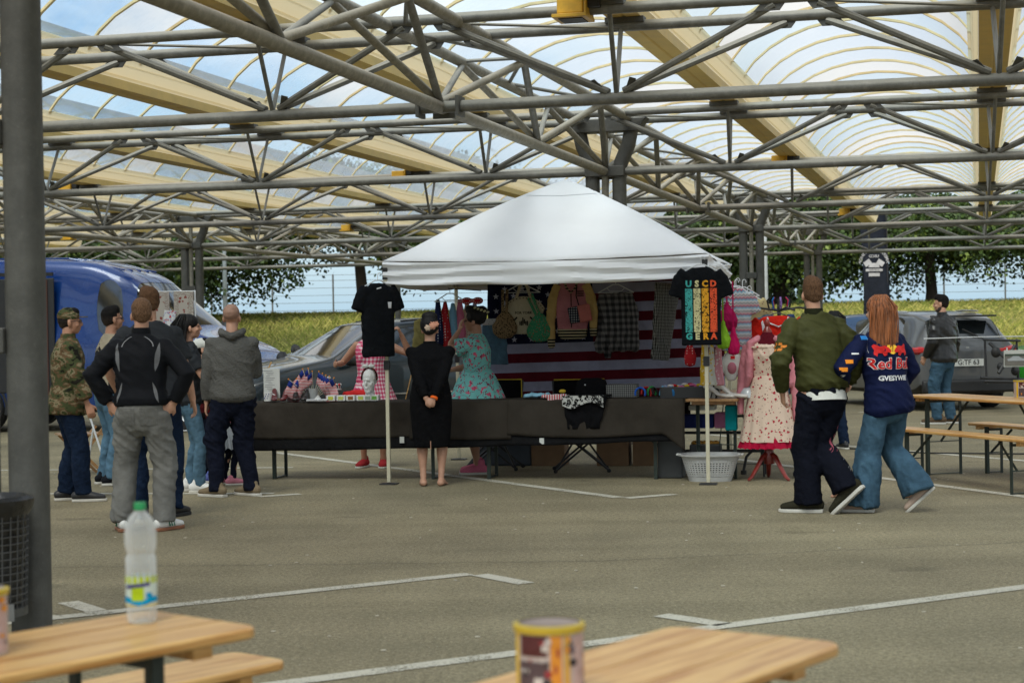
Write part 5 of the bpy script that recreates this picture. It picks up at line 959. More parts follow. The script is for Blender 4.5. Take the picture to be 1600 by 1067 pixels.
# varsity jacket
o = hung('varsity_jacket', 893, 432, GV - .05, 'pink varsity jacket with yellow sleeves and striped cuffs', 'jacket'); M_PK = fabric('dusty_pink_cloth', (.42, .16, .18)); M_YL = fabric('mustard_sleeve', (.50, .34, .13)); M_SB = pmat('black_cream_rib', stripes((.01, .01, .012), (.42, .36, .22), 210., 2, 0, .2)); hanger(o, .36)
mb = MB(); w = .175; mb.chain([((0, 0, -.56), w*.9, .05), ((0, 0, -.35), w, .055), ((0, 0, -.16), w, .055), ((0, 0, -.08), w*.8, .045), ((0, 0, -.04), w*.45, .04)], n=20, sq=.75, cap=False); t_ = fused('torso', mb, M_PK, o, .009, 3, (.008, 8, 4, 2))
for s, e in ((-1, 1.0), (1, .84)): mb = MB(); mb.chain([((s*w*.75, 0, -.09), .06, .045), ((s*(w + .02), 0, -.24), .064, .04), ((s*(w + .055), -.01, -.45*e), .05, .035), ((s*(w + .05), -.01, -.66*e), .04, .03)], cap=False); fused('sleeve', mb, M_YL, o, .009, 3, (.006, 8, 8, 3)); MB().chain([((s*(w + .05), -.01, -.66*e), .041, .031), ((s*(w + .05), -.01, -.73*e), .038, .03)]).build('cuff', M_SB, o)
MB().chain([((0, 0, -.63), w*.86, .045), ((0, 0, -.56), w*.93, .052)], sq=.75, n=20).build('hem_band', M_SB, o); MB().tube([(-.075, -.03, -.03), (-.05, -.055, -.12), (0, -.06, -.17), (.05, -.055, -.12), (.075, -.03, -.03)], .012, 8).build('collar', M_SB, o); MB().box((0, -.056, -.36), (.010, .004, .36)).build('placket', MAT['clothk'], o, False)
for i in range(3): front(t_, 'logo', lambda u, v: V((.10 + (u - .5)*.07, -.3, -.16 - i*.022 + (v - .5)*.012)), 5, 2, MAT['clothk'])
o = hung('clutch_bag', 905, 492, GV - .15, 'small pink and navy polka dot clutch hung on the varsity jacket', 'bag'); MB().box((-.055, 0, 0), (.11, .05, .17), M=Matrix.Rotation(R(-10), 3, 'Y')).build('dotted_half', pmat('navy_polka_dots', dots((.012, .014, .03), (.5, .5, .5), 40, .25, rnd=0)), o, True, .014); MB().box((.06, -.004, .018), (.13, .05, .18), M=Matrix.Rotation(R(-10), 3, 'Y')).build('pink_half', fabric('salmon_cloth', (.5, .16, .14)), o, True, .014); MB().tube([(0, .0, .09), (-.03, .0, .20), (-.02, .0, .3)], .006).build('cord', MAT['clothk'], o); front(o.children[1], 'print', lambda u, v: V((.06 + (u - .5)*.06, -.3, .02 + (v - .5)*.07)), 3, 4, MAT['clothk']) if False else None
# plaid skirt, houndstooth trousers
o = hung('plaid_skirt', 962, 444, GV, 'grey plaid gathered skirt hanging on a white hanger', 'skirt'); hanger(o, .38); mb = MB(); mb.chain([((0, 0, -.10), .18, .05), ((0, 0, -.3), .22, .07), ((.01, 0, -.5), .235, .07), ((.01, 0, -.70), .22, .05)], n=20, cap=False); fused('skirt', mb, pmat('dark_plaid', checks((.03, .03, .033), (.085, .082, .085), (.19, .18, .18), 95.)), o, .009, 2, (.022, 9, 3.2, 5)); mb = MB(); mb.chain([((-.10, -.03, -.6), .07, .02), ((-.09, -.03, -.78), .035, .015)], cap=False); fused('side_drape', mb, pmat('dark_plaid_drape', checks((.012, .012, .014), (.045, .042, .045), (.12, .11, .11), 95.)), o, .009, 2)
o = hung('check_trousers', 1037, 440, GV - .4, 'black and white houndstooth trousers hanging at a slant beside the printed t-shirt', 'trousers', 0); mb = MB(); mb.chain([((.04, 0, -.02), .13, .04), ((.0, 0, -.35), .115, .04), ((-.05, 0, -.80), .09, .035)], n=16, cap=False, sq=.8); fused('trousers', mb, pmat('houndstooth', checks((.008, .008, .009), (.10, .10, .095), (.42, .42, .40), 420.)), o, .009, 2, (.008, 10, 3, 5))
# scarves and clothes at the back left
cols = [('navy dotted scarf', (.012, .016, .05), (.4, .4, .45)), ('red polka dot scarf', (.35, .02, .025), (.55, .5, .5)), ('pale blue scarf', (.18, .36, .5), (.3, .45, .55)), ('pink scarf', (.55, .15, .24), (.62, .3, .38)), ('cream scarf with black dots', (.46, .34, .27), (.02, .02, .02)), ('lilac print scarf', (.30, .30, .46), (.45, .3, .4))]
for i, (nm, a, b) in enumerate(cols):
    v = 1.95 + .02*i; u, z = px(684 + i*11.5, 468 + (i % 3)*3, v); o = thing('hanging_scarf', u, v, z, nm + ' hanging from the hanger left of the flag', 'scarf', 'clothes hanging at the stall'); mb = MB(); mb.chain([((0, 0, 0), .02, .014), ((.0, 0, -.1), .036, .02), ((.01, 0, -.35), .05, .022), ((-.005, 0, -.52 - .02*(i % 2)), .055, .016)], cap=False, n=12); fused('cloth', mb, pmat('scarf_' + 'abcdef'[i], dots(a, b, 34, .28, rnd=.1)), o, .008, 2, (.012, 18, 3, i))
o = hung('scarf_hanger', 703, 458, 1.93, 'white hanger holding the row of scarves', 'hanger'); hanger(o, .34); MB().tube([(-.02, 0, .05), (.34, 0, .02)], .006, 6).build('bar', MAT['black'], o)
o = hung('straw_hat_with_cherries', 738, 470, 1.85, 'red and white dotted bow headpiece hanging behind the turquoise dress', 'headpiece'); mb = MB(); mb.ball((0.06, 0, 0), .06, .03, .04); mb.ball((-.06, 0, 0), .06, .03, .04); mb.ball((0, 0, 0), .025); fused('bow', mb, pmat('red_dots', dots((.4, .02, .03), (.6, .55, .55), 50, .3, rnd=0)), o, .008, 2)
o = hung('denim_skirt', 771, 508, 2.2, 'blue denim skirt hanging behind the turquoise dress', 'skirt'); mb = MB(); mb.chain([((0, 0, 0), .12, .05), ((0, 0, -.3), .15, .06), ((0, 0, -.42), .16, .06)], cap=False); fused('skirt', mb, M_JEANS_L, o, .01, 2, (.012, 9, 3, 5)); mb = MB(); mb.chain([((0, 0, .0), .125, .052), ((0, 0, .07), .115, .05)], cap=False); fused('white_dotted_waistband', mb, pmat('white_specks', dots((.55, .55, .56), (.05, .05, .08), 40, .2)), o, .009, 1)
# ---- clothes at the right end of the tent
RV = .9
def hang_r(nm, x, y, v, lab, m_, w_, L_, long_=False, seed=1, rot=0, sl_=.12, hg=True): 
    o = hung(nm, x, y, v, lab, 'blouse', rot); 
    if hg: hanger(o, w_*1.05)
    tee(o, m_, L_, w_, .05, sl_, 'cloth', seed, long_=long_); return o
def chev(N, L, v):
    x = axis(N, L, v, 0); z = axis(N, L, v, 2); t = math_(N, L, 'ABSOLUTE', math_(N, L, 'SUBTRACT', math_(N, L, 'FRACT', math_(N, L, 'MULTIPLY', x, 26.)), .5)); q = math_(N, L, 'FRACT', math_(N, L, 'ADD', math_(N, L, 'MULTIPLY', z, 13.), math_(N, L, 'MULTIPLY', t, .6))); return ramp(N, L, q, [(0, (.5, .5, .5)), (.25, (.12, .3, .42)), (.5, (.35, .02, .05)), (.7, (.55, .55, .55)), (.85, (.02, .02, .03))])
hang_r('hanging_blouse', 1150, 446, .55, 'blouse with blue, white and red zigzag stripes beside the printed t-shirt', pmat('zigzag', chev), .30, .62, seed=4, rot=R(25)); hang_r('hanging_blouse', 1168, 458, 1.1, 'pale yellow floral blouse hanging behind the zigzag one', pmat('yellow_floral', dots((.46, .38, .20), (.22, .14, .08), 24, .22)), .34, .72, seed=5, rot=R(20))
def pouch(x, y, v, m_, lab, r=.06, strap=.26):
    o = hung('drawstring_pouch', x, y, v, lab, 'pouch'); mb = MB(); mb.chain([((0, 0, .10), .014, .014), ((0, 0, .07), .02, .02), ((0, 0, 0), r*.8, r*.6), ((0, 0, -.07), r*1.1, r*.75), ((0, 0, -.12), r*.9, r*.6)], n=14); fused('pouch', mb, m_, o, .007, 2, (.008, 20, 9, 3)); MB().beam((0, 0, .09), (.0, 0, .09 + strap), .014, .006, (0, 1, 0)).build('strap', m_, o)
pouch(1130, 520, .12, fabric('lime_cloth', (.22, .42, .03)), 'lime green drawstring pouch hanging by the right tent leg'); pouch(1146, 530, .16, fabric('magenta_cloth', (.42, .01, .08)), 'magenta pouch hanging low beside the lime green pouch', .055, .45); pouch(1116, 505, .3, fabric('green_cloth', (.02, .32, .16)), 'emerald pouch half hidden by the printed t-shirt', .055, .15)
pouch(1136, 490, .42, fabric('dark_magenta_cloth', (.30, .01, .07)), 'large dark magenta bag behind the lime green pouch', .095, .15); pouch(1078, 548, .35, pmat('red_white_dots', dots((.32, .015, .02), (.6, .5, .5), 40, .22, rnd=0)), 'red dotted pouch hanging under the printed t-shirt', .055, .1)
for x, y, a, b, lab in ((1100, 545, (.55, .34, .03), (.6, .5, .3), 'yellow scarf hanging behind the right tent leg'), (1112, 545, (.55, .55, .5), (.6, .4, .05), 'white and yellow scarf beside the yellow one'), (1122, 545, (.5, .22, .26), (.6, .5, .5), 'pink patterned scarf near the right tent leg')):
    o = hung('hanging_scarf', x, y, .3, lab, 'scarf'); mb = MB(); mb.chain([((0, 0, .05), .02, .015), ((0, 0, -.1), .035, .02), ((.01, 0, -.34), .05, .02)], cap=False, n=12); fused('cloth', mb, pmat('scarf_print', dots(a, b, 30, .3)), o, .008, 2, (.012, 18, 3, x))
for x, lab in ((1148, 'empty white hanger at the right back corner of the tent'), (1160, 'second empty white hanger at the right back corner')): o = hung('empty_hanger', x, 448, .75, lab, 'hanger', R(30)); hanger(o, .36)
# ---- goods on the tables
def on(name, x, y, v, lab, cat, z=TABH + .018, rot=0, group=None): u, _ = px(x, y, v); return thing(name, u, v, z, lab, cat, group, rot)
def flat_cloth(o, w_, d_, m_, seed, over=0., name='cloth'):
    mb = MB(); mb.grid(22, 18, lambda a, b: V(((a - .5)*w_ + .02*noise.noise((a*4, b*4, seed)), (b - .5)*d_ + .02*noise.noise((a*4, b*4, seed + 9)) if (b > .0) else -(.5)*d_, .02 + .02*noise.noise((a*5, b*5, seed)) + .012*noise.noise((a*11, b*9, seed))))); q = mb.build(name, m_, o); sd = q.modifiers.new('t', 'SOLIDIFY'); sd.thickness = .022
    return q
TF = TABV - .03
o = on('folded_garment', 838, 620, .66, 'light blue folded top on the stall table', 'garment', rot=.1); flat_cloth(o, .24, .2, fabric('light_blue_cloth', (.22, .42, .55)), 1)
o = on('folded_garment', 866, 620, .60, 'red and white striped folded top hanging over the table edge', 'garment', rot=.15, z=TABH + .03); flat_cloth(o, .24, .22, pmat('red_white_stripes', stripes((.55, .5, .5), (.42, .05, .06), 260., 0)), 4); mb = MB(); mb.grid(14, 8, lambda a, b: V((-.08 + .17*a + .03*b, -.12 - .012*b, -.10*b + .03))); q = mb.build('hanging_fold', pmat('red_white_stripes_fold', stripes((.55, .5, .5), (.42, .05, .06), 260., 0)), o); q.modifiers.new('t', 'SOLIDIFY').thickness = .006
o = on('folded_garment', 868, 612, .85, 'white printed cloth with a yellow flower behind the striped top', 'garment'); flat_cloth(o, .26, .16, pmat('white_print_cloth', dots((.5, .48, .5), (.3, .12, .2), 30, .25)), 6); mb = MB(); mb.ball((.07, 0, .06), .035, .03, .02); mb.build('yellow_flower', fabric('yellow_cloth', (.6, .42, .05)), o)
o = on('black_skirt', 915, 618, TABV - .075, 'black skirt with white lace print draped over the table front', 'skirt'); mb = MB()
mb.grid(26, 26, lambda a, b: V(((a - .5)*(.42 - .18*max(0, b - .35)) + .015*noise.noise((a*5, b*5, 3)) - .02*b, (.34 - 1.3*b if b < .28 else -.03 - .02*noise.noise((a*6, b*4, 1))), .03 + .02*noise.noise((a*5, b*5, 8)) if b < .28 else .03 - (b - .28)*.44))); q = mb.build('skirt', M_BLACKD, o); q.modifiers.new('t', 'SOLIDIFY').thickness = .012
mb = MB(); mb.grid(26, 10, lambda a, b: V(((a - .5)*.40 - .02, (-.052 - .02*noise.noise((a*6, 1, 1)) - .008), .035 - b*(.095 + .03*sin(a*7))))); mb.build('lace_print', pmat('lace', lambda N, L, v: ramp(N, L, noise_(N, L, v, 30, 3, rough=.8), [(0, (.5, .5, .48)), (.5, (.01, .01, .01))])), o)
o = on('leather_handbag', 925, 612, .92, 'large black handbag standing behind the lace-print skirt', 'bag'); mb = MB(); mb.chain([((0, 0, 0), .17, .06), ((0, 0, .1), .16, .055), ((0, 0, .155), .145, .04)], n=20, sq=.6); fused('bag', mb, M_BLACKD, o, .01, 2, (.006, 9, 4, 1)); MB().ball((-.06, -.056, .12), .007, n=6).build('stud', MAT['whitemetal'], o)
o = on('woven_basket', 973, 610, .85, 'grey woven rectangular basket on the stall table', 'basket'); bw = pmat('grey_weave', checks((.045, .045, .045), (.13, .13, .125), (.24, .24, .23), 300.)); q = MB(); 
for s in (-1, 1): q.box((s*.145, 0, .062), (.012, .19, .125)); q.box((0, s*.09, .062), (.28, .012, .125))
q.box((0, 0, .006), (.28, .17, .012)); q.build('basket', bw, o, False, .004); MB().box((0, 0, .09), (.26, .15, .06)).build('contents', MAT['paper'], o, False, .02)
hb = [(.02, .1, .45), (.35, .03, .03), (.03, .2, .06), (.02, .02, .02), (.10, .35, .55), (.45, .2, .05), (.03, .15, .35)]
for i, c in enumerate(hb):
    o = on('hair_band', 1000 + i*8.5, 612, .62 + .05*(i % 3), ['dark blue', 'red', 'green', 'black', 'sky blue', 'orange', 'navy'][i] + ' padded hair band in the heap right of the grey basket', 'hair band', group='hair bands heaped on the table'); mb = MB(); t0 = i*.9; mb.chain([(V((.05*cos(t), .02*sin(t0)*sin(t), .045 + .055*sin(t))), .013, .010) for t in np.linspace(-.4, 3.5, 9)], (0, 1, 0), 8); mb.build('band', fabric('band_cloth', c), o)
    o.rotation_euler = (R(20*((i % 3) - 1)), R(12*(i % 2)), TA + t0*.4)
o = on('black_tray', 1072, 608, .72, 'black plastic tray filled with colourful small accessories', 'tray', z=.775); q = MB(); q.box((0, 0, .008), (.46, .3, .014)); 
for s in (-1, 1): q.box((s*.232, 0, .055), (.012, .3, .11)); q.box((0, s*.145, .055), (.452, .012, .11))
q.build('tray', MAT['black'], o, False, .004); rg = random.Random(9)
for i in range(16): c = rg.choice([(.6, .4, .03), (.5, .12, .25), (.5, .02, .02), (.25, .3, .45), (.55, .5, .5), (.4, .02, .03)]); MB().ball((-.2 + i*.026, rg.uniform(-.1, .1), .10 + rg.random()*.025), .035, .03, .016).build('accessory', fabric('accessory_cloth', c), o)
# left part of the table
o = on('flag_bunch', 490, 622, .68, 'glass jar crowded with small paper stars and stripes flags', 'jar of flags'); MB().lathe([(.0, 0), (.05, 0), (.05, .12), (.047, .12), (.047, .005), (0, .005)], n=18).build('jar', mat('jar_glass', (.35, .36, .36), .1, spec=.8), o)
M_SG = pmat('red_white_paper', stripes((.62, .58, .58), (.50, .03, .04), 420., 2)); M_BLU = fabric('blue_paper', (.02, .04, .22)); rg = random.Random(12)
for i in range(13):
    a = -1.15 + i*2.3/12; ln = rg.uniform(.22, .30); e = V((sin(a)*ln*1.05, rg.uniform(-.10, .06), .06 + cos(a)*ln)); s_ = MB().tube([(sin(a)*.02, 0, .02), e], .003, 5).build('flag_stick', MAT['ivory'], o); MB().ball(e, .008, n=6).build('tip', M_LO, s_)
    pf = empty('paper_flag'); pf.parent = o; d = (e - V((0, 0, .05))).normalized(); sd_ = V((cos(a), 0, -sin(a)))*(1 if i % 2 else -1)
    if sd_.z > 0: sd_ = -sd_
    sd_ = (sd_ + V((0, 0, -.7))).normalized(); w_, h_ = .17, .115; ym = -.002*i
    MB().grid(8, 5, lambda u, v: e - d*(h_*v + .01) + sd_*w_*u + V((0, ym + .012*sin(u*6 + i), 0))).build('stripes', M_SG, pf).modifiers.new('t', 'SOLIDIFY').thickness = .0015
    MB().grid(4, 3, lambda u, v: e - d*(h_*.42*v + .01) + sd_*w_*.36*u + V((0, ym - .006 + .012*sin(u*2.5 + i), 0))).build('blue_field', M_BLU, pf).modifiers.new('t', 'SOLIDIFY').thickness = .0015
def pump(o, m_, heel=True, s=1., name='shoe', xo=0., rot=0., sole=None):
    mb = MB(); q = Matrix.Rotation(rot, 3, 'Z'); f = lambda x, y, z: q @ V((x*s, y*s, z*s)) + V((xo, 0, 0))
    h = .075 if heel else .02
    mb.chain([(f(0, .10, h + .03), .026*s, .028*s), (f(0, .06, h + .015), .028*s, .022*s), (f(0, -.02, .03), .032*s, .016*s), (f(0, -.10, .02), .036*s, .018*s), (f(0, -.145, .018), .024*s, .014*s)], q @ V((1, 0, 0)), 12); o_ = fused(name, mb, m_, o, .006, 1)
    if heel: MB().chain([(f(0, .115, 0), .008*s, .008*s), (f(0, .10, h + .01), .016*s, .018*s)], n=8).build('heel', sole or m_, o_)
M_BR = mat('burgundy_leather', (.10, .012, .014), .35, spec=.5); M_BKL = mat('black_leather_shoe', (.012, .011, .010), .3, spec=.6)
for x, m_, lab, cat in ((437, M_BR, 'pair of dark red and cream heeled shoes beside the paper flags', 'shoes'), (470, M_BKL, 'pair of black round-toed shoes under the paper flags', 'shoes')): o = on('pair_of_shoes', x, 622, .60, lab, cat); pump(o, m_, True, .95, 'shoe', -.055, .3, MAT['paper']); pump(o, m_, True, .95, 'shoe', .055, .1, MAT['paper'])
o = on('small_sign', 424, 560, .72, 'pale list sign held by a little wooden clip at the left end of the table', 'sign'); q = MB().box((0, 0, .175), (.17, .008, .30)).build('board', MAT['paper'], o, False); MB().box((0, 0, .015), (.14, .06, .025)).build('foot', MAT['wood'], o, False); MB().beam((-.03, 0, .33), (.0, 0, .39), .012, .01).build('clip', MAT['wood'], o, False)
for i in range(14): MB().box((-.02 + .01*((i*7) % 5)/5 - (.0 if i % 3 else .02), -.0052, .30 - i*.018), (.10 - .02*((i*5) % 4), .002, .004)).build('text_line', mat('faint_ink', (.22, .22, .24), .8) if i == 0 else bpy.data.materials['faint_ink'], o, False)
o = on('printed_mug', 419, 612, .60, 'white mug with blue print at the left end of the table', 'mug'); MB().lathe([(0, .002), (.042, 0), (.045, .09), (.041, .09), (.039, .006), (0, .006)], n=20).build('mug', MAT['white'], o); MB().tube([(.043, 0, .07), (.068, 0, .06), (.068, 0, .03), (.043, 0, .02)], .006).build('handle', MAT['white'], o); 
for i in range(6): MB().box((-.024 + i*.009, -.044, .03 + .02*(i % 3)), (.006, .004, .014)).build('print', M_BLU, o, False)
o = on('white_flower_stand', 523, 600, .78, 'white stand with a ring of red and white lollipops', 'stand'); MB().lathe([(.0, 0), (.04, 0), (.035, .09), (.07, .10), (.07, .11), (0, .11)], n=18).build('stand', MAT['white'], o)
for i in range(12): a = i*pi/6; q = MB(); q.tube([(.055*cos(a), .04*sin(a), .10), (.06*cos(a), .045*sin(a), .145)], .003, 5); q.ball((.061*cos(a), .046*sin(a), .152), .012, n=8); q.build('lollipop', M_LR if i % 2 else MAT['paper'], o)
for i, (x, c) in enumerate(((518, (.5, .5, .08)), (534, (.5, .52, .15)), (549, (.25, .12, .05)), (565, (.45, .5, .12)), (576, (.28, .34, .28)), (586, (.15, .35, .08)))):
    o = on('sticker_box', x, 620, .52, 'white card box %s' % ['with yellow stickers, leftmost of the row', 'with a yellow square, second of the row', 'with a brown picture sticker', 'with a lime sticker near the foam head', 'with a grey-green sticker below the foam head', 'with a bright green sticker by the tent leg'][i], 'box', group='small white boxes along the table edge'); MB().box((0, 0, .027), (.088, .07, .054)).build('box', MAT['white'], o, False, .003); MB().box((0, -.0362, .027), (.052, .002, .034)).build('sticker', fabric('sticker', c, .5), o, False)
o = on('glittery_packet', 497, 626, .50, 'clear plastic packets lying on the table edge before the flags', 'packet'); MB().box((0, 0, .01), (.22, .09, .02)).build('packet', mat('clear_plastic', (.5, .5, .52), .12, var=.4, vs=60, spec=.8), o, False, .004); mb = MB(); mb.prism([(-.05, 0), (.04, 0), (0, .06)], -.02, .02, Matrix.Rotation(pi/2, 4, 'X')); mb.build('folded_card', MAT['white'], o, False)
o = on('red_bag', 556, 605, .85, 'red and black handbag lying between the lollipops and the foam head', 'bag'); mb = MB(); mb.chain([((-.12, 0, .03), .03, .04), ((0, 0, .05), .05, .05), ((.10, 0, .045), .04, .05)], (0, 1, 0)); fused('bag', mb, M_LR, o, .01, 2, (.012, 14, 14, 1)); MB().box((.0, -.03, .02), (.24, .06, .03)).build('base', MAT['clothk'], o, False, .006)
# foam head
o = on('foam_head', 578, 600, .62, 'white foam display head wearing a red and black headband', 'display head', z=TABH + .03); p_ = pose(1.78); Mh = Matrix.Translation((0, 0, .175)) @ Matrix.Rotation(R(172), 4, 'Z') @ Matrix.Scale(1.08, 4); mb = MB(); B = lambda c, r: mball(mb, Mh, c, r)
B((0, -.012, .035), (.070, .088, .086)); B((0, .025, -.03), (.056, .062, .075)); B((0, .045, -.085), (.034, .033, .026)); B((0, .09, -.018), (.011, .018, .022)); B((0, .088, -.060), (.02, .008, .008)); B((.035, .062, -.03), (.018, .018, .016)); B((-.035, .062, -.03), (.018, .018, .016)); B((0, .086, .016), (.042, .010, .010)); mb.chain([((0, 0, 0), .07, .06), ((0, 0, .03), .05, .046), ((0, .0, .10), .042, .042)]); fused('head', mb, MAT['white'], o, .0065, 2)
mb = MB(); mb.chain([(Mh @ V((.076*cos(t), .012, .035 + .092*sin(t))), .018, .009) for t in np.linspace(-.2, pi + .2, 14)], (0, 1, 0), 8); mb.build('headband', pmat('red_black_dots', dots((.04, .008, .008), (.4, .1, .06), 50, .3)), o); mb = MB(); mb.ball(Mh @ V((.03, .03, .14)), .035, .02, .02); mb.ball(Mh @ V((-.03, .03, .14)), .035, .02, .02); mb.build('bow', M_PEACH if False else MAT['paper'], o)
o = on('wooden_easel', 650, 600, .78, 'little wooden easel with a black board behind the barefoot woman', 'easel'); MB().box((0, .01, .045), (.2, .012, .09)).build('board', MAT['black'], o, False); 
for a, b in (((-.11, 0, 0), (-.02, .02, .36)), ((.12, 0, 0), (.03, .02, .36))): MB().beam(a, b, .012, .01).build('strut', MAT['wood'], o, False)
o = hung('olive_cloth', 655, 500, 1.72, 'olive green cloth held up by the woman in gingham', 'cloth'); mb = MB(); mb.chain([((-.02, 0, 0), .04, .025), ((.03, 0, -.12), .09, .03), ((.04, 0, -.3), .13, .03), ((.04, 0, -.45), .12, .02)], cap=False); fused('cloth', mb, fabric('olive_cloth', (.14, .12, .045)), o, .01, 2, (.02, 10, 3, 4))
# things under and behind the tables
for x, wd, lab in ((960, .34, 'cardboard box under the table, between the chair legs and the right leg'), (860, .36, 'cardboard box on the ground behind the folding chair legs'), (1010, .26, 'smaller cardboard box under the right end of the cloth')):
    u, _ = px(x, 715, 2.3); o = thing('cardboard_box', u, 2.3, 0, lab, 'box', 'cardboard boxes under the stall'); MB().box((0, 0, .14), (wd, .3, .28)).build('box', MAT['card'], o, False, .004); MB().box((0, 0, .2812), (wd, .05, .002)).build('tape', mat('tape', (.35, .25, .14), .4), o, False)
def camp_chair(x, y, v, lab, rot=0):
    u, _ = px(x, y, v); o = thing('folding_chair', u, v, 0, lab, 'chair', 'folding chairs behind the table', rot); q = lambda a, b, nm='leg': MB().tube([a, b], .011, 8).build(nm, MAT['black'], o)
    for s in (-1, 1): q((-.27, s*.2, .02), (.24, s*.2, .44)); q((.27, s*.2, .02), (-.24, s*.2, .44)); q((s*.24, .24, .40), (s*.27, .26, .92), 'post')
    q((-.27, -.2, .02), (.0, .2, .4)); q((.27, -.2, .02), (0, .2, .4)); 
    for a in (-.27, .27):
        for b in (-.2, .2): MB().ball((a, b, .018), .022, n=8).build('foot', MAT['rubber'], o)
    mb = MB(); mb.grid(8, 8, lambda a, b: V(((a - .5)*.5, (b - .5)*.44, .44 - .05*(1 - (2*a - 1)**2)))); mb.build('seat', M_BLACKD, o).modifiers.new('t', 'SOLIDIFY').thickness = .01
    mb = MB(); mb.grid(8, 8, lambda a, b: V(((a - .5)*.52, .25 + .03*(1 - (2*a - 1)**2), .56 + b*.36))); mb.build('backrest', M_BLACKD, o).modifiers.new('t', 'SOLIDIFY').thickness = .012
    MB().tube([(-.26, .24, .93), (.26, .24, .93), (.262, .24, .55)], .008, 6).build('edging', fabric('yellow_edging', (.5, .38, .04)), o)
camp_chair(770, 600, 1.75, 'black folding chair with yellow edging behind the turquoise dress'); camp_chair(908, 700, 1.5, 'black folding chair whose crossed legs show under the table', .2)
o = thing('storage_crate', px(790, 700, 2.35)[0], 2.35, 0, 'dark blue-grey plastic crate under the flag behind the tables', 'crate'); MB().box((0, 0, .16), (.62, .36, .32)).build('crate', mat('slate_plastic', (.04, .05, .065), .5), o, False, .02); MB().box((0, 0, .335), (.66, .40, .03)).build('lid', mat('slate_lid', (.05, .06, .08), .45), o, False, .01)
# side table with shelf crates
o = thing('side_table', 3.30, .34, 0, 'wooden beer table standing end-on under the right side of the tent', 'table', None, R(84)); beer_table(o, 2.2, .5, .775, 'wood2')
o = thing('wire_shelf', 2.72, .82, 0, 'black wire shelf with boxes under the side table', 'shelf'); mb = MB()
for x in (0, .8):
    for y in (0, .3): mb.tube([(x, y, 0), (x, y, .62)], .01, 6)
mb.build('frame', MAT['black'], o)
for z in (.24, .42, .58):
    mb = MB(); [mb.tube([(0, y, z), (.8, y, z)], .005, 5) for y in (0, .1, .2, .3)]; mb.build('shelf_grid', MAT['black'], o)
def sbox(x, y, v, d, m_, lab, nm='shelf_box', z=None): u, zz = px(x, y, v); o = thing(nm, u, v, (zz if z is None else z), lab, 'box', 'boxes stored under the side table'); MB().box((0, 0, d[2]/2), d).build('box', m_, o, False, .012); return o
sbox(1092, 668, .85, (.30, .2, .13), fabric('navy_box', (.02, .03, .12)), 'navy blue box on the wire shelf'); sbox(1128, 668, .85, (.13, .2, .15), fabric('pink_box', (.45, .16, .28)), 'pink box on the wire shelf'); sbox(1098, 640, .85, (.26, .2, .05), MAT['paper'], 'white papers on the top shelf of the side table')
o = sbox(1143, 672, .62, (.11, .15, .24), fabric('teal_bag', (.005, .2, .22)), 'teal bag hanging at the right end of the side table', 'teal_bag'); o = sbox(1103, 706, .85, (.30, .2, .08), mat('dark_crate', (.02, .02, .022), .5), 'black crate of leopard-print cloth on the bottom shelf', 'cloth_crate'); mb = MB(); [mb.ball((-.1 + i*.05, -.03, .09), .04, .05, .025) for i in range(5)]; mb.build('leopard_cloth', pmat('leopard', dots((.35, .18, .04), (.02, .015, .01), 34, .3)), o)
sbox(1050, 746, .80, (.24, .3, .38), mat('grey_bin', (.045, .048, .05), .6), 'dark grey plastic bin beside the laundry basket', 'plastic_bin', 0.)
# laundry basket
u, _ = px(1110, 748, .42); o = thing('laundry_basket', u, .42, 0, 'white perforated laundry basket on the asphalt under the side table', 'basket'); nr, nc = 9, 56
def lb(r, z, t): sx = .20 + .072*z/.25; sy = .15 + .05*z/.25; c_, s_ = cos(t), sin(t); k = (abs(c_)**2.8 + abs(s_)**2.8)**(-1/2.8); return (sx*k + r, sy*k + r)
mb = MB(); mb.lathe([(0, .0), (0, .045)], n=nc, fn=lb); mb.lathe([(0, .21), (0, .25), (.028, .256), (.03, .24)], n=nc, fn=lb); mb.lathe([(-.008, .25), (-.008, .012), (-.19, .012)], n=nc, fn=lb) if False else None
for i in range(nc):
    t0, t1 = 2*pi*i/nc, 2*pi*(i + .42)/nc
    for r in range(8): z0, z1 = .045 + r*.0206, .045 + (r + .42)*.0206; tt = [(t0, z0), (t1, z0), (t1, z0 + .0206), (t0, z0 + .0206)]; mb.add([V((lb(0, z, t)[0]*cos(t), lb(0, z, t)[1]*sin(t), z)) for t, z in tt], [(0, 1, 2, 3)]); t2 = 2*pi*(i + 1)/nc; tt = [(t1, z1), (t2, z1), (t2, z0 + .0206), (t1, z0 + .0206)]; mb.add([V((lb(0, z, t)[0]*cos(t), lb(0, z, t)[1]*sin(t), z)) for t, z in tt], [(0, 1, 2, 3)])
q = mb.build('basket', mat('basket_plastic', (.5, .5, .49), .5), o, False); q.modifiers.new('t', 'SOLIDIFY').thickness = .003; MB().lathe([(-.20, .004), (0, .004)], n=nc, fn=lb).build('base', MAT['white'], o, False)
for s in (-1, 1): MB().tube([(s*.265, -.07, .245), (s*.31, -.05, .25), (s*.31, .05, .25), (s*.265, .07, .245)], .009).build('handle', MAT['white'], o)
mb = MB(); [mb.ball((-.12 + .08*i, .02*(-1)**i, .12), .07, .09, .05) for i in range(4)]; fused('laundry', mb, MAT['clothk'], o, .012, 2)
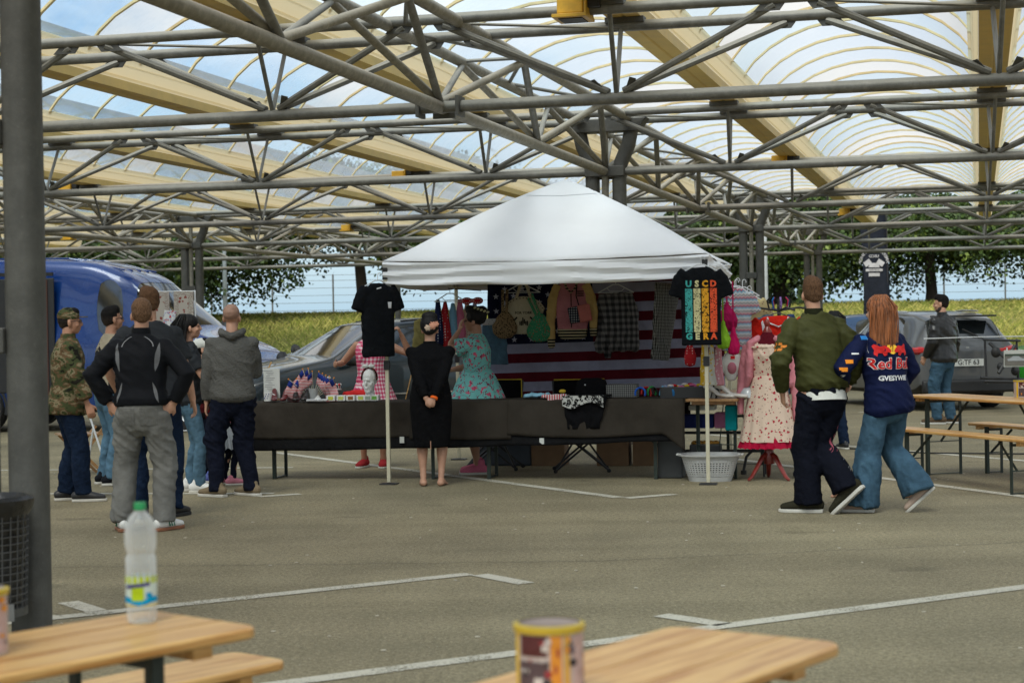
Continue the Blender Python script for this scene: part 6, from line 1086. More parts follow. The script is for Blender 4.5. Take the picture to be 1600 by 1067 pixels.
# shoes and hats at the end of the side table
o = on('pair_of_shoes', 1128, 612, .45, 'white and tan slingback high heels on the corner of the side table', 'shoes', z=.777); pump(o, mat('white_patent', (.62, .6, .56), .25, spec=.6), True, 1.15, 'shoe', -.05, 1.2, MAT['black']); pump(o, mat('tan_lining', (.62, .6, .56), .25, spec=.6), True, 1.15, 'shoe', .07, 1.35, MAT['black'])
o = hung('leaning_hat', 1142, 555, .55, 'white cap with a small red print and pink lining leaning on the side table', 'cap'); mb = MB(); mb.chain([((0, 0, -.22), .05, .03), ((.0, 0, -.1), .10, .04), ((.02, 0, .0), .085, .04), ((.02, 0, .04), .04, .03)], n=16); fused('crown', mb, MAT['white'], o, .009, 2); MB().box((.02, -.043, -.02), (.04, .01, .03)).build('print', M_LR, o, False); mb = MB(); mb.ball((.01, -.03, -.12), .045, .03, .06); mb.build('lining', M_PINKF, o)
o = on('glass_bowl', 1168, 600, .5, 'clear glass bowl upside down on the side table corner', 'bowl', z=.78); MB().lathe([(.075, 0), (.07, .05), (.045, .085), (.012, .10), (.012, .115), (0, .118)], n=24).build('bowl', mat('pale_glass', (.55, .58, .6), .08, spec=.8), o)
o = on('white_umbrella', 1115, 575, .52, 'white folded paper fan leaning behind the high heels', 'fan', z=.78); mb = MB(); mb.prism([(-.06, 0), (.05, 0), (.10, .28), (.03, .33), (-.03, .28)], -.01, .01, Matrix.Rotation(pi/2, 4, 'X')); mb.build('fan', MAT['paper'], o, False); MB().beam((-.03, -.015, 0), (.05, -.015, .31), .012, .008, (0, 1, 0)).build('black_rib', MAT['black'], o, False)
# ---------------------------------------------------------------- dress form and clothes rail
M_RWOOD = mat('red_varnished_wood', (.22, .022, .015), .35, var=.2, vs=8, coat=.3); M_WINE = fabric('wine_velvet', (.10, .008, .015)); M_FLOR = pmat('cream_rose_print', dots((.70, .54, .43), (.42, .03, .05), 21, .25, (.16, .06, .05))); M_PCARD = fabric('pink_cardigan_knit', (.60, .23, .27)); M_PETT = fabric('crimson_tulle', (.40, .008, .04), .5)
D0 = V((2.42, 16.78, 0)); o = empty('dress_form', D0, TA, 'red wooden dress form on three curved legs at the right end of the stall', 'dress form')
mb = MB(); mb.lathe([(.012, 1.52), (.026, 1.50), (.028, 1.475), (.018, 1.45), (.03, 1.43), (.045, 1.405), (.045, 1.39), (.05, 1.36)], n=18); mb.build('neck_knob', M_RWOOD, o); mb = MB(); mb.chain([((0, 0, .78), .15, .12), ((0, 0, .98), .125, .095), ((0, 0, 1.18), .155, .115), ((0, 0, 1.28), .165, .10), ((0, 0, 1.34), .09, .07), ((0, 0, 1.38), .05, .05)], n=20); fused('torso', mb, M_WINE, o, .01, 2)
MB().lathe([(.03, .30), (.035, .5), (.025, .8)], n=14).build('column', M_RWOOD, o); MB().lathe([(0, .14), (.05, .15), (.055, .2), (.035, .32)], n=14).build('hub', M_RWOOD, o)
for a in (R(-42), R(-138), R(95)): MB().chain([(V((cos(a)*r, sin(a)*r, z)), w_, h_) for r, z, w_, h_ in ((.02, .25, .02, .03), (.08, .22, .02, .028), (.15, .12, .018, .024), (.215, .035, .016, .02), (.25, .012, .015, .014))], (0, 0, 1), 8).build('leg', M_RWOOD, o)
dr = empty('floral_dress', D0, TA, 'cream dress with small red roses and a crimson net underskirt, on the dress form', 'dress'); mb = MB(); mb.chain([((0, 0, .93), .150, .120), ((0, 0, .98), .145, .115), ((0, 0, 1.10), .165, .13), ((0, -.01, 1.18), .172, .138), ((0, 0, 1.25), .165, .125), ((0, 0, 1.275), .15, .11)], n=28, cap=False); fused('bodice', mb, M_FLOR, dr, .009, 2, (.010, 10, 5, 3)); skirt(dr, .98, .365, .145, .275, M_FLOR, pl=11, amp=.045, ry=.85, flare=.85, wav=.003); skirt(dr, .46, .305, .24, .285, M_PETT, pl=24, amp=.05, ry=.85, name='underskirt', wav=.006)
for sx in (-1, 1): MB().beam((sx*.09, -.105, 1.26), (sx*.115, -.04, 1.325), .035, .008, (0, 1, 0)).build('strap', M_FLOR, dr)
for i in range(9): MB().ball(((i - 4)*.032, -.128 + .004*abs(i - 4), 1.255), .02, .015, .012, 8).build('ruffle', M_FLOR, dr)
cg = empty('cardigan', D0, TA, 'pale pink cardigan hung open over the shoulders of the floral dress', 'cardigan')
for sx in (-1, 1): mb = MB(); mb.chain([((sx*.085, -.03, 1.335), .03, .05), ((sx*.155, -.02, 1.29), .045, .08), ((sx*.165, -.05, 1.12), .045, .09), ((sx*.175, -.04, .98), .04, .085), ((sx*.20, -.02, .90), .03, .05)], (1, 0, 0), 14); mb.chain([((sx*.185, .0, 1.27), .05, .06), ((sx*.235, .01, 1.05), .045, .055), ((sx*.26, .0, .82), .040, .05), ((sx*.262, -.01, .62 if sx < 0 else .56), .03, .04)], n=12, cap=False); fused('front' if sx < 0 else 'front', mb, M_PCARD, cg, .009, 2, (.010, 9, 5, 4 + sx))
mb = MB(); mb.chain([((-.17, .10, 1.26), .05, .04), ((0, .12, 1.31), .05, .04), ((.17, .10, 1.26), .05, .04)], (0, 0, 1)); mb.chain([((0, .13, 1.27), .17, .03), ((0, .14, .92), .19, .04)]); fused('back', mb, M_PCARD, cg, .01, 2)
o = empty('clothes_rail', (2.62, 17.35, 0), TA, 'black round clothes rail on castors behind the dress form', 'clothes rail')
for a in range(4):
    t = a*pi/2 + .4; MB().tube([(0, 0, .34)] + [(cos(t)*r, sin(t)*r, z) for r, z in ((.12, .33), (.26, .28), (.36, .18), (.39, .05))], .014).build('leg', MAT['black'], o); MB().lathe([(0, -.02), (.028, -.02), (.028, .02), (0, .02)], (cos(t)*.39, sin(t)*.39, .03), 12).build('castor', MAT['rubber'], o)
MB().tube([(0, 0, .3), (0, 0, 1.72)], .018).build('pole', MAT['black'], o)
for a in range(4): t = a*pi/2 + .4; MB().tube([(0, 0, 1.60), (cos(t)*.2, sin(t)*.2, 1.63), (cos(t)*.42, sin(t)*.42, 1.60)], .01).build('arm', MAT['black'], o)
for i in range(9): t = i*.7; c = [(.02, .02, .02), (.02, .12, .35), (.25, .15, .4), (.3, .02, .05), (.05, .05, .06)][i % 5]; MB().tube([(cos(t)*.10, sin(t)*.10, 1.62), (cos(t)*.12, sin(t)*.12, 1.70), (cos(t)*.09, sin(t)*.09, 1.73)], .008, 6).build('hook', fabric('hook_colour', c, .4), o)
M_RT = fabric('red_jersey', (.52, .02, .012)); o = empty('red_blouse', (2.55, 17.0, 1.58), TA + R(8), 'red top with white high heel print hanging behind the dress form', 'top', 'clothes hanging at the stall'); hanger(o, .44, MAT['black']); s_ = tee(o, M_RT, .40, .50, .05, .14, 'cloth', 6)
shoe = [(-.16, -.07), (-.145, -.05), (-.12, -.13), (-.06, -.19), (-.02, -.20), (-.02, -.215), (-.08, -.215), (-.125, -.17), (-.135, -.215), (-.145, -.215), (-.15, -.13)]
mb = MB(); mb.prism([(x - .0, z - .02) for x, z in shoe], -.062, -.058, Matrix.Rotation(pi/2, 4, 'X') @ Matrix.Scale(-1, 4, (0, 0, 1))); bm_ = mb.build('shoe_print', M_WP, s_, False)
rg = random.Random(8)
for i in range(14): x0, z0 = .13 + rg.uniform(-.045, .05), -.13 + rg.uniform(-.08, .06); front(s_, 'flower_print', lambda u, v: V((x0 + (u - .5)*.022*(1 + .5*sin(v*6)), -.3, z0 + (v - .5)*.02)), 3, 3, M_WP)
MB().tube([(-.10, -.045, -.045), (-.08, -.065, -.10), (0, -.07, -.135), (.08, -.065, -.10), (.10, -.045, -.045)], .008).build('white_neckline', M_WP, s_); mb = MB(); mb.chain([((0, -.03, -.28), .22, .03), ((0, -.03, -.42), .20, .03)], n=20, cap=False, sq=.7); fused('floral_yoke', mb, M_FLOR, s_, .009, 1)
for i, (c, lab) in enumerate((((.25, .01, .03), 'dark red garment on the round clothes rail'), ((.03, .05, .12), 'navy garment on the round clothes rail'), ((.02, .02, .025), 'black garment on the round clothes rail'), ((.08, .14, .2), 'long denim skirt at the bottom right of the clothes rail'))):
    t = .2 + i*1.1; q = empty('hanging_garment', V((2.72 + .22*cos(t), 17.45 + .2*sin(t), 1.58)), TA + t, lab, 'garment', 'clothes hanging at the stall'); mb = MB(); Lg = 1.25 if i == 3 else .8; mb.chain([((0, 0, -.02), .04, .03), ((0, 0, -.1), .20, .04), ((0, 0, -.45), .19, .05), ((0, 0, -Lg), .20, .06)], n=16, cap=False); fused('cloth', mb, fabric('rail_cloth', c), q, .011, 2, (.012, 8, 3, i))
o = empty('floral_skirt', V((2.55, 17.75, 1.45)), TA, 'pale yellow patterned skirt hanging at the right back of the tent', 'skirt', 'clothes hanging at the stall'); mb = MB(); mb.chain([((0, 0, 0), .12, .05), ((0, 0, -.3), .15, .06), ((0, 0, -.6), .16, .06)], cap=False); fused('skirt', mb, pmat('yellow_print', dots((.48, .38, .18), (.25, .18, .1), 28, .2)), o, .01, 2, (.012, 9, 3, 5))
# ---------------------------------------------------------------- beer table sets at the right
def bt(name, x, y, ang, lab, cat, bench=False, W_=.5, L_=2.2, h=.765, group=None):
    o = empty(name, (x, y, 0), ang, lab, cat, group); beer_table(o, L_, W_, h, 'wood', bench); return o
RA = math.atan2(-.94, .33); BG = 'beer garden benches'
bt('beer_table', 3.80, 17.18, RA, 'pine beer table at the right edge with a tin can on it', 'table'); bt('beer_bench', 3.52, 16.72, RA, 'pine beer bench on the near side of the right table', 'bench', True, .25, h=.48, group=BG); bt('beer_bench', 4.42, 17.3, RA, 'pine beer bench on the far side of the right table', 'bench', True, .25, h=.48, group=BG)
def tin(x, y, z, r, h, lab, seed, rot=0):
    o = empty('tin_can', (x, y, z), rot, lab, 'tin can', 'label-covered tin cans on the beer tables'); MB().lathe([(0, .001), (r, .001), (r, h), (r - .003, h), (r - .003, .01), (0, .01)], n=40).build('can', mat('tin_white_label', (.45, .38, .36), .4), o); MB().lathe([(r - .004, h - .012), (r + .004, h - .012), (r + .005, h), (r - .004, h + .003)], n=40).build('rim', mat('yellow_rim', (.50, .36, .03), .4), o)
    rg = random.Random(seed); cols = [(.30, .05, .05), (.05, .04, .04), (.55, .5, .47), (.7, .28, .03), (.45, .30, .25), (.12, .10, .12)]
    def pat(nm, a0, a1, z0, z1, c, k=.0008): MB().grid(8, 2, lambda u, v: V(((r + k)*sin(a0 + (a1 - a0)*u), -(r + k)*cos(a0 + (a1 - a0)*u), z0 + (z1 - z0)*v))).build(nm, fabric('label_ink', c, .5), o)
    pat('yellow_band', -1.35, -1.12, 0, h - .014, (.72, .48, .02)); pat('dark_picture', -1.05, -.05, .012, h*.55, (.10, .07, .075), .0008); pat('title_block', -1.0, -.1, h*.62, h*.9, (.10, .035, .035)); pat('orange_panel', .0, .34, .01, h*.9, (.62, .25, .04)); pat('amber_panel', .40, .62, .01, h*.9, (.55, .32, .08)); pat('pink_panel', .75, 1.5, .01, h*.88, (.5, .36, .34))
    for i in range(26): a = rg.uniform(-1.0, 1.45); zz = rg.uniform(.01, h*.85); pat('label_print', a, a + rg.uniform(.06, .3), zz, zz + rg.uniform(.004, .016), rg.choice(cols), .0016 + i*.00005)
    return o
tin(4.66, 16.20, .765, .075, .155, 'tin can with yellow rim on the beer table at the right edge', 3, R(20))
# foreground
bt('beer_table', -2.06, 2.72, R(49.5), 'pine beer table in the left foreground carrying the water bottle', 'table', W_=.45); bt('beer_bench', -2.13, 3.79, R(49.5), 'pine beer bench behind the left foreground table', 'bench', True, .27, h=.48, group=BG); bt('beer_table', -.53, 2.25, R(54.4), 'pine beer table at the bottom centre carrying the large tin can', 'table', W_=.46)
p_ = at(858, 975, 3.5); tin(p_.x, 3.5, .7655, .0665, .145, 'large tin can with yellow rim and collage label in the bottom centre foreground', 5, R(0)); p_ = gp(-36, 1022, .765); tin(p_.x, p_.y, .7655, .07, .15, 'tin can cut off by the left picture edge on the foreground table', 7, 0)
def bottle():
    p_ = gp(222, 972, .766); o = empty('water_bottle', p_, 0, 'clear plastic water bottle with green cap and lime-blue label', 'bottle'); m, t, b = newmat('frosted_bottle_plastic'); N = t.nodes.new; L = t.links.new; b.inputs['Base Color'].default_value = (.82, .84, .84, 1); b.inputs['Roughness'].default_value = .16; b.inputs['Transmission Weight'].default_value = .0; tr = N('ShaderNodeBsdfTransparent'); tr.inputs[0].default_value = (.93, .95, .95, 1); mx = N('ShaderNodeMixShader'); lw = N('ShaderNodeLayerWeight'); lw.inputs[0].default_value = .35; mr = N('ShaderNodeMapRange'); mr.inputs[3].default_value = .22; mr.inputs[4].default_value = .8; L(lw.outputs['Facing'], mr.inputs[0]); L(mr.outputs[0], mx.inputs[0]); L(tr.outputs[0], mx.inputs[1]); L(b.outputs[0], mx.inputs[2]); L(mx.outputs[0], t.nodes['Material Output'].inputs[0])
    MB().lathe([(.0, .012), (.018, .004), (.030, .0), (.036, .006), (.038, .03), (.0385, .12), (.0385, .165), (.035, .172), (.034, .178), (.0375, .185), (.040, .20), (.040, .225), (.037, .248), (.028, .266), (.018, .277), (.0135, .283), (.0135, .288)], n=32).build('bottle', m, o)
    MB().lathe([(0, .304), (.0145, .304), (.0155, .302), (.0155, .286), (.0135, .284)], n=24).build('cap', mat('green_cap', (.01, .25, .07), .4), o); MB().lathe([(.039, .045), (.0392, .12)], n=32).build('label', mat('pale_label', (.55, .66, .62), .45), o)
    def pat(nm, a0, a1, z0, z1, c, k=.0006, fz=None): MB().grid(16, 5, lambda u, v: V(((.0392 + k)*sin(a0 + (a1 - a0)*u), -(.0392 + k)*cos(a0 + (a1 - a0)*u), z0 + (z1 - z0)*v + (fz(u) if fz else 0)))).build(nm, fabric('label_colour', c, .45), o)
    pat('lime_band', -3.1, 3.1, .103, .12, (.45, .55, .02)); pat('blue_wave', -1.5, 1.5, .052, .066, (.0, .28, .55), .0008, lambda u: .004*sin(u*9)); pat('lime_fruit', -.45, .35, .06, .094, (.42, .58, .02), .0012); pat('lettering', -.9, .75, .090, .099, (.07, .06, .2), .0016, lambda u: .008*u + .002*sin(u*40)); pat('yellow_line', -3.1, 3.1, .047, .050, (.7, .5, .03), .0008); pat('blue_spot', .5, .9, .068, .08, (.0, .25, .5), .0012)
bottle()
# litter bin on the near column
o = empty('litter_bin', (-2.40, 7.96, 0), 0, 'wire mesh litter bin with black bag strapped to the near column', 'litter bin'); WM = mat('bin_wire', (.10, .10, .10), .5, .5); mb = MB()
for i in range(30): t = 2*pi*i/30; mb.tube([(.19*cos(t), .19*sin(t), .26), (.205*cos(t), .205*sin(t), .70)], .0028, 5)
for k in range(14): z = .27 + k*.033; mb.tube([((.19 + .015*(z - .26)/.44)*cos(t), (.19 + .015*(z - .26)/.44)*sin(t), z) for t in np.linspace(0, 2*pi, 31)], .0028, 5, (0, 0, 1))
q = mb.build('wire_basket', WM, o, True); q['kind'] = 'stuff'; MB().lathe([(0, .24), (.195, .24), (.195, .275), (0, .27)], n=30).build('base', MAT['post'], o)
mb = MB(); mb.lathe([(0, .28), (.17, .29), (.185, .5), (.20, .68), (.225, .72), (.23, .76), (.20, .775), (.18, .74), (.15, .5)], n=48, fn=lambda r, z, t: (r*(1 + .03*noise.noise((t*3, z*12, 0)) + (.05*noise.noise((t*5, z*6, 4)) if z > .6 else 0)),)*2); mb.build('black_bag', mat('bin_bag', (.008, .008, .009), .28, spec=.6, bump=.6, bs=14), o)
MB().box((.11, -.185, .27), (.16, .006, .075), R(28)).build('plate', mat('worn_plate', (.16, .16, .155), .6), o, False)
# ---------------------------------------------------------------- cars
GLASS = mat('car_glass', (.012, .016, .018), .04, spec=1., var=.1); GLASS.node_tree.nodes['Principled BSDF'].inputs['Coat Weight'].default_value = .6
M_TYRE = mat('tyre', (.014, .014, .015), .8); M_RIM = mat('alloy_rim', (.35, .36, .37), .3, .8); M_TRIM = mat('black_trim', (.015, .015, .016), .5); M_TAIL = mat('tail_light_red', (.45, .008, .008), .12, spec=.8); M_HEAD = mat('head_light', (.55, .57, .6), .08, spec=.9); M_CHROME = mat('chrome', (.6, .6, .6), .12, .9)
def paint(name, c, r=.3): return mat(name, c, r, .1, .04, 2, coat=.7)
def car(name, lab, x, y, ang, pm, st, glass_iv, wheels, wr=.345, cat='car', top_glass=(), group=None, pillars=True):
    """st: (x, z_bottom, z_belt, z_top, w_sill, w_belt, w_roof) from nose to tail"""
    root = empty(name, (x, y, 0), ang, lab, cat, group); bm = bmesh.new(); rings = []
    for (sx, zb, zt, zr, ws, wb, wf) in st:
        half = [(0, zb), (ws*.82, zb), (ws*.97, zb + .10), (ws, (zb + zt)/2 + .02), (wb, zt - .03), (wb - .02, zt + .01), (wf + (wb - wf)*.12, zr - .12*(zr - zt)), (wf*.93, zr - .015), (wf*.5, zr), (0, zr + .003)]
        full = half + [(-a, b) for a, b in reversed(half[1:-1])]; rings.append([bm.verts.new((sx, a, b)) for a, b in full])
    n = len(rings[0]); k = len(half := range(10)); mats = []
    for i in range(len(rings) - 1):
        for j in range(n):
            jj = (j + 1) % n; f = bm.faces.new((rings[i][j], rings[i][jj], rings[i+1][jj], rings[i+1][j])); seg = j if j < 9 else 17 - j
            f.material_index = 0
            if seg == 5 and i in glass_iv: f.material_index = 1
            if seg in (7, 8, 6) and i in top_glass: f.material_index = 1
            if seg <= 1: f.material_index = 2
    for r_, fl in ((rings[0], 0), (rings[-1], 1)):
        c = sum((v.co for v in r_), V())/n; cv = bm.verts.new(c)
        for j in range(n): bm.faces.new((r_[j], r_[(j+1) % n], cv)).material_index = 0
    bmesh.ops.recalc_face_normals(bm, faces=bm.faces)
    cr_ = bm.edges.layers.float.new('crease_edge')
    for e in bm.edges:
        ms = {f.material_index for f in e.link_faces}
        if len(ms) > 1: e[cr_] = .97 if 1 in ms else .6
        elif any(v in rings[0] or v in rings[-1] for v in e.verts) and len({*e.verts} & {*rings[0], *rings[-1]}) == 2: e[cr_] = .5
    me = bpy.data.meshes.new('car'); bm.to_mesh(me); bm.free(); tmp = bpy.data.objects.new('c', me); TS.collection.objects.link(tmp); s_ = tmp.modifiers.new('s', 'SUBSURF'); s_.levels = 3; s_.render_levels = 3; TS.view_layers[0].update(); dg = TS.view_layers[0].depsgraph; r = bpy.data.meshes.new_from_object(tmp.evaluated_get(dg), depsgraph=dg); bpy.data.objects.remove(tmp)
    for idx, (nm, m_) in enumerate((('body', pm), ('window', GLASS), ('underbody', M_TRIM))):
        b2 = bmesh.new(); b2.from_mesh(r); bmesh.ops.delete(b2, geom=[f for f in b2.faces if f.material_index != idx], context='FACES')
        if not b2.faces: b2.free(); continue
        if nm == 'window':
            for v in b2.verts: v.co -= v.normal*.004
            # one window object per pane
            left = set(b2.faces)
            while left:
                seed = left.pop(); comp = {seed}; stack = [seed]
                while stack:
                    f = stack.pop()
                    for e in f.edges:
                        for g in e.link_faces:
                            if g in left: left.discard(g); comp.add(g); stack.append(g)
                vm = {}; vs = []; fs = []
                for f in comp:
                    for v in f.verts:
                        if v not in vm: vm[v] = len(vs); vs.append(v.co.copy())
                    fs.append([vm[v] for v in f.verts])
                mm = bpy.data.meshes.new('window'); mm.from_pydata(vs, [], fs); mm.materials.append(GLASS); mm.polygons.foreach_set('use_smooth', [True]*len(fs)); inst('window', mm, root)
        else:
            for f in b2.faces: f.material_index = 0
            mm = bpy.data.meshes.new(nm); b2.to_mesh(mm); mm.materials.clear(); mm.materials.append(m_); mm.polygons.foreach_set('use_smooth', [True]*len(mm.polygons)); inst(nm, mm, root)
        b2.free()
    W_ = max(s[4] for s in st)
    for wx in wheels:
        for s in (-1, 1):
            M_ = Matrix.Translation((wx, s*(W_ - .10), wr)) @ Matrix.Rotation(pi/2*-s, 4, 'X')
            a = MB(); tt_ = [pi*(-.08 + 1.16*q_/20) for q_ in range(21)]; a.grid(21, 3, lambda u_, v_: V(((wr + .02 + .045*v_)*cos(pi*(-.08 + 1.16*u_)), -s*(wr + .02 + .045*v_)*sin(pi*(-.08 + 1.16*u_)), .094 + .004*(v_ == .5)))); inst('wheel_arch', a.mesh('wheel_arch', M_TRIM), root, M=M_)
            a = MB(); a.lathe([(0, .06), (wr + .02, .06)], n=28); inst('wheel_well', a.mesh('wheel_well', MAT['rubber']), root, M=Matrix.Translation((0, 0, .02)) @ M_) 
            w = empty('wheel'); w.parent = root; w.matrix_basis = M_; MB().lathe([(wr*.62, .06), (wr*.66, .115), (wr*.95, .12), (wr, .09), (wr, -.09), (wr*.6, -.1)], n=36).build('tyre', M_TYRE, w)
            rm = MB(); rm.lathe([(0, .10), (.04, .105), (.05, .09)], n=16); rm.lathe([(wr*.55, .085), (wr*.66, .112), (wr*.68, .10)], n=36)
            for q in range(5): t = q*2*pi/5; rm.beam((0, 0, .085), (wr*.6*cos(t), wr*.6*sin(t), .10), .055, .02)
            rm.build('rim', M_RIM, w)
    for s in (-1, 1):
        if st[0][0] < .01: MB().chain([((1.55 if cat == 'car' else 1.25, s*(W_ + .06), (1.05 if cat == 'car' else 1.45)), .09, .05), ((1.55 if cat == 'car' else 1.25, s*(W_ + .17), (1.10 if cat == 'car' else 1.55)), .08, .10)], (1, 0, 0), 12).build('mirror', M_TRIM, root)
    return root
SUV = [(0, .42, .60, .66, .66, .62, .5), (.10, .26, .76, .86, .84, .80, .64), (.55, .22, .90, 1.0, .91, .88, .7), (1.25, .22, 1.0, 1.09, .93, .91, .72), (1.42, .22, 1.01, 1.14, .93, .91, .72), (2.15, .22, 1.03, 1.55, .93, .92, .62), (2.28, .22, 1.03, 1.585, .93, .92, .62), (2.95, .22, 1.04, 1.63, .93, .92, .63), (3.08, .22, 1.045, 1.63, .93, .92, .63), (3.85, .22, 1.07, 1.60, .93, .91, .61), (4.02, .23, 1.08, 1.58, .93, .91, .60), (4.30, .24, 1.09, 1.50, .92, .89, .57), (4.52, .26, 1.06, 1.16, .90, .86, .60), (4.62, .34, .95, 1.0, .86, .80, .6)]
c1 = car('parked_car', 'dark blue-grey estate car parked behind the left part of the stall', -3.95, 23.2, R(33), paint('dark_petrol_paint', (.006, .013, .017)), SUV, (4, 6, 8), (.86, 3.62), top_glass=(4, 11), group='cars parked behind the stall')
for s in (-1, 1): MB().chain([((.12, s*.62, .74), .06, .05), ((.45, s*.80, .80), .10, .05)], (0, 0, 1), 10).build('headlight', M_HEAD, c1); MB().ball((1.25, s*.925, .86), .03, .012, .015).build('marker_lamp', M_HEAD, c1); MB().tube([(2.5, s*.64, 1.585), (3.1, s*.64, 1.625), (3.7, s*.62, 1.61)], .014).build('roof_rail', M_TRIM, c1); MB().beam((1.5, s*.938, .62), (3.3, s*.938, .62), .02, .02).build('chrome_strip', M_CHROME, c1); MB().beam((2.62, s*.937, .96), (2.84, s*.937, .96), .025, .03).build('door_handle', M_TRIM, c1)
c2 = car('parked_car', 'grey estate car seen from behind with number plate G TF 63 at the right', 6.47, 33.1, R(-79), paint('grey_metallic_paint', (.085, .088, .092)), SUV, (4, 6, 8), (.86, 3.62), top_glass=(4, 11), group='cars parked behind the stall')
for s in (-1, 1): MB().chain([((4.56, s*.56, .97), .05, .07), ((4.54, s*.80, .98), .07, .10), ((4.28, s*.92, .98), .04, .09)], (0, 0, 1), 10).build('tail_light', M_TAIL, c2); MB().tube([(2.5, s*.64, 1.585), (3.1, s*.64, 1.625), (3.7, s*.62, 1.61)], .016).build('roof_rail', M_CHROME, c2)
MB().box((4.635, 0, .78), (.012, .52, .115)).build('number_plate', MAT['paper'], c2, False); put_text('lettering', 'G:TF 63', .115, MAT['dark'], c2, Matrix.Translation((4.643, 0, .78)) @ Matrix.Rotation(pi/2, 4, 'Z') @ Matrix.Rotation(pi/2, 4, 'X'), .002)
MB().box((4.62, 0, .40), (.10, 1.6, .22)).build('rear_bumper', M_TRIM, c2, True, .04); MB().lathe([(.045, 0), (.05, .01), (.03, .01)], (0, 0, 0), 16).build('badge', M_CHROME, c2).matrix_basis = Matrix.Translation((4.60, 0, .98)) @ Matrix.Rotation(pi/2, 4, 'Y'); MB().box((4.47, 0, 1.53), (.25, 1.05, .03)).build('spoiler', M_TRIM, c2, True, .01)
o = empty('bicycle_carrier', V((7.75, 28.0, 0)), R(-2), 'black folded bicycle carrier behind the rear of the grey estate car', 'bicycle carrier'); q = lambda a, b, r=.018, nm='tube': MB().tube([a, b], r, 8).build(nm, MAT['black'], o)
q((-.25, 0, .45), (-.25, .1, 1.15)); q((.25, 0, .45), (.25, .1, 1.15)); q((-.3, 0, 1.15), (.3, .05, 1.12)); q((-.35, 0, .55), (.4, 0, .5), .025, 'rail'); q((-.35, -.25, .5), (.4, -.25, .48), .025, 'rail'); q((-.2, 0, 1.1), (.15, -.2, .7), .03); q((.2, 0, 1.05), (-.1, -.15, .62), .03); q((-.25, .1, 1.15), (-.62, 0, 1.32), .012, 'arm')
for a, b, r_ in ((-.12, .95, .08), (.1, .85, .10), (.18, .65, .07), (-.05, .72, .06)): MB().ball((a, -.08, b), r_, .05, r_*1.1, 10).build('bracket', M_TRIM, o)
c3 = car('parked_car', 'bright green car cut off by the right picture edge', 8.50, 30.8, R(6), paint('bright_green_paint', (.03, .28, .02)), SUV, (4, 6, 8), (.86, 3.62), top_glass=(4,), group='cars parked behind the stall')
SED = [(s[0], s[1], s[2]*.9, s[2]*.9 + (s[3] - s[2])*.8, s[4], s[5], s[6]) for s in SUV]
for x, y, a, c, lab, nm in ((-5.9, 35.5, 8, (.012, .013, .015), 'low black car whose roof shows left of the dark estate car', 'black'), (-4.4, 31.5, 14, (.02, .02, .022), 'second black car nearer, between the bald man and the estate car', 'black2'), (4.9, 38, 12, (.04, .10, .22), 'blue car whose roof shows above the grey estate car', 'blue')):
    car('parked_car', lab, x, y, R(a), paint('car_paint_' + nm, c), SUV if nm == 'blue' else SED, (4, 6, 8), (.86, 3.62), top_glass=(4, 11), group='cars parked behind the stall')
VAN = [(0, .45, .75, .85, .80, .74, .6), (.10, .28, .98, 1.10, .94, .90, .74), (.6, .26, 1.16, 1.30, 1.0, .97, .82), (.98, .26, 1.24, 1.40, 1.0, .98, .84), (1.12, .26, 1.26, 1.50, 1.0, .98, .84), (1.92, .26, 1.30, 2.16, 1.0, .985, .80), (2.08, .26, 1.30, 2.28, 1.0, .99, .80), (2.55, .26, 1.30, 2.44, 1.0, .99, .80), (2.75, .26, 1.30, 2.48, 1.0, .99, .80), (3.3, .26, 1.30, 2.52, 1.0, .99, .82), (4.4, .26, 1.30, 2.54, 1.0, .99, .84), (5.5, .26, 1.30, 2.53, 1.0, .99, .84), (5.62, .30, 1.3, 2.46, .97, .96, .82)]
v_ = car('camper_van', 'high-roofed blue van with open side door behind the group on the left', -3.60, 27.1, R(180 - 12), paint('blue_van_paint', (.004, .038, .19), .25), VAN, (4, 6), (1.0, 4.4), .36, 'van', top_glass=(4,)); v_.scale = (1, 1, 1.05)
MB().box((3.75, .992, 1.40), (1.15, .03, 1.65)).build('door_shade_panel', MAT['dark'], v_, False, .02); MB().box((3.3, 1.0, 1.35), (.05, .05, 1.7)).build('door_pillar', mat('brown_interior', (.09, .03, .02), .6), v_, False); MB().beam((3.2, .97, 2.28), (5.3, .97, 2.30), .03, .05).build('door_rail', M_TRIM, v_)  # flat dark panel: shade of the open doorway painted onto the van side
for i in range(5): MB().tube([(2.2, (i - 2)*.30, 2.325), (3.1, (i - 2)*.31, 2.515), (5.3, (i - 2)*.32, 2.55)], .012, 6).build('roof_rib', bpy.data.materials['blue_van_paint'], v_)
for s in (-1, 1): MB().chain([((.16, s*.72, .92), .08, .06), ((.5, s*.93, 1.05), .12, .05)], (0, 0, 1), 10).build('headlight', M_HEAD, v_)
for i, c in enumerate(((.6, .6, .62), (.5, .05, .05), (.6, .62, .65))): MB().box((.45 + .12*i, .35 - .25*i, 1.245 + .035*i), (.12, .18, .004), M=Matrix.Rotation(R(-14), 3, 'Y')).build('bonnet_sticker', fabric('sticker_paper', c, .4), v_, False)
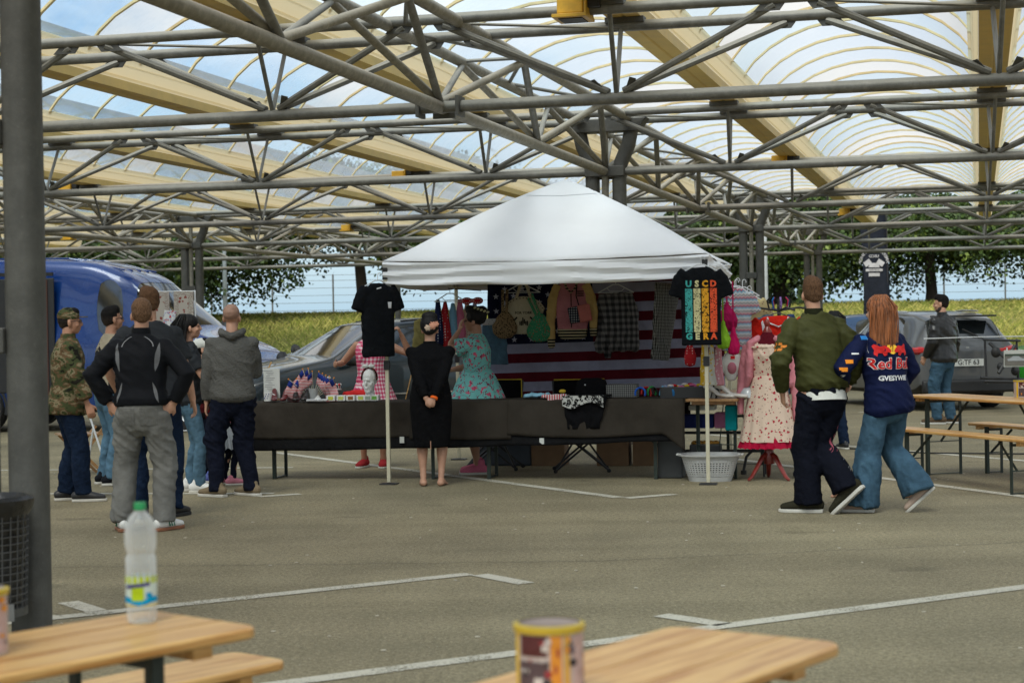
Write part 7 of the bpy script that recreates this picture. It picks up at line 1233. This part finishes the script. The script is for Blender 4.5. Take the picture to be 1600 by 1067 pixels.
# ---------------------------------------------------------------- feather banner (seen from its back, so its print is mirrored)
pb = at(1364, 410, 54); o = empty('feather_banner', (pb.x, 54, 0), R(3), 'tall dark feather banner with mirrored round club emblem behind the grey car', 'banner'); mb = MB(); mb.grid(6, 30, lambda u, v: V((-.42 + .80*u + .06*sin(v*3) + (.10*(1-v)), .03*sin(v*9 + u*2), .9 + 3.9*v - (.55*(1 - u)**2)*(v > .97)))); bn = mb.build('banner_cloth', fabric('anthracite_banner', (.018, .022, .032), .6), o); bn.modifiers.new('t', 'SOLIDIFY').thickness = .004; MB().tube([(.46, 0, 0), (.44, 0, 2.5), (.44, .0, 4.9)], .02).build('pole', MAT['black'], o)
MR = lambda x, z: Matrix.Translation((x, -.045, z)) @ Matrix.Rotation(pi/2, 4, 'X') @ Matrix.Scale(-1, 4, (1, 0, 0))
M_BP = fabric('banner_print', (.45, .46, .48), .7); put_text('lettering', 'AMERICAN CAR SHOP', .13, M_BP, o, MR(.02, 3.62), .002, arc=.42); put_text('lettering', 'USCD', .12, M_BP, o, MR(.02, 3.42), .003)
for s in (-1, 1): MB().box((.02 + s*.20, -.045, 3.22), (.22, .004, .16), M=Matrix.Rotation(s*R(35), 3, 'Y')).build('crossed_flag', M_BP, o, False)
mb = MB(); mb.prism([(.02 + .17*cos(t), 3.08 + .14*sin(t)) for t in np.linspace(0, pi, 12)], .045, .049, Matrix.Rotation(pi/2, 4, 'X')); mb.build('dome_emblem', M_BP, o, False); MB().box((.02, -.047, 3.0), (.52, .004, .08)).build('ribbon', M_BP, o, False); put_text('lettering', 'CLUB GERA', .06, MAT['dark'], o, Matrix.Translation((0, -.006, 0)) @ MR(.02, 3.0), .001); MB().box((.02, -.047, 2.86), (.34, .004, .10)).build('scroll', M_BP, o, False)
for i, tx in enumerate(('US-Fahrzeuge', 'Benzin', 'Treffen', 'Teile')): put_text('lettering', tx, .10, M_BP, o, MR(.18, 2.1 - i*.22), .002)
# ---------------------------------------------------------------- display rack behind the group, small things on the left
o = empty('display_rack', (at(272, 500, 19.6).x, 19.6, 0), R(-4), 'white wire rack with wrapped printed boards behind the tall man', 'display rack'); q = lambda a, b, r=.006: MB().tube([a, b], r, 6).build('wire', MAT['whitemetal'], o)
for x in (-.22, .24): q((x, 0, 0), (x, 0, 1.95), .009)
for z in (.4, .8, 1.2, 1.5, 1.94): q((-.22, 0, z), (.24, 0, z))
for x, w_, c, nm in ((-.14, .20, (.40, .36, .33), 'a'), (.12, .22, (.42, .39, .34), 'b')):
    b_ = MB().box((x, -.03, 1.74), (w_, .02, .40)).build('printed_board', pmat('board_print_' + nm, lambda N, L, v: ramp(N, L, noise_(N, L, scaled(N, L, v, (1, 1, 2)), 26, 3, rough=.8), [(0, c), (.5, (.22, .16, .14)), (.56, (.42, .40, .36)), (.64, (.25, .05, .05))])), o, False, .003)
    MB().box((x, -.042, 1.74), (w_*.5, .003, .30)).build('picture', pmat('picture_' + nm, dots((.4, .36, .32), (.22, .06, .05), 22, .35)), b_, False)
MB().box((-.04, -.06, 1.62), (.13, .006, .22), M=Matrix.Rotation(R(8), 3, 'Y')).build('price_card', pmat('card_print', lambda N, L, v: ramp(N, L, noise_(N, L, v, 40, 2), [(0, (.62, .62, .62)), (.52, (.05, .1, .4)), (.56, (.6, .6, .6)), (.62, (.5, .04, .04))])), o, False)
rg = random.Random(6)
for i in range(9): MB().ball((rg.uniform(-.12, .08), -.07, 1.40 + rg.uniform(-.05, .06)), .022, n=8).build('flower', fabric('flower_colour', rg.choice([(.6, .3, .03), (.5, .5, .1), (.45, .05, .2), (.55, .5, .5), (.1, .25, .05)])), o)
o = empty('wooden_chair', (at(133, 700, 18.6).x, 18.6, 0), R(25), 'low wooden folding chair behind the camouflage man', 'chair')
for a, b in (((-.2, 0, 0), (.2, 0, .5)), ((.2, 0, 0), (-.2, 0, .42)), ((-.2, .4, 0), (.2, .4, .5)), ((.2, .4, 0), (-.2, .4, .42))): MB().beam(a, b, .03, .02, (0, 1, 0)).build('leg', MAT['wood2'], o)
for i in range(5): MB().box((-.2 + i*.09, .2, .43), (.07, .44, .016)).build('slat', MAT['wood2'], o)
o = empty('folding_stand', (at(150, 700, 18.2).x, 18.2, 0), 0, 'thin white folding stand with a slanting leg beside the wooden chair', 'stand'); MB().tube([(-.16, 0, .98), (.16, -.1, .0)], .010).build('leg', MAT['whitemetal'], o); MB().tube([(-.02, 0, .55), (-.14, .15, .0)], .010).build('leg', MAT['whitemetal'], o); MB().tube([(-.16, 0, .98), (-.05, .02, .97)], .010).build('crossbar', MAT['whitemetal'], o); MB().box((-.12, 0, .88), (.07, .05, .10)).build('red_cup', fabric('red_plastic', (.4, .02, .02), .4), o, True, .02)
# print held by clips at right
o = empty('photo_print', (at(1585, 560, 22).x, 22, at(1585, 560, 22).z), R(-4), 'photo print of a silver racing car clipped to a wire at the right edge', 'photo'); MB().box((0.02, 0, 0), (.30, .004, .21), M=Matrix.Rotation(R(6), 3, 'X')).build('sheet', MAT['paper'], o, False); MB().box((0.02, -.005, .0), (.28, .003, .17)).build('picture', mat('picture_ground', (.16, .15, .13), .4), o, False); MB().box((0.02, -.0065, .055), (.28, .003, .05)).build('picture_background', mat('picture_trees', (.05, .07, .05), .4), o, False)
mb = MB(); mb.prism([(-.08, -.03), (.12, -.03), (.13, -.005), (.08, .005), (.05, .03), (-.02, .03), (-.05, .005), (-.09, -.005)], .008, .010, Matrix.Rotation(pi/2, 4, 'X')); mb.build('printed_car', mat('printed_silver', (.4, .42, .44), .4), o, False)
for x in (-.09, .13): MB().box((x, 0, .115), (.015, .02, .04)).build('clip', MAT['whitemetal'], o, False)
o = empty('stretched_wire', (at(1500, 527, 22).x, 22, 0), 0, 'thin pale wire stretched from the bicycle carrier to the right edge', 'wire'); z = at(1500, 527, 22).z; MB().tube([(-.45, 0, z - .01), (.2, 0, z), (2.2, 0, z + .0)], .007, 6).build('wire', MAT['whitemetal'], o); MB().tube([(2.2, 0, 0), (2.2, 0, z + .1)], .02).build('post', MAT['whitemetal'], o); None
# cable on the ground
o = MB().tube([(x_, y_, .012) for x_, y_ in ((2.9, 22.2), (4.0, 20.3), (4.6, 19.6), (5.4, 19.3), (6.5, 18.9), (9, 18.6))], .009, 6).build('power_cable', MAT['rubber']); tag(o, 'thin black power cable lying across the asphalt behind the right benches', 'cable')
rg = random.Random(21)
mb = MB()
for i in range(260): x_, y_ = rg.uniform(-6, 7), rg.uniform(6, 24); s = rg.uniform(.006, .018); mb.ball((x_, y_, .004), s, s*.7, .004, 5)
tag(mb.build('litter_specks', mat('pale_grit', (.5, .45, .36), .8), smooth=False), 'small pale grit and leaf specks scattered over the asphalt', 'grit', None, 'stuff')
bpy.data.scenes.remove(TS); bpy.data.materials.remove(M_TMP)
